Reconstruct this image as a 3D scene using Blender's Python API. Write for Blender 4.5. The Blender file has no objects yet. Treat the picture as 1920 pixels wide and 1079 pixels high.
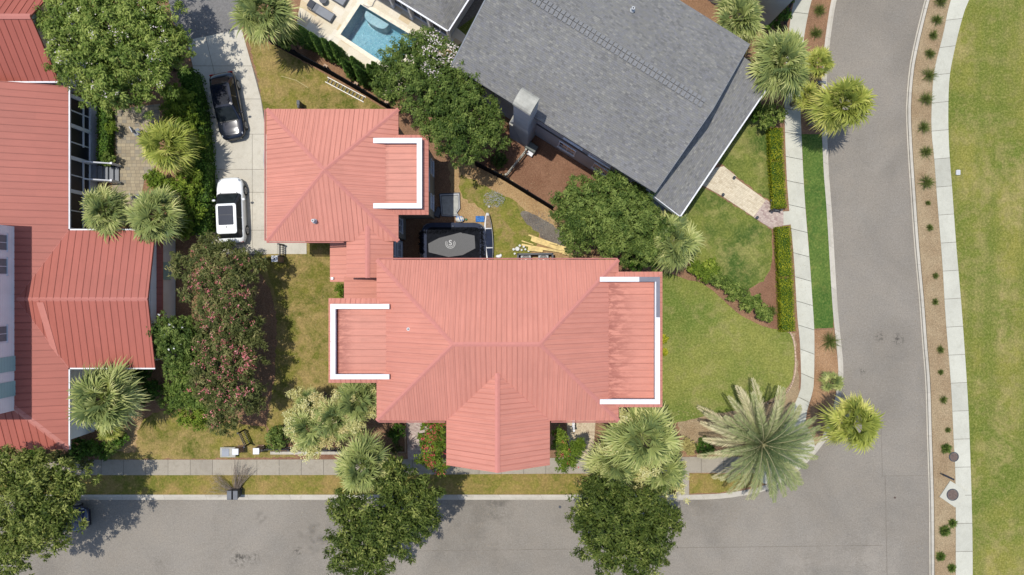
import bpy, math, random
import numpy as np
from mathutils import Vector, Matrix
from mathutils.geometry import tessellate_polygon
RD = random.Random(11); NR = np.random.default_rng(11)
S = bpy.context.scene; COL = S.collection
# ------------------------------------------------------------------ camera, sky, sun, exposure
H, F = 49.0, 1280.0
cam = bpy.data.cameras.new('camera'); co = bpy.data.objects.new('camera', cam); COL.objects.link(co)
cam.sensor_width = 36.0; cam.lens = 24.0; cam.clip_start = 1.0; cam.clip_end = 900.0
co.location = (0, 0, H); S.camera = co
TOSUN = Vector((-0.19, 0.10, 1.0)).normalized()
W = bpy.data.worlds.new('World'); S.world = W; W.use_nodes = True
wt = W.node_tree; sky = wt.nodes.new('ShaderNodeTexSky'); sky.sky_type = 'NISHITA'; sky.sun_disc = False
sky.sun_elevation = math.asin(TOSUN.z); sky.sun_rotation = math.atan2(TOSUN.x, TOSUN.y)
bg = wt.nodes['Background']; wt.links.new(sky.outputs[0], bg.inputs[0]); bg.inputs[1].default_value = 0.145
sl = bpy.data.lights.new('sun', 'SUN'); sl.energy = 3.4; sl.angle = math.radians(0.5); sl.color = (1.0, 0.96, 0.89)
so = bpy.data.objects.new('sun', sl); COL.objects.link(so); so.location = (-8, 5, 60)
so.rotation_euler = (-TOSUN).to_track_quat('-Z', 'Y').to_euler()
S.view_settings.view_transform = 'Standard'; S.view_settings.look = 'None'
S.view_settings.gamma = 1.0; S.view_settings.exposure = 0.35; S.view_settings.use_curve_mapping = False

def P(px, py, z=0.0):
    k = (H - z) / F
    return ((px - 960) * k, (539.5 - py) * k)
def P3(px, py, z=0.0):
    x, y = P(px, py, z); return Vector((x, y, z))
def K(z): return (H - z) / F

# ------------------------------------------------------------------ object helpers
def tag(o, label=None, cat=None, group=None, kind=None):
    if label: o['label'] = label
    if cat: o['category'] = cat
    if group: o['group'] = group
    if kind: o['kind'] = kind
    return o
def thing(name, label, cat, loc, group=None, rz=0.0):
    o = bpy.data.objects.new(name, None); COL.objects.link(o); o.empty_display_size = 0.3
    o.location = loc; o.rotation_euler = (0, 0, rz)
    return tag(o, label, cat, group)
def link(name, me, parent=None, local=False):
    o = bpy.data.objects.new(name, me); COL.objects.link(o)
    if parent is not None: o.parent = parent
    return o
def dup(root, loc, label=None, rz=0.0, group=None, scale=None):
    def rec(o, par):
        c = o.copy(); COL.objects.link(c)
        if par is not None: c.parent = par
        for ch in list(o.children): rec(ch, c)
        return c
    r = rec(root, None); r.location = loc; r.rotation_euler = (0, 0, rz)
    if scale: r.scale = scale
    if label: r['label'] = label
    if group: r['group'] = group
    return r
ORD = ['first','second','third','fourth','fifth','sixth','seventh','eighth','ninth','tenth','eleventh','twelfth','thirteenth',
 'fourteenth','fifteenth','sixteenth','seventeenth','eighteenth','nineteenth','twentieth','twenty-first','twenty-second','twenty-third','twenty-fourth']

class MB:
    def __init__(s): s.v = []; s.f = []; s.m = []; s.uv = []; s.t = []
    def poly(s, pts, m=0, uv=None, t=0.5):
        b = len(s.v); s.v += [tuple(p) for p in pts]; s.f.append(tuple(range(b, b + len(pts)))); s.m.append(m)
        s.uv.append(uv); s.t.append(t)
    def mesh(s, vs, fs, m=0, t=0.5):
        b = len(s.v); s.v += [tuple(p) for p in vs]
        for f in fs: s.f.append(tuple(i + b for i in f)); s.m.append(m); s.uv.append(None); s.t.append(t)
    def hexa(s, c, m=0, t=0.5):   # 8 corners: bottom 4 ccw, top 4 ccw
        s.mesh(c, [(3,2,1,0),(4,5,6,7),(0,1,5,4),(1,2,6,5),(2,3,7,6),(3,0,4,7)], m, t)
    def box(s, c, d, rz=0.0, m=0, t=0.5):
        hx, hy, hz = d[0]/2, d[1]/2, d[2]/2; ca, sa = math.cos(rz), math.sin(rz); o = []
        for z in (-hz, hz):
            for x, y in ((-hx,-hy),(hx,-hy),(hx,hy),(-hx,hy)):
                o.append((c[0]+x*ca-y*sa, c[1]+x*sa+y*ca, c[2]+z))
        s.hexa(o, m, t)
    def bb(s, x0, x1, y0, y1, z0, z1, m=0, t=0.5): s.box(((x0+x1)/2,(y0+y1)/2,(z0+z1)/2),(abs(x1-x0),abs(y1-y0),abs(z1-z0)),0,m,t)
    def bevbox(s, c, d, b, rz=0.0, m=0):
        hx, hy, hz = d[0]/2, d[1]/2, d[2]/2; ca, sa = math.cos(rz), math.sin(rz); rings = []
        for z, i in ((-hz, b), (-hz+b, 0), (hz-b, 0), (hz, b)):
            r = []
            for x, y in ((-hx+b+i*0,-hy+i),(hx-b,-hy+i),(hx-i,-hy+b),(hx-i,hy-b),(hx-b,hy-i),(-hx+b,hy-i),(-hx+i,hy-b),(-hx+i,-hy+b)):
                r.append((c[0]+x*ca-y*sa, c[1]+x*sa+y*ca, c[2]+z))
            rings.append(r)
        s.loft(rings, m, True)
    def loft(s, rings, m=0, caps=True, t=0.5):
        n = len(rings[0]); vs = [p for r in rings for p in r]; fs = []
        for i in range(len(rings)-1):
            for j in range(n):
                k = (j+1) % n; fs.append((i*n+j, i*n+k, (i+1)*n+k, (i+1)*n+j))
        if caps:
            fs.append(tuple(reversed(range(n)))); fs.append(tuple(range((len(rings)-1)*n, len(rings)*n)))
        s.mesh(vs, fs, m, t)
    def cyl(s, p0, p1, r0, r1=None, n=8, m=0, t=0.5, caps=True):
        r1 = r0 if r1 is None else r1; s.tube([p0, p1], [r0, r1], n, m, t, caps)
    def tube(s, path, rs, n=8, m=0, t=0.5, caps=True):
        path = [Vector(p) for p in path]; rings = []
        if not isinstance(rs, (list, tuple)): rs = [rs]*len(path)
        for i, p in enumerate(path):
            d = (path[min(i+1, len(path)-1)] - path[max(i-1, 0)])
            d = d.normalized() if d.length > 1e-9 else Vector((0,0,1))
            a = Vector((1,0,0)) if abs(d.x) < 0.8 else Vector((0,1,0))
            u = d.cross(a).normalized(); w = d.cross(u).normalized()
            if i and (u.dot(pu) < 0): pass
            pu = u
            rings.append([tuple(p + (u*math.cos(2*math.pi*k/n) + w*math.sin(2*math.pi*k/n))*rs[i]) for k in range(n)])
        s.loft(rings, m, caps, t)
    def lathe(s, c, prof, n=16, m=0, t=0.5):
        s.loft([[(c[0]+r*math.cos(2*math.pi*k/n), c[1]+r*math.sin(2*math.pi*k/n), c[2]+z) for k in range(n)] for r, z in prof], m, True, t)
    def ell(s, c, r, n=12, k=7, m=0, t=0.5):
        rings = []
        for i in range(k):
            a = -math.pi/2 + math.pi*(i+0.5)/k
            rings.append([(c[0]+r[0]*math.cos(a)*math.cos(2*math.pi*j/n), c[1]+r[1]*math.cos(a)*math.sin(2*math.pi*j/n), c[2]+r[2]*math.sin(a)) for j in range(n)])
        s.loft(rings, m, True, t)
    def prism(s, pts, z0, z1, m=0, t=0.5):
        n = len(pts); tri = tessellate_polygon([[Vector((p[0], p[1], 0)) for p in pts]])
        vs = [(p[0], p[1], z1) for p in pts] + [(p[0], p[1], z0) for p in pts]
        fs = [tuple(x) for x in tri] + [tuple(i+n for i in reversed(x)) for x in tri]
        fs += [(i, (i+1) % n, (i+1) % n+n, i+n) for i in range(n)]
        s.mesh(vs, fs, m, t)
    def build(s, name, mats, parent=None, smooth=False, fix=True, kind=None):
        me = bpy.data.meshes.new(name); off = Vector((0,0,0)); ca, sa = 1, 0
        if parent is not None:
            q = parent
            while q is not None:
                off = off + Vector(q.location); q = q.parent
            me.from_pydata([(p[0]-off.x, p[1]-off.y, p[2]-off.z) for p in s.v], [], s.f)
        else: me.from_pydata(s.v, [], s.f)
        if not isinstance(mats, (list, tuple)): mats = [mats]
        for m in mats: me.materials.append(m)
        me.polygons.foreach_set('material_index', s.m)
        if any(u is not None for u in s.uv):
            ul = me.uv_layers.new(name='UVMap'); k = 0
            for f, u in zip(s.f, s.uv):
                for j in range(len(f)):
                    if u is not None: ul.data[k].uv = u[j]
                    k += 1
        a = me.attributes.new('tint', 'FLOAT', 'FACE'); a.data.foreach_set('value', s.t)
        if smooth: me.polygons.foreach_set('use_smooth', [True]*len(s.f))
        if fix and all(u is None for u in s.uv):
            import bmesh
            bm = bmesh.new(); bm.from_mesh(me); bmesh.ops.recalc_face_normals(bm, faces=bm.faces); bm.to_mesh(me); bm.free()
        me.update()
        o = link(name, me, parent)
        if kind: o['kind'] = kind
        return o

# ------------------------------------------------------------------ materials
class NT:
    def __init__(s, name):
        s.m = bpy.data.materials.new(name); s.m.use_nodes = True; s.t = s.m.node_tree; s.b = s.t.nodes['Principled BSDF']
        s.o = s.t.nodes['Material Output']
    def n(s, typ, **k):
        x = s.t.nodes.new('ShaderNode'+typ)
        for a, b in k.items(): setattr(x, a, b)
        return x
    def l(s, a, b): s.t.links.new(a, b)
    def val(s, x, inp):
        if hasattr(x, 'links'): s.l(x, inp)
        else: inp.default_value = x
    def math(s, op, a, b=0.0, c=None):
        x = s.n('Math', operation=op); s.val(a, x.inputs[0]); s.val(b, x.inputs[1])
        if c is not None: s.val(c, x.inputs[2])
        return x.outputs[0]
    def mix(s, f, a, b, typ='MIX'):
        x = s.n('Mix', data_type='RGBA', blend_type=typ, clamp_factor=True)
        s.val(f, x.inputs[0])
        for v, i in ((a, 6), (b, 7)):
            if hasattr(v, 'links'): s.l(v, x.inputs[i])
            else: x.inputs[i].default_value = (v[0], v[1], v[2], 1)
        return x.outputs[2]
    def noise(s, vec, scale, detail=4, rough=0.55, dist=0.0):
        x = s.n('TexNoise'); x.inputs['Scale'].default_value = scale; x.inputs['Detail'].default_value = detail
        x.inputs['Roughness'].default_value = rough; x.inputs['Distortion'].default_value = dist
        if vec is not None: s.l(vec, x.inputs['Vector'])
        return x.outputs['Fac']
    def ramp(s, f, a, b, x0=0.0, x1=1.0):
        x = s.n('MapRange'); x.inputs[1].default_value = a; x.inputs[2].default_value = b
        x.inputs[3].default_value = x0; x.inputs[4].default_value = x1; s.l(f, x.inputs[0]); return x.outputs[0]
    def pos(s): return s.n('NewGeometry').outputs['Position']
    def scalev(s, vec, sc, rz=0.0):
        x = s.n('Mapping'); x.inputs['Scale'].default_value = sc; x.inputs['Rotation'].default_value = (0, 0, rz); s.l(vec, x.inputs[0]); return x.outputs[0]
    def sep(s, vec):
        x = s.n('SeparateXYZ'); s.l(vec, x.inputs[0]); return x.outputs
    def comb(s, a, b, c=0.0):
        x = s.n('CombineXYZ')
        for v, i in ((a,0),(b,1),(c,2)): s.val(v, x.inputs[i])
        return x.outputs[0]
    def attr(s, name):
        x = s.n('Attribute'); x.attribute_name = name; return x.outputs['Fac']
    def wn(s, vec):
        x = s.n('TexWhiteNoise', noise_dimensions='3D'); s.l(vec, x.inputs[0]); return x.outputs
    def col(s, c):
        if hasattr(c, 'links'): s.l(c, s.b.inputs['Base Color'])
        else: s.b.inputs['Base Color'].default_value = (c[0], c[1], c[2], 1)
    def bump(s, h, dist=0.02, strength=0.6):
        x = s.n('Bump'); x.inputs['Distance'].default_value = dist; x.inputs['Strength'].default_value = strength
        s.l(h, x.inputs['Height']); s.l(x.outputs[0], s.b.inputs['Normal'])
    def rough(s, r, spec=0.3): s.val(r, s.b.inputs['Roughness']); s.b.inputs['Specular IOR Level'].default_value = spec

def plain(name, c, rough=0.6, metal=0.0, var=0.12, scale=3.0, spec=0.4, coat=0.0):
    n = NT(name); p = n.pos(); f = n.noise(p, scale, 5)
    g = n.ramp(f, 0.3, 0.7, 1-var, 1+var); v = n.n('VectorMath', operation='SCALE'); v.inputs[0].default_value = c; n.l(g, v.inputs[3])
    n.l(v.outputs[0], n.b.inputs['Base Color']); n.rough(rough, spec); n.b.inputs['Metallic'].default_value = metal
    n.b.inputs['Coat Weight'].default_value = coat; n.b.inputs['Coat Roughness'].default_value = 0.05
    return n.m

def grass(name, green, light, tan, tan_lo=0.5, tan_hi=0.7, lg_scale=0.35, seed=0.0, stripe=0.0, fine=7.0):
    n = NT(name); p0 = n.pos(); a = n.n('VectorMath', operation='ADD'); a.inputs[1].default_value = (seed*13.7, seed*7.3, 0); n.l(p0, a.inputs[0]); p = a.outputs[0]
    lg = n.noise(p, lg_scale, 6, 0.6, 0.4); md = n.noise(p, 1.6, 5, 0.62, 0.3); fi = n.noise(p, fine, 4, 0.7); vf = n.noise(p, 13, 3, 0.75)
    c = n.mix(n.ramp(lg, 0.38, 0.60), green, light)
    tm = n.math('ADD', n.math('MULTIPLY', n.noise(p, lg_scale*1.9, 5, 0.65, 0.8), 0.6), n.math('MULTIPLY', md, 0.42))
    c = n.mix(n.ramp(tm, tan_lo, tan_hi), c, tan)
    if stripe:
        xs = n.sep(p)[0]; w = n.noise(n.comb(n.math('MULTIPLY', xs, 0.75), n.math('MULTIPLY', n.sep(p)[1], 0.06)), 0.8, 4, 0.6)
        c = n.mix(n.ramp(w, 0.4, 0.62, 0, stripe), c, green)
    c = n.mix(n.ramp(md, 0.3, 0.7, 0.0, 0.42), c, tuple(x*0.62 for x in green))
    c = n.mix(n.ramp(fi, 0.45, 0.8, 0.0, 0.32), c, tuple(x*1.3 for x in tan))
    g = n.ramp(n.math('ADD', n.math('MULTIPLY', fi, 0.5), n.math('MULTIPLY', vf, 0.5)), 0.32, 0.68, 0.68, 1.32)
    c = n.mix(1.0, c, n.comb(g, g, g), 'MULTIPLY')
    n.col(c); n.rough(0.9, 0.1); n.bump(vf, 0.05, 0.7); return n.m

def mulch(name, a, b, chip, scale=1.0, chipamt=0.66):
    n = NT(name); p = n.pos(); lg = n.noise(p, 0.5, 5, 0.6, 0.3); fi = n.noise(p, 9*scale, 5, 0.75); vf = n.noise(p, 14*scale, 4, 0.8)
    vo = n.n('TexVoronoi'); vo.inputs['Scale'].default_value = 22*scale; n.l(p, vo.inputs['Vector'])
    c = n.mix(n.ramp(lg, 0.35, 0.65), a, b); c = n.mix(n.ramp(fi, chipamt-0.1, chipamt+0.12, 0, 0.8), c, chip)
    c = n.mix(n.ramp(vo.outputs['Distance'], 0.0, 0.5, 0.5, 0.0), c, tuple(x*0.45 for x in a))
    g = n.ramp(vf, 0.3, 0.7, 0.6, 1.4); c = n.mix(1.0, c, n.comb(g, g, g), 'MULTIPLY')
    n.col(c); n.rough(0.95, 0.05); n.bump(vf, 0.06, 0.8); return n.m

def asphalt(name, base, spots=()):
    n = NT(name); p = n.pos(); vf = n.noise(p, 12, 4, 0.85); md = n.noise(p, 6, 4, 0.6); lg = n.noise(p, 0.14, 5, 0.6, 0.6); l2 = n.noise(p, 0.6, 5, 0.65, 0.5)
    c = n.mix(n.ramp(lg, 0.35, 0.65), tuple(x*0.86 for x in base), tuple(x*1.13 for x in base))
    c = n.mix(n.ramp(n.noise(n.scalev(p,(1,1,1),0.5), 0.33, 6, 0.7, 1.0), 0.5, 0.72, 0, 0.3), c, tuple(x*0.7 for x in base)); c = n.mix(n.ramp(n.noise(p, 19, 1, 0.5), 0.68, 0.76, 0, 0.5), c, (base[0]*1.9,base[1]*1.9,base[2]*1.9))
    c = n.mix(n.ramp(l2, 0.35, 0.7, 0, 0.35), c, (base[0]*1.22, base[1]*1.16, base[2]*1.08))
    g = n.ramp(vf, 0.3, 0.7, 0.78, 1.22); c = n.mix(1.0, c, n.comb(g, g, g), 'MULTIPLY')
    g2 = n.ramp(md, 0.3, 0.7, 0.93, 1.07); c = n.mix(1.0, c, n.comb(g2, g2, g2), 'MULTIPLY')
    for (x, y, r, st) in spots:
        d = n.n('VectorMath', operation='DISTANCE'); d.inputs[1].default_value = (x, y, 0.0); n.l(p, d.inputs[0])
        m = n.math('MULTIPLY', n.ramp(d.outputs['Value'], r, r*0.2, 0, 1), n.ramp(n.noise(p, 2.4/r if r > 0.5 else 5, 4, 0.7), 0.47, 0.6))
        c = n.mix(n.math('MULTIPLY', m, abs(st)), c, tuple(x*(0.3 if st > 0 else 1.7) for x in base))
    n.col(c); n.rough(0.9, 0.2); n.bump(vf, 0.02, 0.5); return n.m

def concrete(name, base, dirty=0.3, seams=None):
    n = NT(name); p = n.pos(); vf = n.noise(p, 26, 3, 0.7); lg = n.noise(p, 0.6, 6, 0.7, 0.5); st = n.noise(p, 2.2, 6, 0.72, 0.6)
    c = n.mix(n.ramp(lg, 0.35, 0.65), base, tuple(x*1.13 for x in base)); c = n.mix(n.ramp(st, 0.5, 0.72, 0, dirty), c, (base[0]*0.6, base[1]*0.56, base[2]*0.48))
    t = n.ramp(n.attr('tint'), 0, 1, 0.86, 1.14); g = n.math('MULTIPLY', n.ramp(vf, 0.3, 0.7, 0.9, 1.1), t)
    c = n.mix(1.0, c, n.comb(g, g, g), 'MULTIPLY'); n.col(c); n.rough(0.85, 0.2); n.bump(vf, 0.01, 0.3); return n.m

def pavers(name, cols, w, h, rz=0.0, grout=(0.2,0.17,0.13), gw=0.05, mixn=0.3, off=0.5):
    n = NT(name); p = n.scalev(n.pos(), (1,1,1), rz); X = n.sep(p); row = n.math('FLOOR', n.math('DIVIDE', X[1], h))
    u = n.math('ADD', n.math('DIVIDE', X[0], w), n.math('MULTIPLY', n.wn(n.comb(row, 3.0))[0], off)); cl = n.math('FLOOR', u)
    r = n.wn(n.comb(row, cl, 1.0))[0]; c = n.mix(n.ramp(r, 0.0, 0.5), cols[0], cols[1]); c = n.mix(n.ramp(r, 0.6, 0.95), c, cols[2])
    fu = n.math('FRACT', u); fv = n.math('FRACT', n.math('DIVIDE', X[1], h))
    e = n.math('MINIMUM', n.math('MULTIPLY', n.math('MINIMUM', fu, n.math('SUBTRACT', 1.0, fu)), w), n.math('MULTIPLY', n.math('MINIMUM', fv, n.math('SUBTRACT', 1.0, fv)), h))
    c = n.mix(n.ramp(e, 0.0, gw*h*2, 0.75, 0.0), c, grout); c = n.mix(n.ramp(n.noise(n.pos(), 1.2, 5, 0.7), 0.45, 0.7, 0, mixn), c, tuple(x*0.62 for x in cols[0]))
    vf = n.noise(n.pos(), 30, 3, 0.7); g = n.ramp(vf, 0.3, 0.7, 0.85, 1.15); c = n.mix(1.0, c, n.comb(g, g, g), 'MULTIPLY')
    n.col(c); n.rough(0.85, 0.2); return n.m

def seam_metal(name, base, spacing, streak=0.25, stain=None):
    n = NT(name); uv = n.n('UVMap').outputs[0]; X = n.sep(uv); u = n.math('DIVIDE', X[0], spacing); cell = n.math('FLOOR', u)
    fr = n.math('FRACT', u); e = n.math('MINIMUM', fr, n.math('SUBTRACT', 1.0, fr))
    r = n.wn(n.comb(cell, n.math('FLOOR', n.math('DIVIDE', X[1], 3.1)), 2.0))[0]
    g = n.ramp(r, 0, 1, 0.97, 1.03); p = n.pos()
    lg = n.noise(p, 0.35, 5, 0.6); g = n.math('MULTIPLY', g, n.ramp(lg, 0.3, 0.7, 0.95, 1.05))
    stv = n.noise(n.comb(n.math('MULTIPLY', X[0], 7.0), n.math('MULTIPLY', X[1], 0.7)), 1.0, 5, 0.65); g = n.math('MULTIPLY', g, n.ramp(stv, 0.3, 0.7, 1-streak*0.3, 1+streak*0.3))
    g = n.math('MULTIPLY', g, n.ramp(n.noise(p, 24, 3, 0.7), 0.3, 0.7, 0.965, 1.035))
    par = n.math('MODULO', n.math('ABSOLUTE', n.math('ROUND', u)), 2.0)
    line = n.math('MULTIPLY', n.ramp(e, 0.02, 0.11, 1.0, 0.0), n.math('ADD', 0.24, n.math('MULTIPLY', par, 0.2)))  # rib shadow and seam dirt put into the colour as dark lines
    pn = n.ramp(n.noise(n.comb(n.math('MULTIPLY', cell, 3.3), n.math('MULTIPLY', X[1], 0.5)), 1.0, 3), 0.3, 0.6, 0.7, 1.15)
    c = n.mix(1.0, base, n.comb(g, g, g), 'MULTIPLY'); c = n.mix(n.math('MULTIPLY', line, pn), c, (base[0]*0.4, base[1]*0.3, base[2]*0.3))
    if stain:
        x0, ln, yr = stain; Y = n.sep(p)
        d = n.math('SUBTRACT', Y[0], x0); d = n.math('MULTIPLY', d, 1.0 if ln > 0 else -1.0)
        gr = n.ramp(d, 0.0, abs(ln), 1.0, 0.0); z = n.ramp(d, -0.12, 0.0, 0.0, 1.0)
        sn = n.noise(n.comb(n.math('MULTIPLY', Y[0], 0.9), n.math('MULTIPLY', Y[1], 2.6)), 1.5, 6, 0.68, 0.4)
        k = n.math('MULTIPLY', n.math('MULTIPLY', gr, z), n.ramp(sn, 0.42, 0.56)); c = n.mix(n.math('MULTIPLY', k, 0.85), c, (base[0]*0.45, base[1]*0.3, base[2]*0.3))
        e2 = n.math('MULTIPLY', n.ramp(n.math('ABSOLUTE', d), 0.0, 0.13, 1.0, 0.0), n.ramp(n.noise(n.scalev(p, (1,1,1)), 5.0, 5, 0.7), 0.34, 0.5)); c = n.mix(n.math('MULTIPLY', e2, 0.85), c, (base[0]*0.5, base[1]*0.22, base[2]*0.18))
    n.col(c); n.rough(0.55, 0.3); n.bump(n.noise(p, 3.0, 2), 0.01, 0.15); return n.m

def shingles(name, ramp, w=0.21, h=0.12):
    n = NT(name); uv = n.n('UVMap').outputs[0]; X = n.sep(uv); row = n.math('FLOOR', n.math('DIVIDE', X[1], h))
    u = n.math('ADD', n.math('DIVIDE', X[0], w), n.math('MULTIPLY', n.wn(n.comb(row, 5.0))[0], 3.0)); cl = n.math('FLOOR', u)
    o = n.wn(n.comb(row, cl, 1.0)); r = o[0]
    cr = n.n('ValToRGB'); e = cr.color_ramp; e.interpolation = 'LINEAR'
    for i, c in enumerate(ramp):
        k = e.elements[i] if i < 2 else e.elements.new(0.0)
    for i, c in enumerate(ramp): e.elements[i].position = i/(len(ramp)-1.0) if i else 0.0; e.elements[i].color = (c[0], c[1], c[2], 1)
    n.l(r, cr.inputs[0]); c = cr.outputs[0]
    fu = n.math('FRACT', u); fv = n.math('FRACT', n.math('DIVIDE', X[1], h))
    c = n.mix(n.ramp(fv, 0.0, 0.22, 0.5, 0.0), c, tuple(x*0.5 for x in ramp[0])); c = n.mix(n.ramp(fu, 0.0, 0.1, 0.28, 0.0), c, tuple(x*0.5 for x in ramp[0]))
    p = n.pos(); g = n.math('MULTIPLY', n.ramp(n.noise(p, 16, 3, 0.85), 0.3, 0.7, 0.84, 1.16), n.ramp(n.noise(p, 0.3, 5), 0.3, 0.7, 0.93, 1.07))
    c = n.mix(1.0, c, n.comb(g, g, g), 'MULTIPLY'); n.col(c); n.rough(0.9, 0.15); n.bump(n.math('ADD', fv, n.math('MULTIPLY', r, 0.5)), 0.01, 0.5); return n.m

def leafmat(name, dark, mid, light, trans=0.3, rough=0.55):
    n = NT(name); t = n.attr('tint'); p = n.pos()
    t = n.math('ADD', n.math('MULTIPLY', t, 0.85), n.math('MULTIPLY', n.noise(p, 1.3, 3), 0.15))
    cr = n.n('ValToRGB'); e = cr.color_ramp; e.elements.new(0.5)
    for i, c in enumerate((dark, mid, light)): e.elements[i].position = (0.05, 0.5, 0.95)[i]; e.elements[i].color = (c[0], c[1], c[2], 1)
    n.l(t, cr.inputs[0]); n.col(cr.outputs[0]); n.rough(rough, 0.12)
    tr = n.n('BsdfTranslucent'); n.l(n.mix(1.0, cr.outputs[0], (1.15, 1.2, 0.6), 'MULTIPLY'), tr.inputs[0])
    ms = n.n('MixShader'); ms.inputs[0].default_value = trans; n.l(n.b.outputs[0], ms.inputs[1]); n.l(tr.outputs[0], ms.inputs[2]); n.l(ms.outputs[0], n.o.inputs[0])
    return n.m

def siding(name, base, sp=0.16):
    n = NT(name); p = n.pos(); z = n.math('FRACT', n.math('DIVIDE', n.sep(p)[2], sp)); c = n.mix(n.ramp(z, 0.0, 0.14, 0.45, 0.0), base, tuple(x*0.45 for x in base))
    g = n.ramp(n.noise(p, 0.8, 5), 0.3, 0.7, 0.93, 1.07); c = n.mix(1.0, c, n.comb(g, g, g), 'MULTIPLY'); n.col(c); n.rough(0.6, 0.3); n.bump(z, 0.015, 0.6); return n.m

M = {}
RED = (0.485, 0.198, 0.145); RED2 = (0.308, 0.088, 0.062)
M['roof'] = seam_metal('red_standing_seam', RED, 0.30)
M['roof_flat'] = seam_metal('red_flat_roof', (0.435,0.168,0.118), 0.42, 0.35)
M['roof_flat_r'] = seam_metal('red_flat_roof_stained', (0.435,0.168,0.118), 0.42, 0.35, (5.80, 1.9, 0))
M['roof_flat_l'] = seam_metal('red_flat_roof_puddled', (0.435,0.168,0.118), 0.42, 0.35, (-10.6, 1.1, 0))
M['roof_flat_g'] = seam_metal('red_flat_roof_garage', (0.435,0.168,0.118), 0.42, 0.35, (-8.15, 0.5, 0))
M['cap'] = plain('red_ridge_metal', (0.47,0.183,0.145), 0.5, 0, 0.05)
M['roof2'] = seam_metal('dark_red_seam', RED2, 0.46)
M['cap2'] = plain('dark_red_ridge', (0.40,0.145,0.112), 0.5, 0, 0.05)
M['shingle'] = shingles('grey_shingles', [(0.128,0.125,0.12),(0.163,0.160,0.155),(0.172,0.167,0.150),(0.160,0.158,0.162),(0.212,0.205,0.183)])
M['white'] = plain('white_parapet', (0.60,0.60,0.605), 0.6, 0, 0.10, 1.2)
M['trim'] = plain('white_trim', (0.62,0.63,0.66), 0.5, 0, 0.06)
M['membrane'] = plain('grey_membrane', (0.13,0.13,0.155), 0.6, 0, 0.08)
M['wall_beige'] = siding('beige_siding', (0.30,0.28,0.23))
M['wall_grey'] = siding('grey_siding', (0.36,0.38,0.41))
M['wall_white'] = siding('white_siding', (0.76,0.78,0.80))
M['teal'] = siding('teal_shutter', (0.28,0.46,0.46), 0.25)
M['glass'] = plain('dark_window_glass', (0.02,0.025,0.035), 0.08, 0, 0.05, 3, 0.6)
M['screen'] = plain('dark_screen', (0.012,0.013,0.018), 0.5, 0, 0.2)
M['stucco'] = plain('grey_stucco', (0.25,0.265,0.29), 0.8, 0, 0.1, 1.5)
M['stucco_cap'] = plain('weathered_stucco', (0.33,0.32,0.275), 0.85, 0, 0.2, 2.5)
M['concrete'] = concrete('sidewalk_concrete', (0.39,0.38,0.315), 0.25)
M['walk2'] = concrete('weathered_concrete', (0.265,0.234,0.185), 0.4)
M['drive'] = concrete('driveway_concrete', (0.42,0.39,0.325), 0.3)
M['curb'] = concrete('kerb_concrete', (0.37,0.34,0.285), 0.4)
M['joint'] = plain('joint_dirt', (0.13,0.115,0.095), 0.95, 0, 0.3)
M['iron'] = plain('black_iron', (0.012,0.012,0.015), 0.5, 0.0, 0.2)
M['black'] = plain('black_plastic', (0.015,0.016,0.02), 0.45, 0, 0.15)
M['dgrey'] = plain('dark_grey', (0.045,0.05,0.06), 0.55, 0, 0.15)
M['mgrey'] = plain('mid_grey', (0.16,0.17,0.185), 0.6, 0, 0.1)
M['lgrey'] = plain('light_grey', (0.40,0.41,0.42), 0.5, 0, 0.1)
M['alu'] = plain('worn_aluminium', (0.50,0.48,0.43), 0.5, 0.2, 0.2, 8)
M['wood'] = plain('fresh_lumber', (0.56,0.42,0.17), 0.7, 0, 0.25, 4)
M['woodold'] = plain('weathered_wood', (0.23,0.17,0.12), 0.85, 0, 0.3, 6)
M['brick'] = pavers('brick', [(0.32,0.2,0.14),(0.24,0.15,0.11),(0.4,0.3,0.22)], 0.2, 0.08)
M['blue'] = plain('blue_cloth', (0.05,0.16,0.40), 0.8, 0, 0.25)
M['navy'] = plain('navy_pad', (0.010,0.017,0.04), 0.75, 0, 0.25)
M['bark'] = plain('bark', (0.13,0.10,0.075), 0.95, 0, 0.3, 8)
M['palmbark'] = plain('palm_bark', (0.20,0.165,0.12), 0.95, 0, 0.35, 10)
M['dead'] = plain('dead_twigs', (0.20,0.16,0.13), 0.95, 0, 0.3, 8)
M['rust'] = plain('rusty_iron', (0.125,0.09,0.075), 0.8, 0.2, 0.25, 9)
M['pink'] = leafmat('pink_blossom', (0.40,0.09,0.10),(0.58,0.17,0.18),(0.70,0.32,0.32), 0.25)
M['red_bl'] = leafmat('red_blossom', (0.32,0.04,0.045),(0.48,0.08,0.08),(0.60,0.16,0.14), 0.25)
M['palebl'] = leafmat('pale_blossom', (0.55,0.46,0.44),(0.72,0.63,0.60),(0.85,0.78,0.76), 0.25)
M['whitebl'] = leafmat('white_blossom', (0.75,0.75,0.7),(0.8,0.8,0.76),(0.86,0.86,0.8), 0.2)
M['cream'] = leafmat('cream_plume', (0.40,0.37,0.12),(0.58,0.54,0.24),(0.76,0.72,0.44), 0.3)
M['tan_plume'] = leafmat('tan_plume', (0.38,0.33,0.12),(0.54,0.46,0.20),(0.70,0.62,0.34), 0.3)
M['leaf_myrtle'] = leafmat('myrtle_leaf', (0.045,0.080,0.014),(0.125,0.185,0.034),(0.34,0.39,0.10))
M['leaf_dark'] = leafmat('dark_leaf', (0.024,0.050,0.010),(0.082,0.125,0.024),(0.23,0.285,0.07), 0.22)
M['leaf_oak'] = leafmat('street_tree_leaf', (0.027,0.048,0.009),(0.105,0.14,0.026),(0.34,0.36,0.10))
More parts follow.
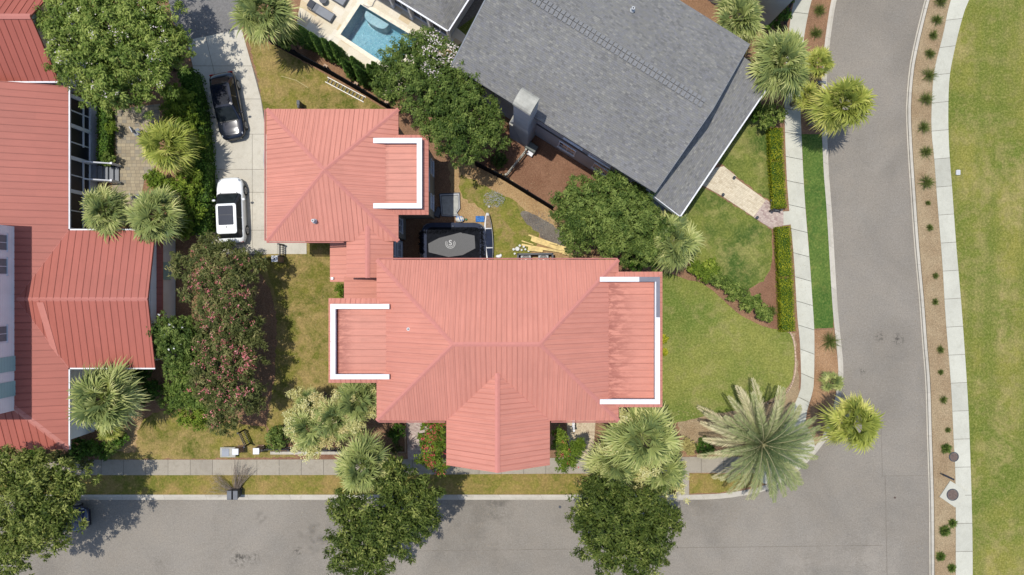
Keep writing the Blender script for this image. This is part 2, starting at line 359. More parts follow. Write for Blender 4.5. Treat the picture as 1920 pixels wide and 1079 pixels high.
M['leaf_yel'] = leafmat('yellowgreen_leaf', (0.08,0.13,0.015),(0.19,0.26,0.03),(0.38,0.43,0.07))
M['leaf_hedge'] = leafmat('hedge_leaf', (0.07,0.115,0.006),(0.19,0.23,0.012),(0.46,0.43,0.04))
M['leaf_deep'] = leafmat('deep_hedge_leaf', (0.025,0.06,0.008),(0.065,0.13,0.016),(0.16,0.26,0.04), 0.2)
M['leaf_redd'] = leafmat('reddish_leaf', (0.05,0.065,0.018),(0.14,0.155,0.048),(0.34,0.30,0.12))
M['palm'] = leafmat('fan_palm_leaf', (0.10,0.14,0.05),(0.29,0.33,0.10),(0.62,0.60,0.26), 0.28, 0.45)
M['palm_young'] = leafmat('yellow_palm_leaf', (0.12,0.155,0.03),(0.34,0.37,0.07),(0.66,0.60,0.19), 0.3, 0.45)
M['date'] = leafmat('date_palm_leaf', (0.08,0.12,0.05),(0.24,0.265,0.11),(0.60,0.52,0.33), 0.2, 0.5)
M['conifer'] = leafmat('arborvitae_leaf', (0.03,0.07,0.012),(0.08,0.15,0.025),(0.20,0.28,0.06), 0.15)
M['lirio'] = leafmat('liriope_leaf', (0.04,0.06,0.012),(0.09,0.12,0.025),(0.20,0.22,0.06), 0.2)
M['seam'] = plain('tar_seam', (0.15,0.13,0.105), 0.9, 0, 0.2)
M['blind'] = plain('pale_window_blind', (0.33,0.35,0.38), 0.35, 0, 0.05, 3, 0.5)
M['pail'] = plain('dusty_white_plastic', (0.50,0.50,0.48), 0.6, 0, 0.2, 8)
M['matte'] = plain('matte_black_net', (0.010,0.011,0.014), 0.95, 0, 0.3, 6, 0.02)
# ------------------------------------------------------------------ the setting: ground, road, kerbs, walks, lawns
def spline(pts, n=6, closed=False):
    out = []; N = len(pts)
    for i in range(N if closed else N-1):
        g = (lambda j: pts[j % N]) if closed else (lambda j: pts[min(max(j, 0), N-1)])
        p0, p1, p2, p3 = g(i-1), g(i), g(i+1), g(i+2)
        for k in range(n):
            t = k/n
            out.append(tuple(0.5*((2*p1[a]) + (-p0[a]+p2[a])*t + (2*p0[a]-5*p1[a]+4*p2[a]-p3[a])*t*t + (-p0[a]+3*p1[a]-3*p2[a]+p3[a])*t**3) for a in (0, 1)))
    if not closed: out.append(tuple(pts[-1]))
    return out
def rough_edge(pts, step=0.25, amp=0.05):
    out = []
    for i, p in enumerate(pts):
        q = pts[(i+1) % len(pts)]; d = math.hypot(q[0]-p[0], q[1]-p[1]); n = max(1, int(d/step))
        for k in range(n):
            t = k/n; out.append((p[0]+(q[0]-p[0])*t+RD.uniform(-amp, amp), p[1]+(q[1]-p[1])*t+RD.uniform(-amp, amp)))
    return out
def pw(pts, z): return [P(a, b, z) for a, b in pts]
def sheet(name, px, z, mat, sp=0, rough=0.0, holes=None, z0=None, step=0.25):
    pts = pw(px, z)
    if sp: pts = spline(pts, sp, True)
    if rough: pts = rough_edge(pts, step, rough)
    mb = MB()
    if holes:
        loops = [[Vector((p[0], p[1], 0)) for p in pts]] + [[Vector((p[0], p[1], 0)) for p in h] for h in holes]
        fl = [v for l in loops for v in l]; tri = tessellate_polygon(loops)
        mb.mesh([(v.x, v.y, z) for v in fl], [tuple(t) for t in tri])
        n = len(pts)
        if z0 is not None:
            for i in range(n): a, b = pts[i], pts[(i+1) % n]; mb.poly([(a[0],a[1],z0),(b[0],b[1],z0),(b[0],b[1],z),(a[0],a[1],z)])
    else: mb.prism(pts, z-0.003 if z0 is None else z0, z)
    return tag(mb.build(name, mat), kind='structure')
def ribbon(name, left, right, z, mat, joint=1.5, gap=0.02, z0=None, sp=5, jm=True):
    """slab strip between two pixel polylines, cut into slabs with joints"""
    A = spline(pw(left, z), sp); B = spline(pw(right, z), sp)
    def resamp(L, n):
        d = [0]
        for i in range(1, len(L)): d.append(d[-1]+math.dist(L[i], L[i-1]))
        o = []; j = 0
        for k in range(n+1):
            s = d[-1]*k/n
            while j < len(L)-2 and d[j+1] < s: j += 1
            t = (s-d[j])/max(1e-9, d[j+1]-d[j]); o.append((L[j][0]+(L[j+1][0]-L[j][0])*t, L[j][1]+(L[j+1][1]-L[j][1])*t))
        return o
    ln = sum(math.dist(A[i], A[i+1]) for i in range(len(A)-1)); n = max(1, round(ln/joint)); sub = 3
    a = resamp(A, n*sub); b = resamp(B, n*sub); mb = MB(); z0 = z-0.06 if z0 is None else z0
    for i in range(n):
        t = RD.uniform(0.25, 0.75) + (RD.choice([-0.5, 0.3]) if RD.random() < 0.12 else 0)
        for s in range(sub):
            k = i*sub+s; p = [a[k], a[k+1], b[k+1], b[k]]
            g = gap/2
            def sh(p, q): 
                L = math.dist(p, q); return (p[0]+(q[0]-p[0])*g/L, p[1]+(q[1]-p[1])*g/L)
            if s == 0: p[0] = sh(a[k], a[k+1]); p[3] = sh(b[k], b[k+1])
            if s == sub-1: p[1] = sh(a[k+1], a[k]); p[2] = sh(b[k+1], b[k])
            mb.poly([(q[0], q[1], z) for q in p], 0, None, t)
            for u, v in ((0,1),(2,3)): mb.poly([(p[u][0],p[u][1],z0),(p[v][0],p[v][1],z0),(p[v][0],p[v][1],z),(p[u][0],p[u][1],z)], 0, None, t)
    if jm:
        for k in range(len(a)-1): mb.poly([(q[0], q[1], z-0.02) for q in (a[k], a[k+1], b[k+1], b[k])], 1)
    return tag(mb.build(name, [mat, M['joint']]), kind='structure')

ZB = 0.12
pool_px = [(676,8.5),(784,74),(735,129),(638.5,65)]
pool = pw(pool_px, 0.15)
def shrink(p, d):
    c = (sum(q[0] for q in p)/len(p), sum(q[1] for q in p)/len(p)); return [(q[0]+(q[0]-c[0])*d, q[1]+(q[1]-c[1])*d) for q in p]
hole = shrink(pool, 0.04)
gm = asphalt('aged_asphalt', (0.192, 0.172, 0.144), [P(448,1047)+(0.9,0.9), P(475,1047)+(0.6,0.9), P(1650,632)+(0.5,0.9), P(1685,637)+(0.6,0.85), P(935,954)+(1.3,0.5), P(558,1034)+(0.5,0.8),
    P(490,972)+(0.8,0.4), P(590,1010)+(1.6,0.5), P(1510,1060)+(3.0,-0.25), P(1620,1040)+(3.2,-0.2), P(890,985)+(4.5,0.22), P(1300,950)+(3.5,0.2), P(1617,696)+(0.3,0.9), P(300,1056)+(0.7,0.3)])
sheet('ground', [(-3000,-3000),(5000,-3000),(5000,4000),(-3000,4000)], -0.008, M['joint'], holes=[hole])
road_px = [(-400,925),(1290,925),(1400,915),(1500,850),(1560,700),(1540,240),(1570,-300),(1800,-300),(1730,100),(1725,200),(1740,640),(1758,850),(1758,1500),(-400,1500)]
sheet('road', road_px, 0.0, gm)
lot = asphalt('alley_asphalt', (0.15, 0.145, 0.14))
# west block (soil under everything) with the pool left open
wk = [(-400,928),(700,928),(1240,928),(1293,928),(1350,926),(1400,919),(1436,910),(1475,888),(1508,860),(1530,835),(1546,812),(1560,775),(1569,730),(1572,690),(1566,627),(1560,560),(1550,393),(1545,330),(1541,240),(1540,180),(1544,103),(1553,33),(1559,0),(1572,-60),(1600,-160)]
soil = mulch('brown_mulch', (0.20,0.115,0.07), (0.26,0.15,0.085), (0.42,0.31,0.19))
sheet('soil', wk + [(1600,-600),(-400,-600)], ZB, soil, holes=[hole], z0=-0.01)
def offset_curve(px, d):
    o = []
    for i, p in enumerate(px):
        a = px[max(i-1,0)]; b = px[min(i+1,len(px)-1)]; dx, dy = b[0]-a[0], b[1]-a[1]; L = math.hypot(dx, dy)
        o.append((p[0]-dy/L*d, p[1]+dx/L*d))
    return o
ribbon('kerb', wk, offset_curve(wk, 5), ZB+0.014, M['curb'], 3.0, 0.012, -0.01, 4)
ribbon('gutter', offset_curve(wk, 5), offset_curve(wk, 9.5), 0.012, M['curb'], 3.0, 0.012, -0.01, 4)
# east side
ek = [(1761,-60),(1744,0),(1733,43),(1722,90),(1714,135),(1709,200),(1711,267),(1717,360),(1724,460),(1733,560),(1739,643),(1745,719),(1748,819),(1752,952),(1753,1140)]
er = [(1850,-60),(1817,0),(1802,43),(1787,107),(1780,150),(1778,217),(1780,283),(1785,350),(1793,460),(1803,577),(1813,719),(1818,819),(1823,986),(1824,1140)]
el = [(1810,-60),(1783,0),(1768,67),(1752,133),(1747,200),(1747,250),(1752,300),(1757,370),(1767,493),(1773,593),(1783,719),(1788,819),(1792,919),(1792,1140)]
straw = mulch('pine_straw', (0.255,0.18,0.105), (0.315,0.24,0.145), (0.46,0.38,0.26))
sheet('verge_mulch', spline(ek, 4) + list(reversed(spline(el, 4))), ZB, straw, z0=-0.01)
ribbon('far_kerb', offset_curve(ek, 6), offset_curve(ek, 1), ZB+0.014, M['curb'], 3.0, 0.012, -0.01, 4)
ribbon('far_gutter', offset_curve(ek, 10), offset_curve(ek, 6), 0.012, M['curb'], 3.0, 0.012, -0.01, 4)
ribbon('far_sidewalk', el, er, ZB+0.02, M['concrete'], 2.05, 0.03)
g_park = grass('park_grass', (0.105,0.135,0.021), (0.215,0.195,0.042), (0.33,0.26,0.108), 0.48, 0.66, 0.16, 1.0, 0.7)
sheet('park_lawn', spline(er, 4) + [(4000,1400),(4000,-600),(1900,-600)], ZB+0.006, g_park, z0=-0.01)
# west sidewalks
wl = [(1520,-60),(1490,0),(1480,53),(1474,110),(1471,170),(1472,250),(1477,360),(1488,477),(1495,593),(1500,643),(1502,719),(1497,742),(1488,762),(1476,785)]
wr = [(1545,-60),(1522,0),(1508,67),(1503,120),(1500,170),(1502,233),(1508,360),(1519,500),(1523,560),(1527,627),(1526,719),(1521,745),(1513,772),(1510,800)]
ribbon('sidewalk', wl, wr, ZB+0.02, M['concrete'], 1.75, 0.03)
sheet('corner_ramp', [(1476,785),(1510,798),(1528,836),(1508,860),(1475,886),(1436,908),(1420,888),(1430,858),(1462,830)], ZB+0.026, M['concrete'], 3)
ribbon('front_sidewalk', [(-60,862),(600,862),(1290,857),(1440,857)], [(-60,891),(600,891),(1290,887),(1440,888)], ZB+0.02, M['walk2'], 1.6, 0.02)
sheet('stepping_slab', [(1268,860),(1292,858),(1292,928),(1268,928)], ZB+0.030, M['walk2'])
g_verge = grass('verge_grass', (0.11,0.12,0.018), (0.19,0.165,0.035), (0.30,0.20,0.075), 0.46, 0.62, 0.3, 2.0)
sheet('verge_lawn', [(-60,891),(600,891),(1266,888),(1266,927),(700,928),(-60,928)], ZB+0.006, g_verge)
sheet('corner_verge_lawn', [(1293,888),(1434,890),(1432,904),(1400,915),(1350,924),(1293,926)], ZB+0.0065, g_verge, 0, 0.02)
g_lawn = grass('front_grass', (0.105,0.145,0.025), (0.195,0.20,0.045), (0.31,0.265,0.105), 0.52, 0.72, 0.20, 3.0)
sheet('side_lawn', [(1200,525),(1290,525),(1330,540),(1380,585),(1430,612),(1475,622),(1487,640),(1489,690),(1478,725),(1440,752),(1380,770),(1330,778),(1270,792),(1200,790)], ZB+0.010, g_lawn, 3, 0.03)
g_green = grass('lush_grass', (0.052,0.092,0.017), (0.155,0.175,0.035), (0.29,0.26,0.09), 0.50, 0.66, 0.26, 4.0)
sheet('porch_lawn', [(1335,300),(1400,225),(1428,225),(1442,240),(1446,300),(1447,378),(1437,374),(1381,331),(1357,312)], ZB+0.008, g_green, 0, 0.07)
sheet('curved_lawn', [(1322,352),(1354,370),(1413,409),(1447,431),(1449,470),(1444,505),(1432,528),(1408,541),(1380,537),(1330,505),(1280,480),(1200,430),(1235,370),(1300,345)], ZB+0.0085, g_green, 0, 0.07)
sheet('grass_strip', [(1503,252),(1540,252),(1548,330),(1552,393),(1561,560),(1563,615),(1526,617),(1523,560),(1517,470),(1508,360)], ZB+0.007, grass('strip_grass', (0.045,0.10,0.018), (0.09,0.14,0.028), (0.22,0.22,0.06), 0.55, 0.75, 0.3, 5.0), 0, 0.02)
g_dry = grass('dry_grass', (0.085,0.10,0.015), (0.17,0.155,0.03), (0.32,0.225,0.09), 0.44, 0.60, 0.32, 6.0)
sheet('back_lawn', [(462,60),(500,78),(560,112),(640,158),(700,190),(722,205),(760,260),(600,300),(498,300),(497,230),(485,150)], ZB+0.009, g_dry, 0, 0.08)
sheet('inner_lawn', [(478,500),(500,462),(530,445),(640,445),(700,480),(700,740),(560,740),(545,800),(510,830),(500,790),(515,700),(520,600),(505,540)], ZB+0.011, g_dry, 0, 0.09)
sheet('left_front_lawn', [(268,785),(300,770),(340,770),(420,790),(500,800),(507,845),(560,858),(205,862),(200,845),(255,850),(258,810)], ZB+0.012, g_dry, 0, 0.08)
sheet('yard_lawn', [(862,330),(900,345),(960,375),(1000,410),(1010,435),(1000,470),(930,500),(920,430),(905,395),(870,370)], ZB+0.013, grass('yard_grass', (0.10,0.13,0.018), (0.19,0.18,0.035), (0.30,0.21,0.09), 0.50, 0.62, 0.5, 7.0), 3, 0.1)
dirt = mulch('sandy_dirt', (0.30,0.185,0.09), (0.38,0.26,0.13), (0.46,0.38,0.22), 1.0, 0.62)
sheet('dirt', [(850,300),(930,320),(1000,372),(1070,420),(1110,490),(930,490),(860,400),(845,340)], ZB+0.004, dirt, 3, 0.1)
sheet('dark_soil', [(985,395),(1030,420),(1060,440),(1065,470),(1030,455),(1000,430),(975,405)], ZB+0.016, mulch('grey_litter', (0.12,0.10,0.085), (0.19,0.17,0.14), (0.45,0.43,0.38)), 3, 0.08)
redm = mulch('red_mulch', (0.18,0.093,0.057), (0.23,0.127,0.08), (0.36,0.24,0.14))
sheet('side_yard_mulch', [(900,310),(925,230),(1000,230),(1300,400),(1250,430),(1100,440),(1040,392),(945,328)], ZB+0.002, redm, 0, 0.07)
sheet('bed_mulch', [(1270,790),(1330,778),(1440,752),(1478,725),(1489,690),(1487,640),(1475,622),(1492,625),(1500,760),(1478,790),(1440,830),(1280,835)], ZB+0.003, straw, 0, 0.08)
sheet('curve_mulch', [(1370,530),(1408,541),(1434,527),(1445,505),(1449,470),(1448,425),(1462,425),(1468,520),(1474,625),(1440,612),(1400,590)], ZB+0.0035, redm, 0, 0.07)
for nm, q in (('road_seam', [(1651.3,780),(1652.3,780),(1655,893),(1654,893)]),('road_seam', [(1654,892.6),(1740,891.6),(1740,892.4),(1654,893.4)]),('road_seam', [(1659,893),(1660.2,893),(1664,1079),(1662.8,1079)]),('road_seam', [(700,1034),(1655,1022.4),(1655,1023.4),(700,1035)])):
    sheet(nm, q, 0.004, M['seam'])
sheet('pampas_bed', [(1526,620),(1563,618),(1572,690),(1569,730),(1560,775),(1540,820),(1527,832),(1512,800),(1527,719),(1528,640)], ZB+0.0045, mulch('reddish_straw', (0.26,0.15,0.08), (0.33,0.20,0.11), (0.46,0.38,0.28)), 0, 0.02)
sheet('left_bed', [(200,845),(225,760),(262,740),(268,785),(258,810),(258,850),(235,862),(200,862)], ZB+0.0055, dirt, 0, 0.07)
sheet('front_bed', [(495,848),(640,848),(640,862),(495,862)], ZB+0.0058, redm)
# alley, driveway and paved terraces
sheet('alley', [(300,-60),(480,-60),(470,20),(452,54),(405,68),(356,76),(330,60)], ZB+0.012, lot)
sheet('drive_slab', [(356,75),(405,68),(452,53),(464,95),(482,150),(496,215),(499,260),(535,300),(575,300),(575,474),(512,476),(470,482),(400,470),(380,440),(384,300),(375,200),(362,130)], ZB+0.016, M['joint'])
mb = MB(); DJ = ZB+0.024
rows = [54, 124, 186, 252, 318, 361, 432, 477]
def dl(y): return np.interp(y, [54,130,200,300,440,480],[350,362,375,384,382,400])
def dr(y): return np.interp(y, [54,95,150,215,260,290,480],[453,463,481,496,500,575,575])
for i in range(len(rows)-1):
    a, b = rows[i]+0.35, rows[i+1]-0.35; cuts = [0.0, 0.34, 1.0] if i < 3 else [0.0, 0.47, 0.66, 1.0]
    for j in range(len(cuts)-1):
        q = []
        for y, c in ((b,j),(b,j+1),(a,j+1),(a,j)):
            l, r = dl(y), dr(y); e = 0.35 if c == j else -0.35; x = l+(r-l)*cuts[c]+e
            if i >= 3 and 0 < c < len(cuts)-1: x = (472 if cuts[c] < 0.5 else 474 if False else 520) + e if c == 2 else 473+e
            yy = y
            if i == 0 and y == a: yy = 76-(x-350)*0.21
            q.append(P(x, yy, DJ)+(DJ,))
        mb.poly(q, 0, None, RD.uniform(0.35, 0.65))
tag(mb.build('driveway', M['drive']), kind='structure')
sheet('paver_path', [(215,205),(300,195),(300,300),(270,340),(255,420),(205,420),(210,345),(218,300)], ZB+0.0125, pavers('tan_pavers', [(0.25,0.205,0.14),(0.33,0.275,0.185),(0.20,0.18,0.145)], 0.32, 0.24, 0, (0.14,0.12,0.09), 0.06), 0, 0.015)
trav = pavers('travertine', [(0.55,0.48,0.35),(0.61,0.56,0.46),(0.50,0.39,0.24)], 0.85, 0.5, -math.atan2(-0.529, 0.848), (0.5,0.43,0.3), 0.012, 0.15)
deck = [(575,-60),(760,-60),(812,15),(880,72),(800,120),(760,170),(720,180),(660,110),(600,75),(556,45)]
sheet('pool_deck', deck, ZB+0.03, trav, holes=[pool], z0=0.1)
sheet('pool_house_path', [(880,72),(812,15),(760,-60),(930,-60),(935,10),(900,40),(890,60),(870,90)], ZB+0.0145, plain('grey_gravel', (0.14,0.125,0.105), 0.95, 0, 0.3, 8))
sheet('shade_lawn', [(850,60),(905,20),(925,0),(900,60),(870,120),(840,90)], ZB+0.018, g_green)
cream = pavers('cream_pavers', [(0.50,0.43,0.31),(0.56,0.49,0.36),(0.44,0.37,0.26)], 0.22, 0.11, -math.atan2(-0.529,0.848), (0.3,0.24,0.17), 0.06)
pnk = pavers('pink_brick_pavers', [(0.36,0.28,0.245),(0.44,0.36,0.31),(0.29,0.21,0.19)], 0.22, 0.11, 0.4, (0.2,0.15,0.13), 0.06)
sheet('front_path', [(1322,320),(1357,312),(1381,331),(1379,334),(1437,376),(1413,407),(1354,368),(1322,350),(1300,345)], ZB+0.022, cream)
sheet('brick_landing', [(1437,374),(1456,392),(1470,397),(1470,423),(1448,430),(1413,408)], ZB+0.023, pnk)
sheet('path_apron', [(1469,397),(1482,396),(1484,421),(1469,423)], ZB+0.0235, M['concrete'])
sheet('porch_path', [(1060,770),(1118,770),(1112,858),(1068,858)], ZB+0.021, pavers('cream_brick_walk', [(0.46,0.38,0.26),(0.52,0.43,0.3),(0.38,0.29,0.2)], 0.2, 0.1, 0.0, (0.22,0.15,0.1), 0.08))
sheet('left_porch_path', [(760,770),(812,770),(806,862),(765,862)], ZB+0.0215, pnk)
mb = MB()
edge = spline(pw([(1474,612),(1488,640),(1491,690),(1482,725),(1462,748),(1440,757)], ZB), 8)
for i in range(len(edge)-1):
    a, b = edge[i], edge[i+1]; n = max(1, int(math.dist(a, b)/0.22))
    for k in range(n):
        t = (k+0.5)/n; mb.box((a[0]+(b[0]-a[0])*t, a[1]+(b[1]-a[1])*t, ZB+0.03), (0.2, 0.1, 0.08), math.atan2(b[1]-a[1], b[0]-a[0]))
tag(mb.build('brick_edging', plain('edging_brick', (0.42,0.30,0.22), 0.9, 0, 0.3, 6)), kind='structure')

# ------------------------------------------------------------------ roof geometry
def roof_face(mb, poly, spacing=0.0, thick=0.13, m=0, rib=0.028, phase=0.0, side=None):
    """sloping roof slab; uv: x along the eave, y up the slope (metres)"""
    side = m if side is None else side
    pts = [Vector(p) for p in poly]; n = Vector((0,0,0))
    for i in range(len(pts)): n += pts[i].cross(pts[(i+1) % len(pts)])
    if n.z < 0: pts.reverse(); n = -n
    n.normalize(); u = Vector((n.y, -n.x, 0))
    if u.length < 1e-4: u = Vector(side if False else (1,0,0))
    u.normalize()
    return _rf(mb, pts, n, u, spacing, thick, m, rib, phase, side)
def _rf(mb, pts, n, u, spacing, thick, m, rib, phase, side):
    v = n.cross(u).normalized(); uv = [(p.dot(u)+phase, p.dot(v)) for p in pts]
    mb.poly(pts, m, uv)
    low = [p - Vector((0,0,thick)) for p in pts]; mb.poly(list(reversed(low)), side, [(0.15*(spacing or 1), 0)]*len(pts))
    for i in range(len(pts)):
        j = (i+1) % len(pts); mb.poly([pts[j], pts[i], low[i], low[j]], side, [(0.15*(spacing or 1), 0)]*4)
    if spacing:
        us = [a for a, b in uv]; k0 = math.ceil(min(us)/spacing); k1 = math.floor(max(us)/spacing)
        o = pts[0]; uo, vo = uv[0]
        for k in range(k0, k1+1):
            x = k*spacing; hits = []
            for i in range(len(pts)):
                a, b = uv[i], uv[(i+1) % len(pts)]
                if (a[0]-x)*(b[0]-x) < 0: hits.append(a[1]+(b[1]-a[1])*(x-a[0])/(b[0]-a[0]))
            hits.sort()
            for q in range(0, len(hits)-1, 2):
                if hits[q+1]-hits[q] < 0.15: continue
                w = rib/2; cs = []
                for zz in (-0.004, 0.026):
                    for du, dv in ((-w, hits[q]+0.01),(w, hits[q]+0.01),(w, hits[q+1]-0.01),(-w, hits[q+1]-0.01)):
                        cs.append(o + u*(x+du-uo) + v*(dv-vo) + n*zz)
                b = len(mb.v); mb.v += [tuple(c) for c in cs]
                for f in ((4,5,6,7),(0,1,5,4),(1,2,6,5),(2,3,7,6),(3,0,4,7)):
                    mb.f.append(tuple(i+b for i in f)); mb.m.append(m); mb.uv.append([(x, hits[q])]*4); mb.t.append(0.5)
def cap_strip(mb, a, b, w=0.26, h=0.05, m=0):
    h *= 0.8
    a, b = Vector(a), Vector(b); d = (b-a).normalized(); s = Vector((d.y, -d.x, 0)).normalized()*w/2; up = Vector((0,0,h)); dn = Vector((0,0,-0.035*w/0.26))
    vs = [a-s+dn, a+up, a+s+dn, b-s+dn, b+up, b+s+dn]
    mb.mesh(vs, [(0,3,4,1),(1,4,5,2),(0,1,2),(5,4,3),(0,2,5,3)], m)
def hip_roof(root, x0, x1, y0, y1, ze, zr, sp, m, mc, ridge='x'):
    """hip roof over a rectangle; returns ridge ends"""
    hw = min(x1-x0, y1-y0)/2; ym = (y0+y1)/2; xm = (x0+x1)/2
    if ridge == 'x': a, b = Vector((x0+hw, ym, zr)), Vector((x1-hw, ym, zr))
    else: a, b = Vector((xm, y0+hw, zr)), Vector((xm, y1-hw, zr))
    SW, SE, NE, NW = Vector((x0,y0,ze)), Vector((x1,y0,ze)), Vector((x1,y1,ze)), Vector((x0,y1,ze))
    mb = MB(); flat = (b-a).length < 0.02
    if ridge == 'x':
        F4 = [[SW,SE,b,a] if not flat else [SW,SE,a], [SE,NE,b] if not flat else [SE,NE,a], [NE,NW,a,b] if not flat else [NE,NW,a], [NW,SW,a]]
        hips = [(SW,a),(NW,a),(SE,b),(NE,b)]
    for f in F4: roof_face(mb, f, sp)
    root_o = mb.build('roof', m, root); cb = MB()
    for p, q in hips: cap_strip(cb, p, q)
    if not flat: cap_strip(cb, a, b)
    cb.build('ridge_cap', mc, root_o); return root_o
def window(mb_parent, o, u, w, zb, zt, name='window', fr=None, gl=None, n=None, mull=1, rails=1, dep=0.03):
    """window on a wall: o = centre at z=0 on the wall face, u = horizontal dir, n = outward normal"""
    u = Vector((u[0], u[1], 0)).normalized(); n = Vector((n[0], n[1], 0)).normalized(); o = Vector((o[0], o[1], 0))
    def q(mb, a0, a1, z0, z1, d0, d1):
        c = []
        for z in (z0, z1):
            for a, d in ((a0,d0),(a1,d0),(a1,d1),(a0,d1)): c.append(o+u*a+n*d+Vector((0,0,z)))
        mb.hexa(c)
    f = MB(); t = 0.08
    q(f, -w/2-t, w/2+t, zt, zt+t, -0.02, dep+0.03); q(f, -w/2-t-0.04, w/2+t+0.04, zb-t, zb, -0.02, dep+0.07)
    q(f, -w/2-t, -w/2, zb, zt, -0.02, dep+0.02); q(f, w/2, w/2+t, zb, zt, -0.02, dep+0.02)
    for i in range(1, mull+1):
        a = -w/2 + w*i/(mull+1); q(f, a-0.02, a+0.02, zb, zt, 0, dep+0.008)
    for i in range(1, rails+1):
        z = zb+(zt-zb)*i/(rails+1); q(f, -w/2, w/2, z-0.02, z+0.02, 0, dep+0.006)
    fo = f.build(name, fr or M['trim'], mb_parent)
    g = MB(); q(g, -w/2, w/2, zb, zt, -0.01, dep*0.5); g.build('pane', gl or M['glass'], fo)
    return fo
def door(parent, o, u, n, w=0.95, h=2.1, mat=None, z0=ZB):
    u = Vector((u[0], u[1], 0)).normalized(); n = Vector((n[0], n[1], 0)).normalized(); o = Vector((o[0], o[1], 0)); d = MB()
    def q(mb, a0, a1, z0_, z1_, d0, d1):
        c = []
        for z in (z0_, z1_):
            for a, e in ((a0,d0),(a1,d0),(a1,d1),(a0,d1)): c.append(o+u*a+n*e+Vector((0,0,z)))
        mb.hexa(c)
    q(d, -w/2, w/2, z0, z0+h, -0.01, 0.035)
    for a in (-0.25, 0.25):
        for z in (0.25, 1.2): q(d, a*w-0.17*w, a*w+0.17*w, z0+z, z0+z+0.7, 0.035, 0.05)
    do = d.build('door', mat or M['dgrey'], parent); f = MB()
    q(f, -w/2-0.1, -w/2, z0, z0+h+0.1, -0.01, 0.05); q(f, w/2, w/2+0.1, z0, z0+h+0.1, -0.01, 0.05); q(f, -w/2, w/2, z0+h, z0+h+0.1, -0.01, 0.05); f.build('frame', M['trim'], do)
    k = MB(); k.ell(tuple(o+u*(w*0.4)+n*0.08+Vector((0,0,z0+1.0))), (0.03,0.03,0.03), 8, 5); k.build('handle', M['alu'], do)
    return do
# ------------------------------------------------------------------ buildings
def wing(root, x0, x1, y0, y1, ze, zcap, zf, cw, m_flat, open_side, grey=False, slope_to=None):
    """parapet-edged flat wing: outer eave rect x0..x1,y0..y1; open_side is where it runs into the main roof"""
    o = 0.33; zi = ze+0.2
    sk = MB(); sides = []
    ix0, ix1, iy0, iy1 = x0+o, x1-o, y0+o, y1-o
    if open_side == 'E': ix1 = x1; sides = ['W','S','N']
    else: ix0 = x0; sides = ['E','S','N']
    Q = {'W':[(x0,y1,ze),(x0,y0,ze),(ix0,iy0,zi),(ix0,iy1,zi)], 'E':[(x1,y0,ze),(x1,y1,ze),(ix1,iy1,zi),(ix1,iy0,zi)],
         'S':[(x0,y0,ze),(x1,y0,ze),(ix1,iy0,zi),(ix0,iy0,zi)], 'N':[(x1,y1,ze),(x0,y1,ze),(ix0,iy1,zi),(ix1,iy1,zi)]}
    for k in sides: roof_face(sk, Q[k], 0.32, 0.12)
    sk.build('pent_roof', M['roof'], root)
    pb = MB(); cb = MB(); gb = MB(); zw = ze+0.02
    def run(a0, a1, b0, b1, cut=None):
        pb.bb(a0+0.03, a1-0.03, b0+0.03, b1-0.03, zw, zcap-0.05, 0)
    segs = []
    segs.append((ix0, ix1, iy1-cw, iy1)); segs.append((ix0, ix1, iy0, iy0+cw))
    if open_side == 'E': segs.append((ix0, ix0+cw, iy0+cw, iy1-cw))
    else: segs.append((ix1-cw, ix1, iy0+cw, iy1-cw))
    for s in segs: run(s[0]-0.0, s[1]+0.0, s[2]-0.03*(s[1]-s[0] < 1), s[3]+0.03*(s[1]-s[0] < 1))
    pw_ = pb.build('parapet', M['wall_white'], root)
    for i, s in enumerate(segs):
        if grey and i == 0:
            xm = ix1-1.25; cb.bb(s[0], xm, s[2], s[3], zcap-0.06, zcap); gb.bb(xm, s[1], s[2], s[3], zcap-0.06, zcap)
        elif grey and i == 2:
            ym = s[3]-2.15; cb.bb(s[0], s[1], s[2], ym, zcap-0.06, zcap); gb.bb(s[0]+0.06, s[1], ym, s[3], zcap-0.06, zcap); cb.bb(s[0], s[0]+0.06, ym, s[3], zcap-0.06, zcap-0.003)
        else:
            lx = s[1]-s[0] > s[3]-s[2]; lo, hi = (s[0], s[1]) if lx else (s[2], s[3]); nj = max(1, round((hi-lo)/2.6)); jt = (hi-lo)/nj
            for q in range(nj):
                p0, p1 = lo+jt*q+(0.008 if q else 0), lo+jt*(q+1)-(0.008 if q < nj-1 else 0); dz_ = RD.uniform(-.004, .004)
                cb.bb(*((p0, p1, s[2], s[3]) if lx else (s[0], s[1], p0, p1)), zcap-0.06, zcap+dz_)
    cb.build('coping', M['white'], pw_)
    if grey: gb.build('bare_coping', M['membrane'], pw_)
    fb = MB(); fx0 = ix0+cw if open_side == 'E' else x0; fx1 = x1 if open_side == 'E' else ix1-cw
    fall = 0.04
    roof_face(fb, [(fx0, iy0+cw, zf+(fall if open_side=='E' else 0)),(fx1, iy0+cw, zf+(0 if open_side=='E' else fall)),(fx1, iy1-cw, zf+(0 if open_side=='E' else fall)),(fx0, iy1-cw, zf+(fall if open_side=='E' else 0))], 0.42, 0.1)
    fb.build('flat_roof', m_flat, root)
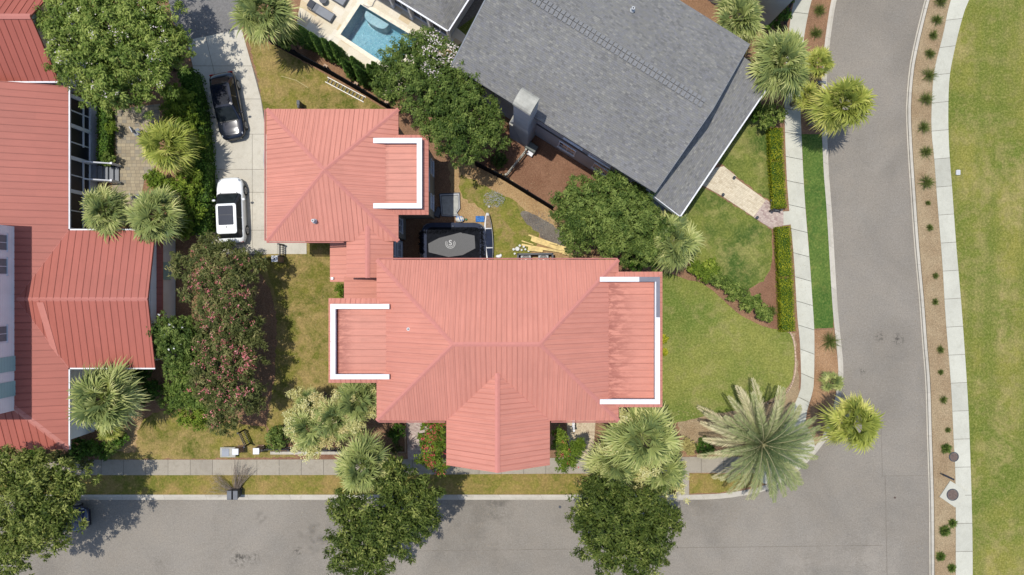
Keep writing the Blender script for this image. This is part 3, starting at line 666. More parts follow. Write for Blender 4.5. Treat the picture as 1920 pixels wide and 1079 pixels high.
def vent_pipe(root, px, py, z, h=0.35, name='vent_pipe'):
    x, y = P(px, py, z+h); mb = MB(); mb.cyl((x,y,z-0.2),(x,y,z+h),0.06,0.06,10); mb.cyl((x,y,z+h-0.08),(x,y,z+h+0.03),0.10,0.10,12); mb.cyl((x,y,z-0.05),(x,y,z+0.06),0.16,0.08,12)
    o = mb.build(name, M['lgrey'], root); t = MB(); t.cyl((x,y,z+h+0.031),(x,y,z+h+0.04),0.05,0.05,8); t.build('opening', M['black'], o)

# main house
HM = thing('house', 'large red roofed house with two white-edged flat wings, on the street corner', 'house', (-0.9, -3.2, ZB))
hx0, hx1, hy0, hy1, ze, zr = -8.33, 6.56, -8.2, 1.71, 7.0, 10.0
r = hip_roof(HM, hx0, hx1, hy0, hy1, ze, zr+0.03, 0.31, M['roof'], M['cap'])
g = MB(); gx0, gx1, gy, gz = -4.04, 2.33, -10.93, 8.95; gm_x = (gx0+gx1)/2
roof_face(g, [(gx0,gy,ze),(gx0,hy0,ze+0.01),(gm_x,-5.0,gz),(gm_x,gy+0.06,gz)], 0.33); roof_face(g, [(gx1,gy,ze),(gx1,hy0,ze+0.01),(gm_x,-5.0,gz),(gm_x,gy+0.06,gz)], 0.33)
for f in (): pass
g.build('gable_roof', M['roof'], HM)
c = MB(); cap_strip(c, (gm_x,gy+0.06,gz),(gm_x,-5.0,gz+0.005), 0.3); cap_strip(c, (gx0,hy0,ze+0.0),(gm_x,-5.0,gz-0.03), 0.16, 0.03); cap_strip(c, (gx1,hy0,ze),(gm_x,-5.0,gz-0.03), 0.16, 0.03); c.build('gable_cap', M['cap'], HM)
wing(HM, -11.28, -7.4, -5.86, -0.66, 7.03, 7.85, 7.40, 0.30, M['roof_flat_l'], 'E')
wing(HM, 5.3, 9.25, -7.36, 0.97, 7.03, 7.85, 7.40, 0.29, M['roof_flat_r'], 'W', True)
b = MB(); b.bb(hx0+0.5, hx1-0.5, hy0+0.5, hy1-0.5, ZB, 7.1); b.bb(-10.85, -7.8, -5.4, -1.1, ZB, 7.0); b.bb(6.0, 8.85, -6.95, 0.55, ZB, 7.0)
b.build('wall', M['wall_beige'], HM)
for (o, u, n) in (((-6.6,hy1-0.5),(1,0),(0,1)),((-3.6,hy1-0.5),(1,0),(0,1)),((2.6,hy1-0.5),(1,0),(0,1)),((8.85,-1.3),(0,1),(1,0)),((8.85,-3.2),(0,1),(1,0)),((8.85,-5.2),(0,1),(1,0)),((-10.85,-2.4),(0,1),(-1,0)),((-10.85,-4.2),(0,1),(-1,0)),((-6.3,hy0+0.5),(1,0),(0,-1)),((4.2,hy0+0.5),(1,0),(0,-1))):
    window(HM, o, u, 1.0, 1.0, 2.8, n=n); window(HM, o, u, 1.0, 4.4, 6.1, n=n)
# two-storey front porch under the gable
b = MB(); b.bb(gx0+0.3, gx1-0.3, gy+0.5, hy0+0.6, ZB, 0.5); b.build('porch_floor', M['wall_grey'], HM)
b = MB(); b.bb(gx0+0.3, gx1-0.3, gy+0.5, hy0+0.5, 3.55, 3.75); b.build('balcony_floor', M['trim'], HM)
for x in (gx0+0.45, -1.9, 0.2, gx1-0.45):
    b = MB(); b.box((x, gy+0.65, 3.75), (0.22,0.22,6.5)); b.box((x, gy+0.65, 0.6), (0.32,0.32,0.2)); b.box((x, gy+0.65, 6.85), (0.32,0.32,0.2)); b.build('column', M['white'], HM)
for z in (0.5, 3.75):
    b = MB(); b.bb(gx0+0.55, gx1-0.55, gy+0.62, gy+0.68, z+0.85, z+0.92); b.bb(gx0+0.55, gx1-0.55, gy+0.62, gy+0.68, z+0.1, z+0.15)
    x = gx0+0.6
    while x < gx1-0.6: b.bb(x, x+0.03, gy+0.635, gy+0.665, z+0.15, z+0.85); x += 0.13
    b.build('railing', M['white'], HM)
b = MB(); n0 = (gx0+0.3, gy+0.55, 6.95); b.mesh([(gx0+0.3,gy+0.5,6.95),(gx1-0.3,gy+0.5,6.95),(gm_x,gy+0.5,8.75),(gx0+0.3,gy+0.6,6.95),(gx1-0.3,gy+0.6,6.95),(gm_x,gy+0.6,8.75)],[(0,1,2),(5,4,3),(0,3,4,1),(1,4,5,2),(2,5,3,0)]); b.build('gable_wall', M['wall_white'], HM)
door(HM, (-0.9, hy0+0.5), (1,0), (0,-1))
# side stoop seen right of the gable
b = MB(); b.bb(2.35, 4.2, -8.9, -7.7, ZB, 0.55); b.bb(2.9, 4.2, -9.2, -8.9, ZB, 0.34); b.build('stoop', M['lgrey'], HM)
b = MB(); b.bb(2.2, 4.35, -8.62, -8.54, 1.42, 1.5); b.bb(2.2, 4.35, -8.62, -8.54, 0.7, 0.75); b.bb(4.27,4.35,-9.9,-8.6,1.42,1.5); b.bb(4.27,4.35,-9.9,-8.6,0.6,0.65)
for i in range(8): b.bb(2.35+i*0.24, 2.39+i*0.24, -8.6, -8.56, 0.55, 1.42)
for i in range(6): b.bb(4.29, 4.33, -9.8+i*0.2, -9.76+i*0.2, ZB, 1.42)
for x, y in ((4.31,-8.58),(4.31,-9.95)): b.box((x,y,0.85),(0.13,0.13,1.5))
b.build('stoop_railing', M['trim'], HM)
for px, py in ((765.5,617.5),): vent_pipe(HM, px, py, 8.0)
rg = plain('red_gutter',(0.36,0.14,0.11),0.5)
for p, q in (((-8.2,1.78,7.0),(6.5,1.78,7.0)),((-8.2,-8.27,7.0),(-4.1,-8.27,7.0)),((2.4,-8.27,7.0),(6.5,-8.27,7.0))): b = MB(); b.tube([p,q],0.045,6); b.build('gutter', rg, HM)
# connector between house and garage
HC = thing('house_link', 'narrow red metal roofed passage joining the garage to the corner house', 'passage', (-9, 1.6, ZB))
g = MB(); roof_face(g, [(-10.49,0.62,5.75),(-10.49,3.6,5.75),(-9.02,3.9,6.42),(-9.02,0.62,6.42)], 0.34); roof_face(g, [(-7.53,0.62,5.75),(-7.53,3.6,5.75),(-9.02,3.9,6.42),(-9.02,0.62,6.42)], 0.34)
ro = g.build('roof', M['roof'], HC); c = MB(); cap_strip(c, (-9.02,0.6,6.43),(-9.02,3.9,6.43), 0.3); c.build('ridge_cap', M['cap'], ro)
b = MB(); b.bb(-10.1,-7.8,0.75,3.3,ZB,5.75); b.build('wall', M['wall_grey'], HC)
window(HC, (-7.8, 2.6), (0,1), 0.9, 1.1, 2.4, n=(1,0)); window(HC, (-7.8, 2.6), (0,1), 0.9, 3.8, 5.0, n=(1,0)); window(HC, (-10.1, 2.0), (0,1), 0.9, 4.7, 5.4, n=(-1,0))
g = MB(); roof_face(g, [(-12.0,0.38,4.0),(-10.1,0.38,4.45),(-10.1,3.35,4.45),(-12.0,3.35,4.0)], 0.42); g.build('side_roof', M['roof'], HC)
g = MB(); roof_face(g, [(-10.95,-1.05,4.5),(-8.0,-1.05,5.1),(-8.0,0.72,5.1),(-10.95,0.72,4.5)], 0.42); g.build('rear_roof', M['roof_flat'], HC)
b = MB()
for x, y in ((-11.8,0.6),(-11.8,3.1),(-10.75,-0.5)): b.box((x,y,2.2),(0.16,0.16,4.1-0.0))
b.bb(-11.9,-10.0,0.5,3.2,ZB,0.35); b.build('porch', M['trim'], HC)
b = MB(); b.bb(-12.1,-11.6,1.0,2.75,ZB,0.26); b.build('step', M['woodold'], HC)
for y in (0.93, 2.83): b = MB(); b.bb(-12.35,-11.7,y-0.05,y+0.05,0.95,1.02); b.box((-12.35,y,0.55),(0.1,0.1,0.9)); b.bb(-12.35,-11.7,y-0.02,y+0.02,0.5,0.54); b.build('handrail', M['dgrey'], HC)
# garage
HG = thing('garage', 'square two storey garage with red pyramid roof and one white-edged flat wing, beside the driveway', 'garage', (-11.3, 7.1, ZB))
hip_roof(HG, -15.47, -7.155, 2.92, 11.25, 6.0, 7.9, 0.31, M['roof'], M['cap'])
wing(HG, -8.6, -5.25, 4.575, 9.6, 6.05, 6.70, 6.33, 0.32, M['roof_flat_g'], 'W')
b = MB(); b.bb(-15.0,-7.6,3.4,10.8,ZB,6.05); b.bb(-7.7,-5.55,4.9,9.25,ZB,6.0); b.build('wall', M['wall_beige'], HG)
window(HG, (-5.55, 8.3), (0,1), 0.9, 1.2, 2.4, n=(1,0)); window(HG, (-5.55, 5.9), (0,1), 0.9, 1.2, 2.4, n=(1,0)); window(HG, (-5.55, 7.1), (0,1), 1.3, 4.0, 5.2, n=(1,0)); window(HG, (-7.6,4.2), (0,1), 0.8, 2.0, 3.4, n=(1,0))
for y in (5.4, 8.6):
    b = MB()
    for k in range(4): b.bb(-15.05,-15.02,y-1.25,y+1.25,ZB+0.03+k*0.58,ZB+0.57+k*0.58)
    b.build('garage_door', M['white'], HG)
for y in (5.4, 8.6): window(HG, (-15.0, y), (0,1), 1.0, 3.8, 5.2, n=(-1,0))
vent_pipe(HG, 586.5, 414, 6.75, 0.3)
b = MB(); b.tube([(-15.55,11.2,6.0),(-15.55,2.95,6.0)],0.05,6); b.build('gutter', rg, HG); b = MB(); b.tube([(-15.45,2.85,6.0),(-10.6,2.85,6.0)],0.045,6); b.build('gutter', rg, HG)
b = MB(); b.tube([P3(497,281,0.3),P3(495.5,281,1.6),P3(494.5,300,1.7),P3(496,318,1.4),P3(498,320,0.4)],0.03,6); tag(b.build('garden_hose', M['lgrey']), 'pale looped garden hose hanging on the driveway side of the garage', 'hose')

# grey shingle house
UV_ = Vector((0.537,0.843,0)).normalized(); VV = Vector((0.848,-0.529,0)).normalized()
B0 = Vector((8.9,5.91,0)); A0 = B0+UV_*10.98; C0 = B0-VV*14.9; D0 = C0+UV_*10.98; zE, zR = 6.5, 8.75
HS = thing('shingle_house', 'grey shingle roofed house turned at an angle, with a chimney and a long ridge vent', 'house', (4.0, 13.0, ZB))
Z3 = lambda v, z: Vector((v.x, v.y, z))
mB, mC = (A0+B0)/2, (C0+D0)/2
g = MB(); roof_face(g, [Z3(C0,zE),Z3(B0,zE),Z3(mB,zR),Z3(mC,zR)], 0, 0.18); roof_face(g, [Z3(B0,zE)+Vector((0,0,0)),Z3(A0,zE),Z3(mB,zR)] if False else [Z3(A0,zE),Z3(D0,zE),Z3(mC,zR),Z3(mB,zR)], 0, 0.18)
ro = g.build('roof', M['shingle'], HS)
dz = Vector((0,0,0.05)); vent = MB(); a = mB - VV*0.6; bq = mC + VV*0.6
L = (a-bq).length; ln = int(L/0.30)
for k in range(ln):
    p = bq+VV*((k+0.5)*L/ln)
    for s in (-1, 1):
        q0 = p+UV_*s*0.02; q1 = p+UV_*s*0.30; w = VV*(L/ln*0.5-0.035); za, zb = zR+0.07, zR+0.07-0.28*0.41
        vent.mesh([Z3(q0-w,za),Z3(q0+w,za),Z3(q1+w,zb),Z3(q1-w,zb),Z3(q0-w,za-0.1),Z3(q0+w,za-0.1),Z3(q1+w,zb-0.1),Z3(q1-w,zb-0.1)],[(0,1,2,3),(0,1,5,4),(1,2,6,5),(2,3,7,6),(3,0,4,7)])
vent.build('ridge_vent', plain('vent_shingle',(0.17,0.17,0.17),0.9,0,0.2,8), ro)
f = MB()
for p, q in ((B0,mB),(mB,A0)):
    a3 = Z3(p, zE if p is not mB else zR); b3 = Z3(q, zE if q is not mB else zR)
    o = VV*0.03; f.hexa([a3+o-Vector((0,0,.22)), b3+o-Vector((0,0,.22)), b3+o*0+Vector((0,0,-.22)), a3+o*0+Vector((0,0,-.22)), a3+o-Vector((0,0,.0)), b3+o-Vector((0,0,.0)), b3+o*0, a3+o*0])
a3 = Z3(C0,zE); b3 = Z3(D0,zE); m3 = Z3(mC,zR)
for p, q in ((a3,m3),(m3,b3)):
    o = -VV*0.08; f.hexa([p+o-Vector((0,0,.22)), q+o-Vector((0,0,.22)), q-Vector((0,0,.22)), p-Vector((0,0,.22)), p+o+Vector((0,0,.02)), q+o+Vector((0,0,.02)), q+Vector((0,0,.02)), p+Vector((0,0,.02))])
f.build('rake_board', M['mgrey'], HS)
IN = 0.42; wB = B0+UV_*IN-VV*IN; wC = C0+UV_*IN+VV*IN; wD = D0-UV_*IN+VV*IN; wA = A0-UV_*IN-VV*IN
b = MB(); b.prism([(v.x,v.y) for v in (wC,wB,wA,wD)], ZB, zE-0.05); mm = (wA+wB)/2; mn = (wC+wD)/2
b.mesh([Z3(wB,zE-.06),Z3(wA,zE-.06),Z3(mm,zR-.3),Z3(wC,zE-.06),Z3(wD,zE-.06),Z3(mn,zR-.3)],[(0,1,2),(5,4,3),(0,2,5,3),(1,4,5,2)])
b.build('wall', M['wall_grey'], HS)
nS = -UV_
def onwall(px, py, z):      # distance along the SW wall of a pixel at height z
    x, y = P(px, py, z); return (Vector((x, y, 0))-wC).dot(VV)
for px, py, w, z0_, z1_ in ((1066,283,1.25,4.35,5.2),(1117,315,1.5,4.0,5.3),(1182,352,1.5,4.0,5.3)):
    s = onwall(px, py, 4.7); o = wC+VV*s; window(HS, o, VV, w, z0_, z1_, n=nS, dep=0.05, gl=M['blind'])
for s, w in ((8.2,1.2),(11.0,1.2)): window(HS, wC+VV*s, VV, w, 1.2, 2.7, n=nS)
b = MB(); b.hexa([wC+VV*5.3-UV_*0.05+Vector((0,0,3.35)), wB-UV_*0.05+Vector((0,0,3.35)), wB+Vector((0,0,3.35)), wC+VV*5.3+Vector((0,0,3.35)), wC+VV*5.3-UV_*0.05+Vector((0,0,3.6)), wB-UV_*0.05+Vector((0,0,3.6)), wB+Vector((0,0,3.6)), wC+VV*5.3+Vector((0,0,3.6))])
b.build('belt_board', M['dgrey'], HS)
# porch roof on the street side
zo = 4.9; pE = [P3(1449,148,zo), P3(1275,405,zo)]; zp = 5.35
q0 = B0+UV_*0.1; q1 = A0-UV_*0.35
g = MB(); roof_face(g, [Z3(pE[1],zo), Z3(pE[0],zo), Z3(q1-VV*0.5,zp+0.15), Z3(q0-VV*0.5,zp+0.15)], 0, 0.14); po = g.build('porch_roof', M['shingle'], HS)
b = MB(); e0, e1 = pE; d = (e0-e1).normalized(); nn = Vector((d.y,-d.x,0)); b.hexa([e1-Vector((0,0,.14)), e0-Vector((0,0,.14)), e0+nn*0.09-Vector((0,0,.14)), e1+nn*0.09-Vector((0,0,.14)), e1, e0, e0+nn*0.09, e1+nn*0.09]); b.build('gutter', M['white'], po)
b = MB()
for t in range(6):
    p = e1+(e0-e1)*(t+0.5)/6-nn*0.35; b.box((p.x,p.y,2.45),(0.2,0.2,4.7),math.atan2(d.y,d.x))
b.build('porch_column', M['white'], HS)
b = MB(); s0, s1 = Z3(pE[1],zo)-d*0.06, Z3(q0-VV*0.2,zp)-d*0.06; b.hexa([s0-Vector((0,0,.5)), s1-Vector((0,0,.6)), s1+d*0.1-Vector((0,0,.6)), s0+d*0.1-Vector((0,0,.5)), s0-Vector((0,0,.01)), s1-Vector((0,0,.01)), s1+d*0.1-Vector((0,0,.01)), s0+d*0.1-Vector((0,0,.01))]); b.build('porch_fascia', M['white'], HS)
b = MB(); fl = [e1-nn*0.3, e0-nn*0.3, wA, wB]; b.prism([(v.x,v.y) for v in fl], ZB, 0.55); b.build('porch_floor', M['mgrey'], HS)
for px, py in ((1187.5,15.5),(1236.5,98.5)): vent_pipe(HS, px, py, 7.75, 0.28)
# chimney
C1, C2, C3_, C4 = [Vector(v) for v in ((0.09,10.62,0),(1.02,10.02,0),(1.56,10.92,0),(0.63,11.52,0))]
vx = (C2-C1).normalized(); vy = (C4-C1).normalized(); lw = (C2-C1).length; ld = (C4-C1).length
CH = MB(); base = [C1-vx*0.30-vy*0.03, C2+vx*0.08-vy*0.03, C2+vx*0.08+vy*1.2, C1-vx*0.30+vy*1.2]
rings = [[Z3(p,ZB) for p in base],[Z3(p,4.5) for p in base],[Z3(p,5.2) for p in (C1-vx*0.0,C2,C3_,C4)],[Z3(p,9.45) for p in (C1,C2,C3_,C4)]]
CH.loft([[tuple(p) for p in rr] for rr in rings]); cho = CH.build('chimney', M['stucco'], HS)
cp = MB(); ov = 0.05; rr = []
for i in range(9):
    a = math.pi*i/8; off = -math.cos(a)*(ld/2+ov); zz = 9.4+0.02+0.42*math.sin(a)
    rr.append((off, zz))
for side in (0,): 
    ringA = [tuple(C1-vx*ov+vy*(ld/2+o)+Vector((0,0,z))) for o, z in rr]; ringB = [tuple(C2+vx*ov+vy*(ld/2+o)+Vector((0,0,z))) for o, z in rr]
    cp.loft([ringA, ringB])
cp.build('chimney_cap', M['stucco_cap'], cho)
sp = MB(); e = C1-vx*0.28; sp.mesh([tuple(Z3(e-vy*0.12,4.51)),tuple(Z3(C1-vy*0.12,4.51)),tuple(Z3(C1+vy*0.8,5.05)),tuple(Z3(e+vy*0.8,5.05)),tuple(Z3(e-vy*0.12,4.3)),tuple(Z3(C1+vy*0.8,4.3)),tuple(Z3(e+vy*0.8,4.3))],[(0,1,2,3),(0,3,6,4)]); sp.build('shoulder', M['stucco_cap'], cho)

# pool house, top
PH = thing('pool_house', 'small grey hip roofed pool house with white gutters beside the pool', 'pool house', (-5.0, 21, ZB))
k0 = P3(840,57,3.1); k0.z = 0; a = k0; bb_ = k0-VV*7.0; cc = bb_+UV_*7; dd = k0+UV_*7; rz_ = 4.9
r1 = (a+bb_+cc+dd)/4
g = MB()
for p, q in ((bb_,a),(a,dd),(dd,cc),(cc,bb_)): roof_face(g, [Z3(p,3.1),Z3(q,3.1),Z3(r1,rz_)], 0, 0.12)
ro = g.build('roof', M['shingle'], PH)
b = MB()
for p, q in ((bb_,a),(a,dd)):
    d = (q-p).normalized(); nn = Vector((d.y,-d.x,0)); P0, P1 = Z3(p,3.08), Z3(q,3.08)
    b.hexa([P0-Vector((0,0,.12)),P1-Vector((0,0,.12)),P1+nn*.1-Vector((0,0,.12)),P0+nn*.1-Vector((0,0,.12)),P0+Vector((0,0,.0)),P1,P1+nn*.1,P0+nn*.1])
b.build('gutter', M['trim'], ro)
b = MB(); w4 = [a-VV*.4+UV_*.4, dd-VV*.4-UV_*.4, cc+VV*.4-UV_*.4, bb_+VV*.4+UV_*.4]; b.prism([(v.x,v.y) for v in w4], ZB, 3.0); b.build('wall', M['wall_grey'], PH)
for i in range(5):
    p = a-VV*(0.25+i*1.6)+UV_*0.2; b = MB(); b.box((p.x,p.y,1.55),(0.18,0.18,2.9),math.atan2(VV.y,VV.x)); b.box((p.x,p.y,0.2),(0.3,0.3,0.2),math.atan2(VV.y,VV.x)); b.build('post', M['trim'], PH)
    if i < 4: window(PH, a-VV*(1.15+i*1.6)+UV_*0.4, VV, 1.2, 0.4, 2.5, n=-UV_)
# neighbour at the top edge
NH = thing('neighbour_house', 'grey house at the top edge of the photo behind the shingle roof', 'house', (14.5, 24, ZB))
nb = P3(1345,14,0); nb.z = 0
b = MB(); q = [nb, nb+VV*3.6, nb+VV*3.6+UV_*9, nb+UV_*9-VV*5, nb-VV*5]; b.prism([(v.x,v.y) for v in q], ZB, 5.8); b.build('wall', M['wall_grey'], NH)
g = MB(); e = 0.3; qa, qb, qc, qd = nb-VV*5.3+UV_*0.9, nb+VV*3.0+UV_*0.9, nb+VV*3.9+UV_*9.3, nb-VV*5.3+UV_*9.3; ctr = (qa+qb+qc+qd)/4
for p, s in ((qa,qb),(qb,qc),(qc,qd),(qd,qa)): roof_face(g, [Z3(p,5.85),Z3(s,5.85),Z3(ctr,7.9)], 0, 0.12)
g.build('roof', M['shingle'], NH)
p1 = P3(1424,16,2.6); b = MB(); t0 = Vector((p1.x,p1.y,0)); qq = [t0, t0+UV_*2.5+VV*0.0, t0+UV_*2.5-VV*1.4, t0-VV*1.4]
b.prism([(v.x,v.y) for v in qq], 2.3, 2.5); 
for i in range(4): pth = qq[i]; b.box((pth.x,pth.y,1.3),(0.14,0.14,2.4)); b.box((pth.x,pth.y,2.85),(0.12,0.12,0.8))
for i in (0,3): 
    s, e_ = qq[i], qq[(i+1)%4]; d = e_-s; b.hexa([Z3(s,3.15),Z3(e_,3.15),Z3(e_+Vector((.06,.06,0)),3.15),Z3(s+Vector((.06,.06,0)),3.15),Z3(s,3.22),Z3(e_,3.22),Z3(e_+Vector((.06,.06,0)),3.22),Z3(s+Vector((.06,.06,0)),3.22)])
    for k in range(10): p = s+d*(k+.5)/10; b.box((p.x,p.y,2.85),(0.04,0.04,0.65))
b.build('balcony', M['trim'], NH)
window(NH, nb-VV*0.7, VV, 0.9, 3.5, 5.0, n=-UV_)

# left house
HL = thing('left_house', 'darker red roofed house with pale upper storey, cut by the left edge', 'house', (-31, -0.5, ZB))
sl_ = 0.33; xe, yN, yS, zl = -29.5, 13.39, -10.77, 3.6
zz = lambda x: zl + sl_*(xe-x)
g = MB(); xr_ = -36.0
roof_face(g, [(xe,yS,zl),(xe,yN,zl),(xr_,yN,zz(xr_)),(xr_,yS+(xe-xr_),zz(xr_))], 0.46, 0.15)
roof_face(g, [(xe,yS,zl),(xr_,yS+(xe-xr_),zz(xr_)),(-46,yS+(xe-xr_),zz(xr_)),(-46,yS,zl)], 0.46, 0.15)
roof_face(g, [(xr_,yN,zz(xr_)),(xr_,yS+(xe-xr_),zz(xr_)),(-46,yS+(xe-xr_),zl-.3),(-46,yN,zl-.3)], 0.46, 0.15)
lo = g.build('lower_roof', M['roof2'], HL); c = MB(); cap_strip(c, (xe,yS,zl),(xr_,yS+(xe-xr_),zz(xr_)), 0.42, 0.05); c.build('ridge_cap', M['cap2'], lo)
gyN, gyS, gzr, gxe = 3.81, -5.34, 4.52, -23.75; gym = (gyN+gyS)/2; gxi = xe-(gzr-zl)/sl_
g = MB(); roof_face(g, [(gxe,gyN,zl),(xe,gyN,zl),(gxi,gym,gzr),(gxe,gym,gzr)], 0.46, 0.15); roof_face(g, [(gxe,gyS,zl),(xe,gyS,zl),(gxi,gym,gzr),(gxe,gym,gzr)], 0.46, 0.15)
go = g.build('gable_roof', M['roof2'], HL); c = MB(); cap_strip(c, (gxe,gym,gzr+.0),(gxi,gym,gzr+.0), 0.34, 0.05); cap_strip(c, (xe,gyN,zl+.0),(gxi,gym,gzr-.02), 0.16, 0.03); cap_strip(c, (xe,gyS,zl),(gxi,gym,gzr-.02), 0.16, 0.03)
c.build('ridge_cap', M['cap2'], go)
g = MB(); xs = -30.9; g.mesh([(xs,gym-0.15,gzr-.02),(xs+.45,gym-0.15,gzr-.02),(xs+.45+.0,gyS+1.3,zl+.33),(xs,gyS+1.3,zl+.33)],[(0,1,2,3)]); 
yy = lambda y: gzr-(gym-y)*(gzr-zl)/(gym-gyS)
g = MB(); g.hexa([(-31.0,gym-.2,yy(gym-.2)+.004),(-30.55,gym-.2,yy(gym-.2)+.004),(-29.95,gyS+.25,yy(gyS+.25)+.004),(-30.4,gyS+.65,yy(gyS+.65)+.004),(-31.0,gym-.2,yy(gym-.2)+.03),(-30.55,gym-.2,yy(gym-.2)+.03),(-29.95,gyS+.25,yy(gyS+.25)+.03),(-30.4,gyS+.65,yy(gyS+.65)+.03)]); g.build('valley_flashing', M['cap2'], go)
b = MB(); b.bb(-45,-29.9,-10.3,13.0,ZB,3.5); b.bb(-30,-24.1,-4.95,3.45,ZB,3.55); b.mesh([(-24.1,-4.95,3.5),(-24.1,3.45,3.5),(-24.1,gym,4.36),(-24.3,-4.95,3.5),(-24.3,3.45,3.5),(-24.3,gym,4.36)],[(0,1,2),(5,4,3)]); b.build('lower_wall', M['wall_white'], HL)
g = MB(); roof_face(g, [(-24.12,3.3,2.75),(-24.12,-4.8,2.75),(-23.8,-4.8,2.5),(-23.8,3.3,2.5)], 0.4, 0.08); g.build('pent_roof', M['roof2'], HL)
b = MB(); b.bb(-24.08,-24.0,-0.35+.9,0.85+.9,0.95,2.35); b.build('shutter', M['teal'], HL)
b = MB(); b.bb(-42,-32.4,-8.0,3.97,3.4,7.3); b.build('upper_wall', M['wall_white'], HL)
for y in (3.27,1.75,-2.55,): window(HL, (-32.4,y-0.4), (0,1), 0.95, 5.25, 6.75, n=(1,0), gl=M['mgrey'])
for y in (-4.93,-6.55): b = MB(); b.bb(-32.4,-32.34,y-0.48,y+0.48,4.5,6.9); b.build('shutter', M['teal'], HL)
g = MB(); ux0, ux1, uy0, uy1 = -42.4, -32.05, -8.35, 4.3
for f_ in ([(ux1,uy0,7.3),(ux1,uy1,7.3),(ux1-5.2,uy1-5.2,9.6),(ux1-5.2,uy0+5.2,9.6)],[(ux0,uy0,7.3),(ux0,uy1,7.3),(ux0+5.15,uy1-5.2,9.6),(ux0+5.15,uy0+5.2,9.6)],[(ux0,uy1,7.3),(ux1,uy1,7.3),(ux1-5.2,uy1-5.2,9.6)],[(ux0,uy0,7.3),(ux1,uy0,7.3),(ux1-5.2,uy0+5.2,9.6)]): roof_face(g, f_, 0.46)
g.build('upper_roof', M['roof2'], HL)
for q in ((xe,xe+.09,3.9,yN),(xe,xe+.09,yS,-5.45),(xe+.09,gxe,gyS-.09,gyS),(xe+.09,gxe,gyN,gyN+.09)): b = MB(); b.bb(*q,zl-.12,zl-.01); b.build('gutter', M['white'], HL)
# screened porch wall
px_ = -29.78
b = MB(); b.bb(px_,px_+.1,3.9,13.0,ZB,0.95); b.bb(px_,px_+.13,3.9,13.0,0.9,1.0); b.bb(px_-.02,px_+.1,3.9,13.0,3.1,3.45); b.bb(px_,px_+.11,9.7,13.0,1.62,1.72)
b.bb(px_,px_+.11,3.9,8.8,1.62,1.72)
for y in (12.92,11.95,10.92,9.82,8.75,7.6,6.5,5.2,4.0): b.bb(px_,px_+(.15 if y in (12.92,10.92,8.75,6.5) else .1),y-(.12 if y in (12.92,10.92,8.75,6.5) else .035),y+(.12 if y in (12.92,10.92,8.75,6.5) else .035),0.95,3.3)
so_ = b.build('screen_frame', M['trim'], HL); b = MB(); b.bb(px_-.03,px_+.03,3.95,12.95,1.0,3.1); b.build('screen', M['screen'], so_)
# porch steps
b = MB()
for i in range(5): b.bb(-29.6+i*.3,-29.3+i*.3+.02,7.55,8.6,ZB,0.9-i*.16)
st = b.build('steps', M['mgrey'], HL)
for y in (7.5, 8.7):
    b = MB(); b.tube([(-29.6,y,1.9),(-28.1,y,1.15)],0.05,6)
    for i in range(8): b.box((-29.5+i*.2,y,1.15-i*.09),(0.05,0.05,1.1))
    b.box((-28.05,y,0.7),(0.14,0.14,1.15)); b.build('handrail', M['trim'], st)
b = MB(); ty = -10.1
b.hexa([(-29.6,ty,ZB),(-27.9,ty+.5,ZB),(-27.9,ty+.75,ZB),(-29.6,ty+1.1,ZB),(-29.6,ty,1.0),(-27.9,ty+.5,.3),(-27.9,ty+.75,.3),(-29.6,ty+1.1,1.0)]); b.build('side_ramp', M['lgrey'], HL)
# top-left house
HT = thing('corner_house', 'darker red gabled roof in the top left corner beside the flowering tree', 'house', (-37, 17, ZB))
g = MB(); ry, ex, ey, ez, rz2 = 16.9, -29.75, 13.54, 4.2, 6.5
roof_face(g, [(ex,ey,ez),(-30.0,ry,rz2),(-46,ry,rz2),(-46,ey,ez)], 0.46); roof_face(g, [(-29.3,ry+3.4,ez),(-30.0,ry,rz2),(-46,ry,rz2),(-46,ry+3.4,ez)], 0.46)
ro = g.build('roof', M['roof2'], HT); c = MB(); cap_strip(c, (-30.0,ry,rz2),(-46,ry,rz2), 0.34); c.build('ridge_cap', M['cap2'], ro)
b = MB(); b.bb(-45.5,-30.2,ey+.4,ry+3.0,ZB,4.2); b.mesh([(-30.2,ey+.4,4.15),(-30.2,ry+3,4.15),(-30.2,ry,6.3)],[(0,1,2)]); b.build('wall', M['wall_white'], HT)
b = MB(); b.bb(-46,ex,ey-.1,ey,ez-.12,ez); b.build('gutter', M['white'], HT)
# ------------------------------------------------------------------ foliage
def fastmesh(name, V, Fq, tint, mat, parent=None, smooth=False):
    """V (n,3), Fq (m,4) quads, tint (m)"""
    me = bpy.data.meshes.new(name); off = np.zeros(3); q = parent
    while q is not None: off += np.array(q.location); q = q.parent
    V = V-off; me.vertices.add(len(V)); me.vertices.foreach_set('co', V.astype(np.float32).ravel())
    m, k = Fq.shape; me.loops.add(m*k); me.loops.foreach_set('vertex_index', Fq.astype(np.int32).ravel())
    me.polygons.add(m); me.polygons.foreach_set('loop_start', np.arange(0, m*k, k, dtype=np.int32)); 
    me.update(calc_edges=True); me.materials.append(mat)
    a = me.attributes.new('tint', 'FLOAT', 'FACE'); a.data.foreach_set('value', np.clip(tint, 0, 1).astype(np.float32))
    me.validate(); return link(name, me, parent)
def unit(a): return a/np.maximum(1e-9, np.linalg.norm(a, axis=-1, keepdims=True))
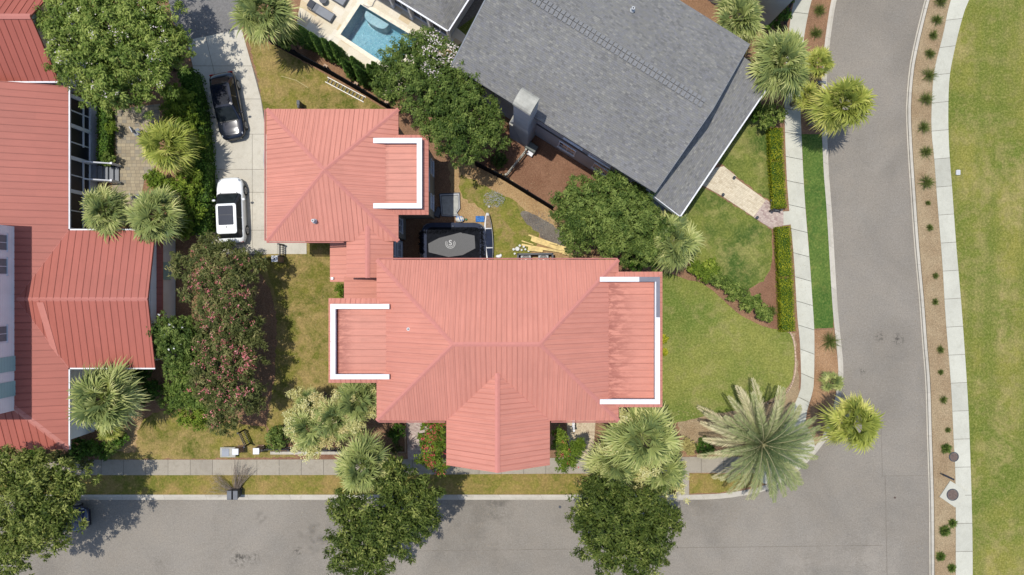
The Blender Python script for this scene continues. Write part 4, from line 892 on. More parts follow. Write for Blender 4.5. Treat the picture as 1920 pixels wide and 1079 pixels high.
def leafquads(c, n, size, tint, aspect=0.5, rng=NR, along=None):
    """kite leaves: centres c, normals n"""
    N = len(c); r = unit(rng.normal(size=(N,3))) if along is None else unit(np.cross(along, n)+rng.normal(size=(N,3))*0.25); u = unit(np.cross(n, r)); w = np.cross(n, u); s = np.asarray(size).reshape(-1,1)*np.ones((N,1))
    a = c-u*s*0.5; b = c+w*s*aspect*0.5-u*s*0.05; d = c+u*s*0.5-n*s*0.12; e = c-w*s*aspect*0.5-u*s*0.05
    V = np.stack([a,b,d,e], 1).reshape(-1,3); Fq = np.arange(4*N).reshape(-1,4); return V, Fq, np.asarray(tint)
class Leaves:
    def __init__(s): s.V = []; s.F = []; s.T = []; s.n = 0
    def add(s, V, Fq, t): s.V.append(V); s.F.append(Fq+s.n); s.T.append(t); s.n += len(V)
    def build(s, name, mat, parent=None): return fastmesh(name, np.concatenate(s.V), np.concatenate(s.F), np.concatenate(s.T), mat, parent)
def ballclumps(L, lobes, cr, lf, dens, rng, low=-0.25, jag=0.25, tvar=0.5, up=0.55, aspect=0.5, core=True, tone=0.5, fill=1.0):
    """lobes: (x,y,z,rx,ry,rz) -> leaf clumps over their upper surface plus some inside"""
    tops = []
    for (x,y,z,rx,ry,rz) in lobes:
        n = max(5, int(2*math.pi*rx*ry*0.95/(cr*cr)*0.42*fill)); d = unit(rng.normal(size=(n*2,3))); d = d[d[:,2] > low][:n]; n = len(d)
        sc = rng.uniform(0.70-jag*0.5, 1.0+jag*0.5, (n,1)); sc[rng.random(n) < 0.06] *= 1.0+jag*0.4; C = np.array([x,y,z])+d*sc*np.array([rx,ry,rz])
        q = np.sin(C[:,0]*1.9+lobes[0][0]*3)*np.sin(C[:,1]*2.1+1.3)+0.6*np.sin(C[:,0]*4.3+C[:,1]*3.1)+0.4*np.sin(C[:,1]*6.7-C[:,0]*2.0)
        thr = -0.5 if rx > 0.8 else -9; keep = q > thr; C = C[keep]; d = d[keep]; q = q[keep]; n = len(d)
        C[:,2] += 0.22*q*(rx > 0.8); gq = 0.16*q
        k = max(3, int(n*0.35)); d2 = unit(rng.normal(size=(k,3))); C2 = np.array([x,y,z])+d2*rng.uniform(0.3,0.75,(k,1))*np.array([rx,ry,rz])
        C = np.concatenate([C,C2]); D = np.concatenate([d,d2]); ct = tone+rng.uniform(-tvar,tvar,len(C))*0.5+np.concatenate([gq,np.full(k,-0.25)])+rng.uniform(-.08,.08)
        m = dens; cidx = np.repeat(np.arange(len(C)), m); dd = unit(rng.normal(size=(len(cidx),3))+D[cidx]*0.5+np.array([0,0,0.35]))
        rr = cr*rng.uniform(0.35,1.15,(len(cidx),1))*rng.uniform(0.75,1.25,(len(C),1))[cidx]; pts = C[cidx]+dd*rr*np.array([1,1,0.75])
        nn = unit(dd*0.5+np.array([0,0,up])+rng.normal(size=dd.shape)*0.42)
        L.add(*leafquads(pts, nn, lf*rng.uniform(0.7,1.6,len(pts)), ct[cidx]+rng.uniform(-0.25,0.25,len(pts)), aspect*0.85, rng, dd*np.array([1,1,0.3])+np.array([0.0,-0.25,0])))
        tops.append(C[:n])
        if core:
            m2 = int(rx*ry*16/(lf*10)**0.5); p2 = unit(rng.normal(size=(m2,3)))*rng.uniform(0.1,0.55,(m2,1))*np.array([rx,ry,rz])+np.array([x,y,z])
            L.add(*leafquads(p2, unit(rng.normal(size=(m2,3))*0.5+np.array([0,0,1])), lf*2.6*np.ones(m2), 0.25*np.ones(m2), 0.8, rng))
    return np.concatenate(tops)
def trunk(root, base, top, r, mat, lobes=(), name='trunk', n=4):
    mb = MB(); base, top = Vector(base), Vector(top)
    mid = [base+(top-base)*t+Vector((RD.uniform(-.06,.06), RD.uniform(-.06,.06), 0))*(0 < t < 1) for t in (0,.3,.65,1)]
    mb.tube(mid, [r*1.25, r, r*0.85, r*0.7], 9)
    for l in lobes[:9]:
        q = Vector((l[0],l[1],l[2]+l[5]*0.3)); m = mid[2]+(q-mid[2])*0.5+Vector((RD.uniform(-.2,.2),RD.uniform(-.2,.2),RD.uniform(-.1,.2)))
        mb.tube([mid[2], m, q], [r*0.6, r*0.35, r*0.1], 6)
    return mb.build(name, mat, root, smooth=True)
def tree(name, label, cat, lobes_px, z, leaf, cr=0.42, lf=0.2, dens=26, group=None, bark=None, seed=1, rzf=0.75, blossoms=None, tone=0.5, low=-0.2, sub=5, jag=0.3, aspect=0.5, fl_size=0.16, tr=0.16, up=0.55, base=None, tvar=0.5, fill=1.0):
    """lobes_px: (px, py, radius px[, extra z])"""
    rng = np.random.default_rng(seed); lobes = []
    for l in lobes_px:
        zz_ = z+(l[3] if len(l) > 3 else 0); x, y = P(l[0], l[1], zz_); r = l[2]*K(zz_); r0 = r
        lobes.append((x, y, zz_, r*0.78, r*0.78, r*rzf*0.8))
        for i in range(sub):
            a = 2*math.pi*(i+rng.uniform(-.3,.3))/max(1, sub); e = rng.uniform(0.45,0.72); rr = r*rng.uniform(0.3,0.46)
            lobes.append((x+math.cos(a)*r*e, y+math.sin(a)*r*e, zz_+rng.uniform(-0.15,0.35)*r, rr, rr, rr*0.8))
    main0 = [l for i, l in enumerate(lobes) if i % (sub+1) == 0]
    sprays = []
    if cr > 0.24:
        for l in main0:
            for _ in range(9):
                a = rng.uniform(0, 2*math.pi); e2 = rng.uniform(0.92, 1.18)/0.78; s_ = rng.uniform(0.16, 0.34)
                sprays.append((l[0]+math.cos(a)*l[3]*e2, l[1]+math.sin(a)*l[3]*e2, l[2]-rng.uniform(-.2,.5)*l[3], s_, s_, s_*.6))
    cx = sum(l[0]*l[3] for l in lobes)/sum(l[3] for l in lobes); cy = sum(l[1]*l[3] for l in lobes)/sum(l[3] for l in lobes)
    bx, by = P(*base, 0) if base else (cx, cy)
    root = thing(name, label, cat, (bx, by, ZB), group)
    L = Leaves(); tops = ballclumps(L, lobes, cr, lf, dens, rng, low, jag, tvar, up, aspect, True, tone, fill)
    if sprays: ballclumps(L, sprays, 0.2, lf*.9, 14, rng, -0.9, 0.6, tvar, up, aspect*.8, False, tone, 1.0)
    L.build('crown', leaf, root)
    main = [l for i, l in enumerate(lobes) if i % (sub+1) == 0]
    trunk(root, (bx,by,ZB-0.05), (bx*.5+cx*.5, by*.5+cy*.5, max(0.4, z*0.75)), tr, bark or M['bark'], main)
    for b in (blossoms or []):
        mat, n, sp, kk, size, region = b; T = tops
        if region is not None: 
            x, y = P(region[0], region[1], z+1); T = tops[np.hypot(tops[:,0]-x, tops[:,1]-y) < region[2]*K(z)]
        if len(T) == 0: continue
        T = T[T[:,2] > np.quantile(T[:,2], 0.25)]; c = T[rng.integers(0, len(T), n)]+rng.normal(size=(n,3))*np.array([.15,.15,.05])+np.array([0,0,cr*0.75])
        idx = np.repeat(np.arange(n), kk); p = c[idx]+rng.normal(size=(len(idx),3))*sp*np.array([1,1,.7])
        F_ = Leaves(); F_.add(*leafquads(p, unit(rng.normal(size=p.shape)*0.6+np.array([0,0,1])), size*rng.uniform(.6,1.3,len(p)), rng.uniform(0,1,len(p)), 0.8, rng)); F_.build('blossoms', mat, root)
    return root
def shrub(name, label, cat, px, py, r, z, leaf, group=None, seed=1, cr=0.16, lf=0.11, dens=16, tone=0.5, rzf=0.9, sub=4, blossoms=None, aspect=0.55, stems=True):
    return tree(name, label, cat, [(px,py,r)], z, leaf, cr, lf, dens, group, None, seed, rzf, blossoms, tone, -0.35, sub, 0.3, aspect, 0.1, 0.035)
def hedge(name, label, path_px, w, h, leaf, lf=0.08, dens=500, seed=3, group=None, bump=0.06, cat='hedge', z=None, tone=0.5):
    rng = np.random.default_rng(seed); path = [Vector(P(a,b,h)+(0,)) for a, b in path_px]; L = Leaves()
    root = thing(name, label, cat, (path[0].x, path[0].y, ZB), group); core = MB()
    for i in range(len(path)-1):
        a, b = path[i], path[i+1]; d = (b-a); ln = d.length; d.normalize(); s = Vector((-d.y, d.x, 0)); n = int(ln*w*dens*0.8); m = int(ln*h*dens*0.35)
        t = rng.uniform(0,ln,n); q = rng.uniform(-w/2,w/2,n); ph = np.sin(t*2.3+seed)*bump*0.5+np.sin(q*5+t*1.1)*bump*0.4; edge = (np.abs(q)/(w/2))**4*0.12
        C = np.outer(t,np.array(d))+np.outer(q,np.array(s))+np.array(a); C[:,2] = h-edge+ph+rng.normal(size=n)*bump*0.6
        N_ = unit(rng.normal(size=(n,3))*0.5+np.array([0,0,0.9])); tn = tone+0.22*np.sin(t*1.7+seed)*np.sin(t*4.1)+rng.uniform(-.4,.4,n)
        L.add(*leafquads(C, N_, lf*rng.uniform(.6,1.4,n), tn, 0.55, rng))
        for sg in (-1, 1):
            t = rng.uniform(0,ln,m); zz_ = rng.uniform(ZB,h,m); C = np.outer(t,np.array(d))+np.array(a)+np.array(s)*sg*(w/2)+np.outer(rng.normal(size=m)*bump*0.5,np.array(s)); C[:,2] = zz_
            L.add(*leafquads(C, unit(rng.normal(size=(m,3))*0.5+np.array(s)*sg+np.array([0,0,.3])), lf*rng.uniform(.6,1.4,m), tone+rng.uniform(-.4,.4,m), 0.55, rng))
        for tt in (0, ln):
            if (i == 0 and tt == 0) or (i == len(path)-2 and tt): 
                k = int(w*h*dens*0.5); q = rng.uniform(-w/2,w/2,k); C = np.outer(q,np.array(s))+np.array(a)+np.array(d)*tt; C[:,2] = rng.uniform(ZB,h,k)
                L.add(*leafquads(C, unit(rng.normal(size=(k,3))*0.5+np.array(d)*(1 if tt else -1)), lf*rng.uniform(.6,1.4,k), tone+rng.uniform(-.4,.4,k), 0.55, rng))
        e = min(0.1, w*0.12); p = [a+s*(w/2-e)+d*e, b+s*(w/2-e)-d*e, b-s*(w/2-e)-d*e, a-s*(w/2-e)+d*e]
        core.hexa([Vector((v.x,v.y,ZB)) for v in p]+[Vector((v.x,v.y,h-0.16)) for v in p], t=0.15)
    L.build('foliage', leaf, root); core.build('stems', M['leaf_deep'], root); return root

# ---- fan palm
def fan_palm_mesh(rng, R, n=34, droop=0.3, segs=20, young=0.25, zsp=1.0):
    V = []; Fq = []; T = []; PB = MB(); n = int(n*1.35); segs += 6
    for i in range(n):
        t = (i+rng.uniform(-.5,.5))/(n-1.0); t = min(1,max(0,t)); az = i*2.39996+rng.uniform(-.6,.6); el = math.radians(62-t*84+rng.uniform(-14,14))*zsp
        d = np.array([math.cos(az)*math.cos(el), math.sin(az)*math.cos(el), math.sin(el)]); s = np.array([-math.sin(az), math.cos(az), 0.0]); roll = rng.uniform(-.6,.6)
        up = np.cross(d, s); up = up if up[2] > 0 else -up; s2 = s*math.cos(roll)+up*math.sin(roll); up2 = up*math.cos(roll)-s*math.sin(roll)
        dead = t > 0.9 and rng.random() < 0.5; pl = R*rng.uniform(0.26,0.52)*(1-0.35*max(0,(0.25-t)*4)); Ls = R*rng.uniform(0.40,0.58); o = d*0.08; c = o+d*pl-np.array([0,0,droop*0.2*pl])
        PB.tube([tuple(o),tuple((o+c)/2+up*0.03),tuple(c)],[0.026,0.02,0.015],4, 0, 0.35+0.3*t)
        base_t = np.clip(0.22+0.42*(t-0.4)+rng.uniform(-.2,.2)+(0.35 if rng.random() < young else 0), 0, 1); spread = rng.uniform(105,135); cup = rng.uniform(-.15,.35)
        for k in range(segs):
            a = math.radians(-spread+2*spread*(k+0.5)/segs+rng.uniform(-5,5)); f = 1-0.16*abs(a)/2.0; L = Ls*f*rng.uniform(0.75,1.15)
            dd = d*math.cos(a)+s2*math.sin(a)+up2*cup*abs(math.sin(a)); dd = dd/np.linalg.norm(dd); sd = np.cross(dd, up2); w = L*0.034+0.010; fold = up2*w*0.9*(1 if k % 2 else -0.3); g = np.array([0,0,droop*L]); sw = sd*rng.uniform(-.12,.12)*L
            m = c+dd*L*0.38-g*0.06; m2 = c+dd*L*0.72-g*0.3+sw*.4; tip = c+dd*L*0.97-g*rng.uniform(.6,1.25)+sw
            b = len(V); V += [c, m+sd*w+fold, m2+sd*w*.45, tip, m2-sd*w*.45, m-sd*w]; tt = base_t+rng.uniform(-.18,.18)
            Fq.append((b,b+1,b+2,b+5)); Fq.append((b+5,b+2,b+3,b+4)); T += [tt, tt+.22]
    return np.array(V), np.array(Fq), np.array(T), PB
def palm(name, label, px, py, r, z, seed, mat='palm', group='cabbage palms in the gardens', n=36, young=0.25, plumes=0, cat='palm tree', droop=0.45, trunk_on=True, plume_mat='cream', lean=(0,0), pr=1.0, segs=20):
    rng = np.random.default_rng(seed); x, y = P(px, py, z); R = r*K(z)*1.04; root = thing(name, label, cat, (x+lean[0], y+lean[1], ZB), group)
    V, Fq, T, PB = fan_palm_mesh(rng, R*1.07, n, droop, segs, young); sh = np.eye(3); sh[0,0] = rng.uniform(.93,1.07); sh[1,1] = 2-sh[0,0]; lz = rng.uniform(-.10,.10,2); V = V@sh.T; PB.v = [tuple(sh@np.array(p)) for p in PB.v]; V = V+np.array([x,y,z])
    cr = fastmesh('crown', V, Fq, T, M[mat], root)
    PB.v = [(p[0]+x,p[1]+y,p[2]+z) for p in PB.v]; PB.build('stalks', M[mat], cr)
    if trunk_on:
        mb = MB(); mb.tube([(x+lean[0],y+lean[1],ZB-.05),(x+lean[0]*.5,y+lean[1]*.5,z*0.5),(x,y,z*0.8),(x,y,z+0.05)],[0.22,0.18,0.19,0.14],10)
        for k in range(26):
            a = k*2.4; zz_ = z*(0.45+0.5*k/26); mb.box((x+math.cos(a)*.19,y+math.sin(a)*.19,zz_),(0.09,0.09,0.2),a)
        mb.build('trunk', M['palmbark'], root)
    if plumes:
        L = Leaves()
        for k in range(plumes):
            az = k*2.39996+rng.uniform(-.5,.5); rr = R*rng.uniform(0.40,0.92)*pr; c = np.array([x+math.cos(az)*rr, y+math.sin(az)*rr, z+rng.uniform(-.1,0.55)]); m = 420; st = np.array([x,y,z]); ct_ = rng.uniform(-.25,.25)
            sub_ = c+rng.normal(size=(9,3))*np.array([.22,.22,.12]); p = sub_[rng.integers(0,9,m)]+rng.normal(size=(m,3))*np.array([.10,.10,.07]); q = st+(c-st)*rng.uniform(.4,1,(60,1))+rng.normal(size=(60,3))*.05; p = np.concatenate([p,q]); m = len(p)
            L.add(*leafquads(p, unit(rng.normal(size=p.shape)*0.6+np.array([0,0,1])), 0.11*rng.uniform(.6,1.4,m), .5+ct_+rng.uniform(-.4,.4,m), 0.5, rng))
        L.build('flower_plumes', M[plume_mat], root)
    return root

FT = 'flowering tree'
tree('flowering_tree', 'broad green tree dotted with pale pink blossoms, beside the top of the driveway', FT,
     [(150,60,62),(215,40,72,.8),(285,50,62,.4),(200,110,75,.9),(285,115,66,.6),(130,110,42),(250,160,48),(195,165,45),(320,90,40,-.5),(110,30,40),(250,-20,70,.3),(150,-10,60)], 5.6, M['leaf_myrtle'], 0.30, 0.165, 26, None, None, 21, 0.6,
     [(M['palebl'], 105, 0.11, 9, 0.08, None)], 0.66, base=(330,130), sub=6, tr=0.2)
tree('evergreen_tree', 'large dense dark tree with pale flowers, between the garage and the shingle house', 'tree',
     [(760,125,52,-.5),(810,110,50),(860,150,48),(800,170,55,.4),(850,200,58,.6),(900,225,48),(870,260,46,.2),(820,235,45),(730,160,34,-.9),(915,255,30,-.4)], 5.6, M['leaf_dark'], 0.25, 0.14, 28, None, None, 22, 0.62,
     [(M['palebl'], 60, 0.13, 9, 0.10, (830,85,34)), (M['palebl'], 16, 0.1, 9, 0.09, (806,142,14))], 0.5, base=(860,270), sub=6, tr=0.2)
tree('evergreen_tree', 'dense rounded green tree against the low corner of the shingle house roof', 'tree',
     [(1095,380,50),(1140,375,48,.4),(1180,405,56,.6),(1110,425,54,.4),(1215,420,40),(1150,450,42),(1065,390,26,-.4),(1205,460,34,-.2),(1080,440,28,-.3),(1205,370,20,-.2),(1150,345,18,-.1)], 4.6, M['leaf_dark'], 0.26, 0.145, 28, None, None, 23, 0.6, None, 0.62, base=(1130,430), sub=6, tr=0.18)
G_ST = 'street trees on the verge'
tree('street_tree', 'leafy street tree at the lower left corner, over a dark car', 'tree',
     [(30,900,46),(85,905,50),(130,910,38,-.3),(60,950,62,.6),(110,965,46,.1),(25,1000,52),(85,1000,42),(20,1050,46),(-30,960,60,.5),(60,870,26,-.4),(10,870,26,-.3)], 6.0, M['leaf_oak'], 0.34, 0.20, 21, G_ST, None, 24, 0.6, None, 0.62, base=(60,905), sub=5, jag=0.5, tr=0.17, aspect=0.4)
tree('street_tree', 'street tree on the verge left of the front gable, its crown over the road below', 'tree',
     [(745,915,38),(785,925,36),(720,965,52,.6),(770,970,42,.4),(660,985,44,.2),(800,960,28),(700,1020,48,.2),(650,1035,34,-.2),(745,1010,38),(690,1060,34,-.3),(650,950,30,-.2),(735,880,20,-.6)], 6.0, M['leaf_oak'], 0.34, 0.20, 22, G_ST, None, 25, 0.6, None, 0.42, base=(770,910), sub=5, jag=0.5, tr=0.17, aspect=0.4)
tree('street_tree', 'round dark street tree whose crown stands out over the road right of the front gable', 'tree',
     [(1110,950,40),(1160,940,44,.2),(1215,950,40,.1),(1245,975,28),(1150,985,58,.7),(1210,1000,50,.4),(1160,1035,48,.1),(1215,1045,34,-.2),(1120,1020,34,-.2),(1098,975,26,-.2),(1120,918,20,-.8)], 6.0, M['leaf_oak'], 0.33, 0.20, 24, G_ST, None, 26, 0.6, None, 0.36, base=(1130,900), sub=5, jag=0.45, tr=0.17, aspect=0.4)
G_CM = 'crepe myrtles between the two red houses'
tree('crepe_myrtle', 'pink flowering crepe myrtle below the white car, at the end of the driveway', FT, [(400,500,44),(432,522,38,.3),(380,540,38),(430,560,42,.3),(460,500,30,-.2),(438,575,30,.1),(428,598,30,.2),(395,580,28,.1),(350,500,30,-.4),(400,470,24,-.4)], 4.2, M['leaf_redd'], 0.26, 0.19, 16, G_CM, None, 27, 0.7,
     [(M['pink'], 130, 0.08, 8, 0.085, None)], 0.42, sub=5, jag=0.6, aspect=0.35, tr=0.08, base=(430,525))
tree('crepe_myrtle', 'pink flowering crepe myrtle next to the left house lawn, with the deepest pink heads', FT, [(430,620,44,.2),(455,670,36),(410,680,44,.3),(440,730,44,.3),(420,780,32,-.2),(470,740,24,-.4),(400,640,30),(465,620,24,-.3),(385,720,28)], 4.2, M['leaf_redd'], 0.26, 0.19, 16, G_CM, None, 28, 0.7,
     [(M['pink'], 130, 0.09, 9, 0.09, None), (M['pink'], 60, 0.09, 9, 0.09, (462,700,52))], 0.40, sub=5, jag=0.6, aspect=0.35, tr=0.08, base=(450,665))
tree('small_tree', 'glossy small tree with a few white flowers, right of the left house gable', 'tree', [(315,630,42,.2),(345,660,40,.1),(290,645,26,-.2),(345,620,30),(330,690,24,-.2)], 3.2, M['leaf_dark'], 0.22, 0.15, 22, None, None, 29, 0.75, [(M['whitebl'], 14, 0.03, 7, 0.09, None)], 0.5, tr=0.08)
tree('small_tree', 'mid green bushy tree below the glossy one, among the pink crepe myrtles', 'tree', [(380,640,34),(370,700,42,.1),(395,745,34),(350,735,34),(410,590,26)], 2.8, M['leaf_myrtle'], 0.2, 0.15, 20, None, None, 30, 0.75, None, 0.4, tr=0.08)
shrub('shrub', 'light green leafy shrub left of the crepe myrtle, bordering the left front lawn', 'shrub', 368,775,36,1.6,M['leaf_yel'], None, 31, 0.2, 0.13, 18, 0.35)
shrub('shrub', 'olive green shrub on the left edge of the bushes, above the left front lawn', 'shrub', 325,748,30,1.3,M['leaf_myrtle'], None, 32, 0.2, 0.13, 18, 0.35)
tree('crepe_myrtle', 'red flowering crepe myrtle tucked against the left side of the front gable', FT, [(812,805,22),(820,835,24,.2),(800,860,18),(825,870,20),(800,825,18),(820,790,14)], 3.6, M['leaf_yel'], 0.2, 0.15, 16, 'red crepe myrtles beside the front gable', None, 33, 0.7, [(M['red_bl'], 75, 0.08, 9, 0.09, None)], 0.25, sub=4, jag=0.6, tr=0.06)
tree('crepe_myrtle', 'small green and bronze crepe myrtle tucked against the right side of the front gable', FT, [(1055,835,20,.2),(1072,850,20),(1060,870,18),(1085,835,14),(1048,812,10)], 3.4, M['leaf_yel'], 0.2, 0.15, 16, 'red crepe myrtles beside the front gable', None, 34, 0.7, [(M['red_bl'], 12, 0.06, 7, 0.08, None)], 0.2, sub=4, jag=0.6, tr=0.06)

GP = 'cabbage palms in the gardens'
palm('fan_palm', 'full fan palm on the paved path, left of the white car', 315,275,59,3.9,41,'palm_young',young=0.35,n=38)
palm('fan_palm', 'fan palm over the inner corner of the left house roof', 199,397,54,3.9,42,'palm')
palm('fan_palm', 'fan palm at the right tip of the left house gable, left of the white car', 296,405,58,3.9,43,'palm',young=0.3)
palm('fan_palm', 'big fan palm below the gable of the left house, beside its porch wall', 196,748,72,4.6,44,'palm',n=46,young=0.35)
palm('fan_palm', 'low yellow-green palmetto just below the big palm by the left house', 205,805,24,1.6,45,'palm_young',n=20,trunk_on=False)
palm('fan_palm', 'fan palm at the top edge left of the pool loungers', 497,22,66,4.8,46,'palm',n=42)
palm('fan_palm', 'fan palm behind the top right edge of the shingle house roof', 1383,36,56,4.4,47,'palm',n=38)
palm('fan_palm', 'largest of the fan palms beyond the shingle house porch roof corner', 1464,118,68,5.4,48,'palm',n=48)
palm('fan_palm', 'small yellow-green fan palm next to the kerb, above the round one over the road', 1532,118,34,3.0,49,'palm_young',n=26,young=0.5)
palm('fan_palm', 'small bright fan palm over the sidewalk, between the two large roadside palms', 1514,178,30,2.6,50,'palm_young',n=24,young=0.5)
palm('fan_palm', 'round yellow-tipped fan palm leaning over the road from the kerb', 1580,197,60,5.0,51,'palm_young',n=44,young=0.35)
palm('fan_palm', 'fan palm at the lowest corner of the shingle house roof', 1262,453,60,4.2,52,'palm',n=44,droop=0.7)
palm('fan_palm', 'fan palm standing over the sidewalk, between the front lawn and the street tree', 680,872,60,5.4,53,'palm',n=46,young=0.3)
palm('fan_palm', 'fan palm among cream plumes, lower left of the red house front', 582,800,52,4.4,54,'palm',n=34,plumes=15)
palm('fan_palm', 'fan palm among cream plumes nearest the lower left roof wing', 672,752,50,5.0,55,'palm',n=36,plumes=9)
palm('fan_palm', 'middle fan palm of the plumed cluster left of the front gable', 632,785,54,4.7,56,'palm',n=34,plumes=13,plume_mat='tan_plume')
palm('fan_palm', 'small upright fan palm at the upper left of the plumed cluster', 580,755,32,3.6,57,'palm',n=20,plumes=4)
palm('fan_palm', 'tallest fan palm of the plumed cluster right of the front gable', 1205,822,76,5.8,58,'palm',n=50,young=0.35,plumes=10)
palm('fan_palm', 'lower left fan palm of the plumed cluster right of the front gable', 1152,868,56,4.8,59,'palm',n=42,young=0.4,plumes=2)
palm('fan_palm', 'lower right fan palm of the plumed cluster right of the front gable', 1238,880,56,4.8,60,'palm',n=42,young=0.4,plumes=8)
palm('fan_palm', 'bright fan palm with open separate fans leaning over the road by the corner ramp', 1601,795,59,4.6,61,'palm_young',n=26,young=0.2,droop=0.35,segs=24)
palm('fan_palm', 'tiny palmetto on the pampas bed above the open fan palm', 1561,716,22,0.9,62,'palm',n=16,trunk_on=False)

def date_palm(label, px, py, r, z, seed):
    rng = np.random.default_rng(seed); x, y = P(px, py, z); R = r*K(z); root = thing('date_palm', label, 'palm tree', (x,y,ZB)); n = 58
    V = []; Fq = []; T = []; RB = MB()
    for i in range(n):
        t = (i+0.5)/n; az = i*2.39996+rng.uniform(-.2,.2); e0 = math.radians(75-t*78+rng.uniform(-6,6)); L = R*rng.uniform(1.0,1.16)*(0.72+0.38*t); p = np.array([0,0,0.0]); pts = [p]; N = 14; e = e0
        for k in range(N): e -= (0.052+0.045*(k/N))*(1.2-t*0.35); p = p+np.array([math.cos(az)*math.cos(e),math.sin(az)*math.cos(e),math.sin(e)])*L/N; pts.append(p)
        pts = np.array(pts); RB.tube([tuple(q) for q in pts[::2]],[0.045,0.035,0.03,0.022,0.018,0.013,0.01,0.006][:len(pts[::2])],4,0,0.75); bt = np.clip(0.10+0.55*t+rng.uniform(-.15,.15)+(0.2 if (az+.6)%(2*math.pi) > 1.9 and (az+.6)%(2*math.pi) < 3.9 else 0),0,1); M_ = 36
        for k in range(M_):
            u = 0.10+0.9*(k+0.5)/M_; f = u*N; a = int(min(f,N-1)); q = pts[a]+(pts[a+1]-pts[a])*(f-a); d = unit(pts[a+1]-pts[a]); s = np.array([-math.sin(az),math.cos(az),0.0]); up = np.cross(d,s); up = up if up[2] > 0 else -up
            ll = R*0.145*math.sin(math.pi*min(1,u*0.88+0.1))**0.7*rng.uniform(.8,1.15)+0.06
            for sg in (-1,1):
                dd = unit(d*0.75+s*sg*0.55+up*rng.uniform(.15,.45)); w = np.cross(dd,up)*0.031; tip = q+dd*ll-np.array([0,0,ll*.12]); mid = q+dd*ll*.45
                b = len(V); V += [q, mid+w, tip, mid-w]; Fq.append((b,b+1,b+2,b+3)); T.append(bt+rng.uniform(-.15,.15)+.4*(u-.55))
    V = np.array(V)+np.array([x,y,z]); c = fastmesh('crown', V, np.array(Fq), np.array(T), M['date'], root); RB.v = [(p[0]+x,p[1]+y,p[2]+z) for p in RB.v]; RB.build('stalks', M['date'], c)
    mb = MB(); mb.tube([(x,y,ZB-.05),(x,y,z*.6),(x,y,z)],[0.42,0.36,0.42],12); mb.build('trunk', M['palmbark'], root)
date_palm('huge feathery date palm with long arching fronds at the street corner', 1428,832,112,3.4,70)

# arborvitae row along the pool fence
GA = 'narrow conifers between the pool and the black fence'
def conifer(i, px, py, h, r):
    rng = np.random.default_rng(80+i); x, y = P(px, py, h); L = Leaves(); n = 2200; t = rng.uniform(0,1,n)**0.75; az = rng.uniform(0,2*math.pi,n); rr = r*(1-t)**0.62*(0.6+0.5*np.minimum(1,t*6))*rng.uniform(.72,1.08,n)*(1+.12*np.sin(az*5+t*9))
    p = np.stack([x+np.cos(az)*rr, y+np.sin(az)*rr, ZB+0.1+t*(h-0.15)],1); nn = unit(np.stack([np.cos(az),np.sin(az),0.5*np.ones(n)],1)+rng.normal(size=(n,3))*.35)
    L.add(*leafquads(p, nn, 0.17*rng.uniform(.6,1.3,n), 0.45+rng.uniform(-.35,.35,n)+.2*(rng.random(n) > .85), 0.5, rng))
    root = thing('conifer', 'narrow conical conifer, %s from the left in the row behind the black fence' % ORD[i], 'conifer', (x,y,ZB), GA); L.build('foliage', M['conifer'], root)
    mb = MB(); mb.tube([(x,y,ZB-.05),(x,y,h*.5),(x,y,h*.9)],[0.3*r,0.5*r,0.03],8,0,0.1); mb.build('trunk', M['bark'], root)
for i, (px, py, h) in enumerate([(546,46,3.9),(562,50,4.0),(582,62,4.2),(604,73,4.0),(619,78,4.4),(641,110,3.8),(658,107,4.0),(665,123,3.9),(689,122,3.4),(698,117,3.5)]): conifer(i, px, py, h+.3, 0.47)
shrub('shrub', 'bushy green shrub at the left end of the conifer row, by the loungers', 'shrub', 543,75,22,1.8,M['leaf_myrtle'],None,95,0.2,0.14,18)
# clipped hedges
hedge('clipped_hedge', 'long clipped hedge between the shingle house lawn and the sidewalk, above its brick landing', [(1456,240),(1458,300),(1464,390)], 0.98, 0.85, M['leaf_hedge'], 0.085, 560, 5, 'clipped hedges along the sidewalk', 0.05)
hedge('clipped_hedge', 'long clipped yellow-green hedge beside the sidewalk, below the brick landing', [(1470,425),(1475,520),(1479,622)], 1.02, 0.85, M['leaf_hedge'], 0.085, 560, 6, 'clipped hedges along the sidewalk', 0.05)
hedge('clipped_hedge', 'narrow dark green hedge along the porch wall of the left house', [(190,200),(190,308)], 0.75, 1.1, M['leaf_deep'], 0.12, 320, 7, None, 0.08)
shrub('shrub', 'light round shrub at the lower end of the narrow porch hedge', 'shrub', 204,298,13,1.0,M['leaf_myrtle'],None,96,0.13,0.1,14)
shrub('shrub', 'yellow-green bushes growing over the edge of the paved path, right of the porch hedge', 'shrub', 209,240,12,1.0,M['leaf_yel'],None,97,0.13,0.1,14,0.2)
hedge('tall_hedge', 'long dark green hedge between the driveway and the paved path', [(345,130),(362,200),(372,300),(376,380),(372,440)], 1.1, 1.7, M['leaf_deep'], 0.15, 240, 8, None, 0.2)
for i, (px, py, r, z) in enumerate([(335,185,26,1.9),(350,225,26,1.9),(325,210,20,1.7),(358,330,24,1.8),(345,362,28,2.0),(355,400,26,1.9),(340,430,22,1.6),(310,350,20,1.5),(290,335,15,1.2),(365,270,20,1.7)]):
    shrub('shrub', 'light leafy shrub against the tall driveway hedge, %s counted from the top' % ORD[[0,2,1,5,7,8,9,6,4,3][i]], 'shrub', px, py, r+4, z+.15, M['leaf_yel'], 'light shrubs along the driveway hedge', 100+i, 0.19, 0.14, 18, 0.3)
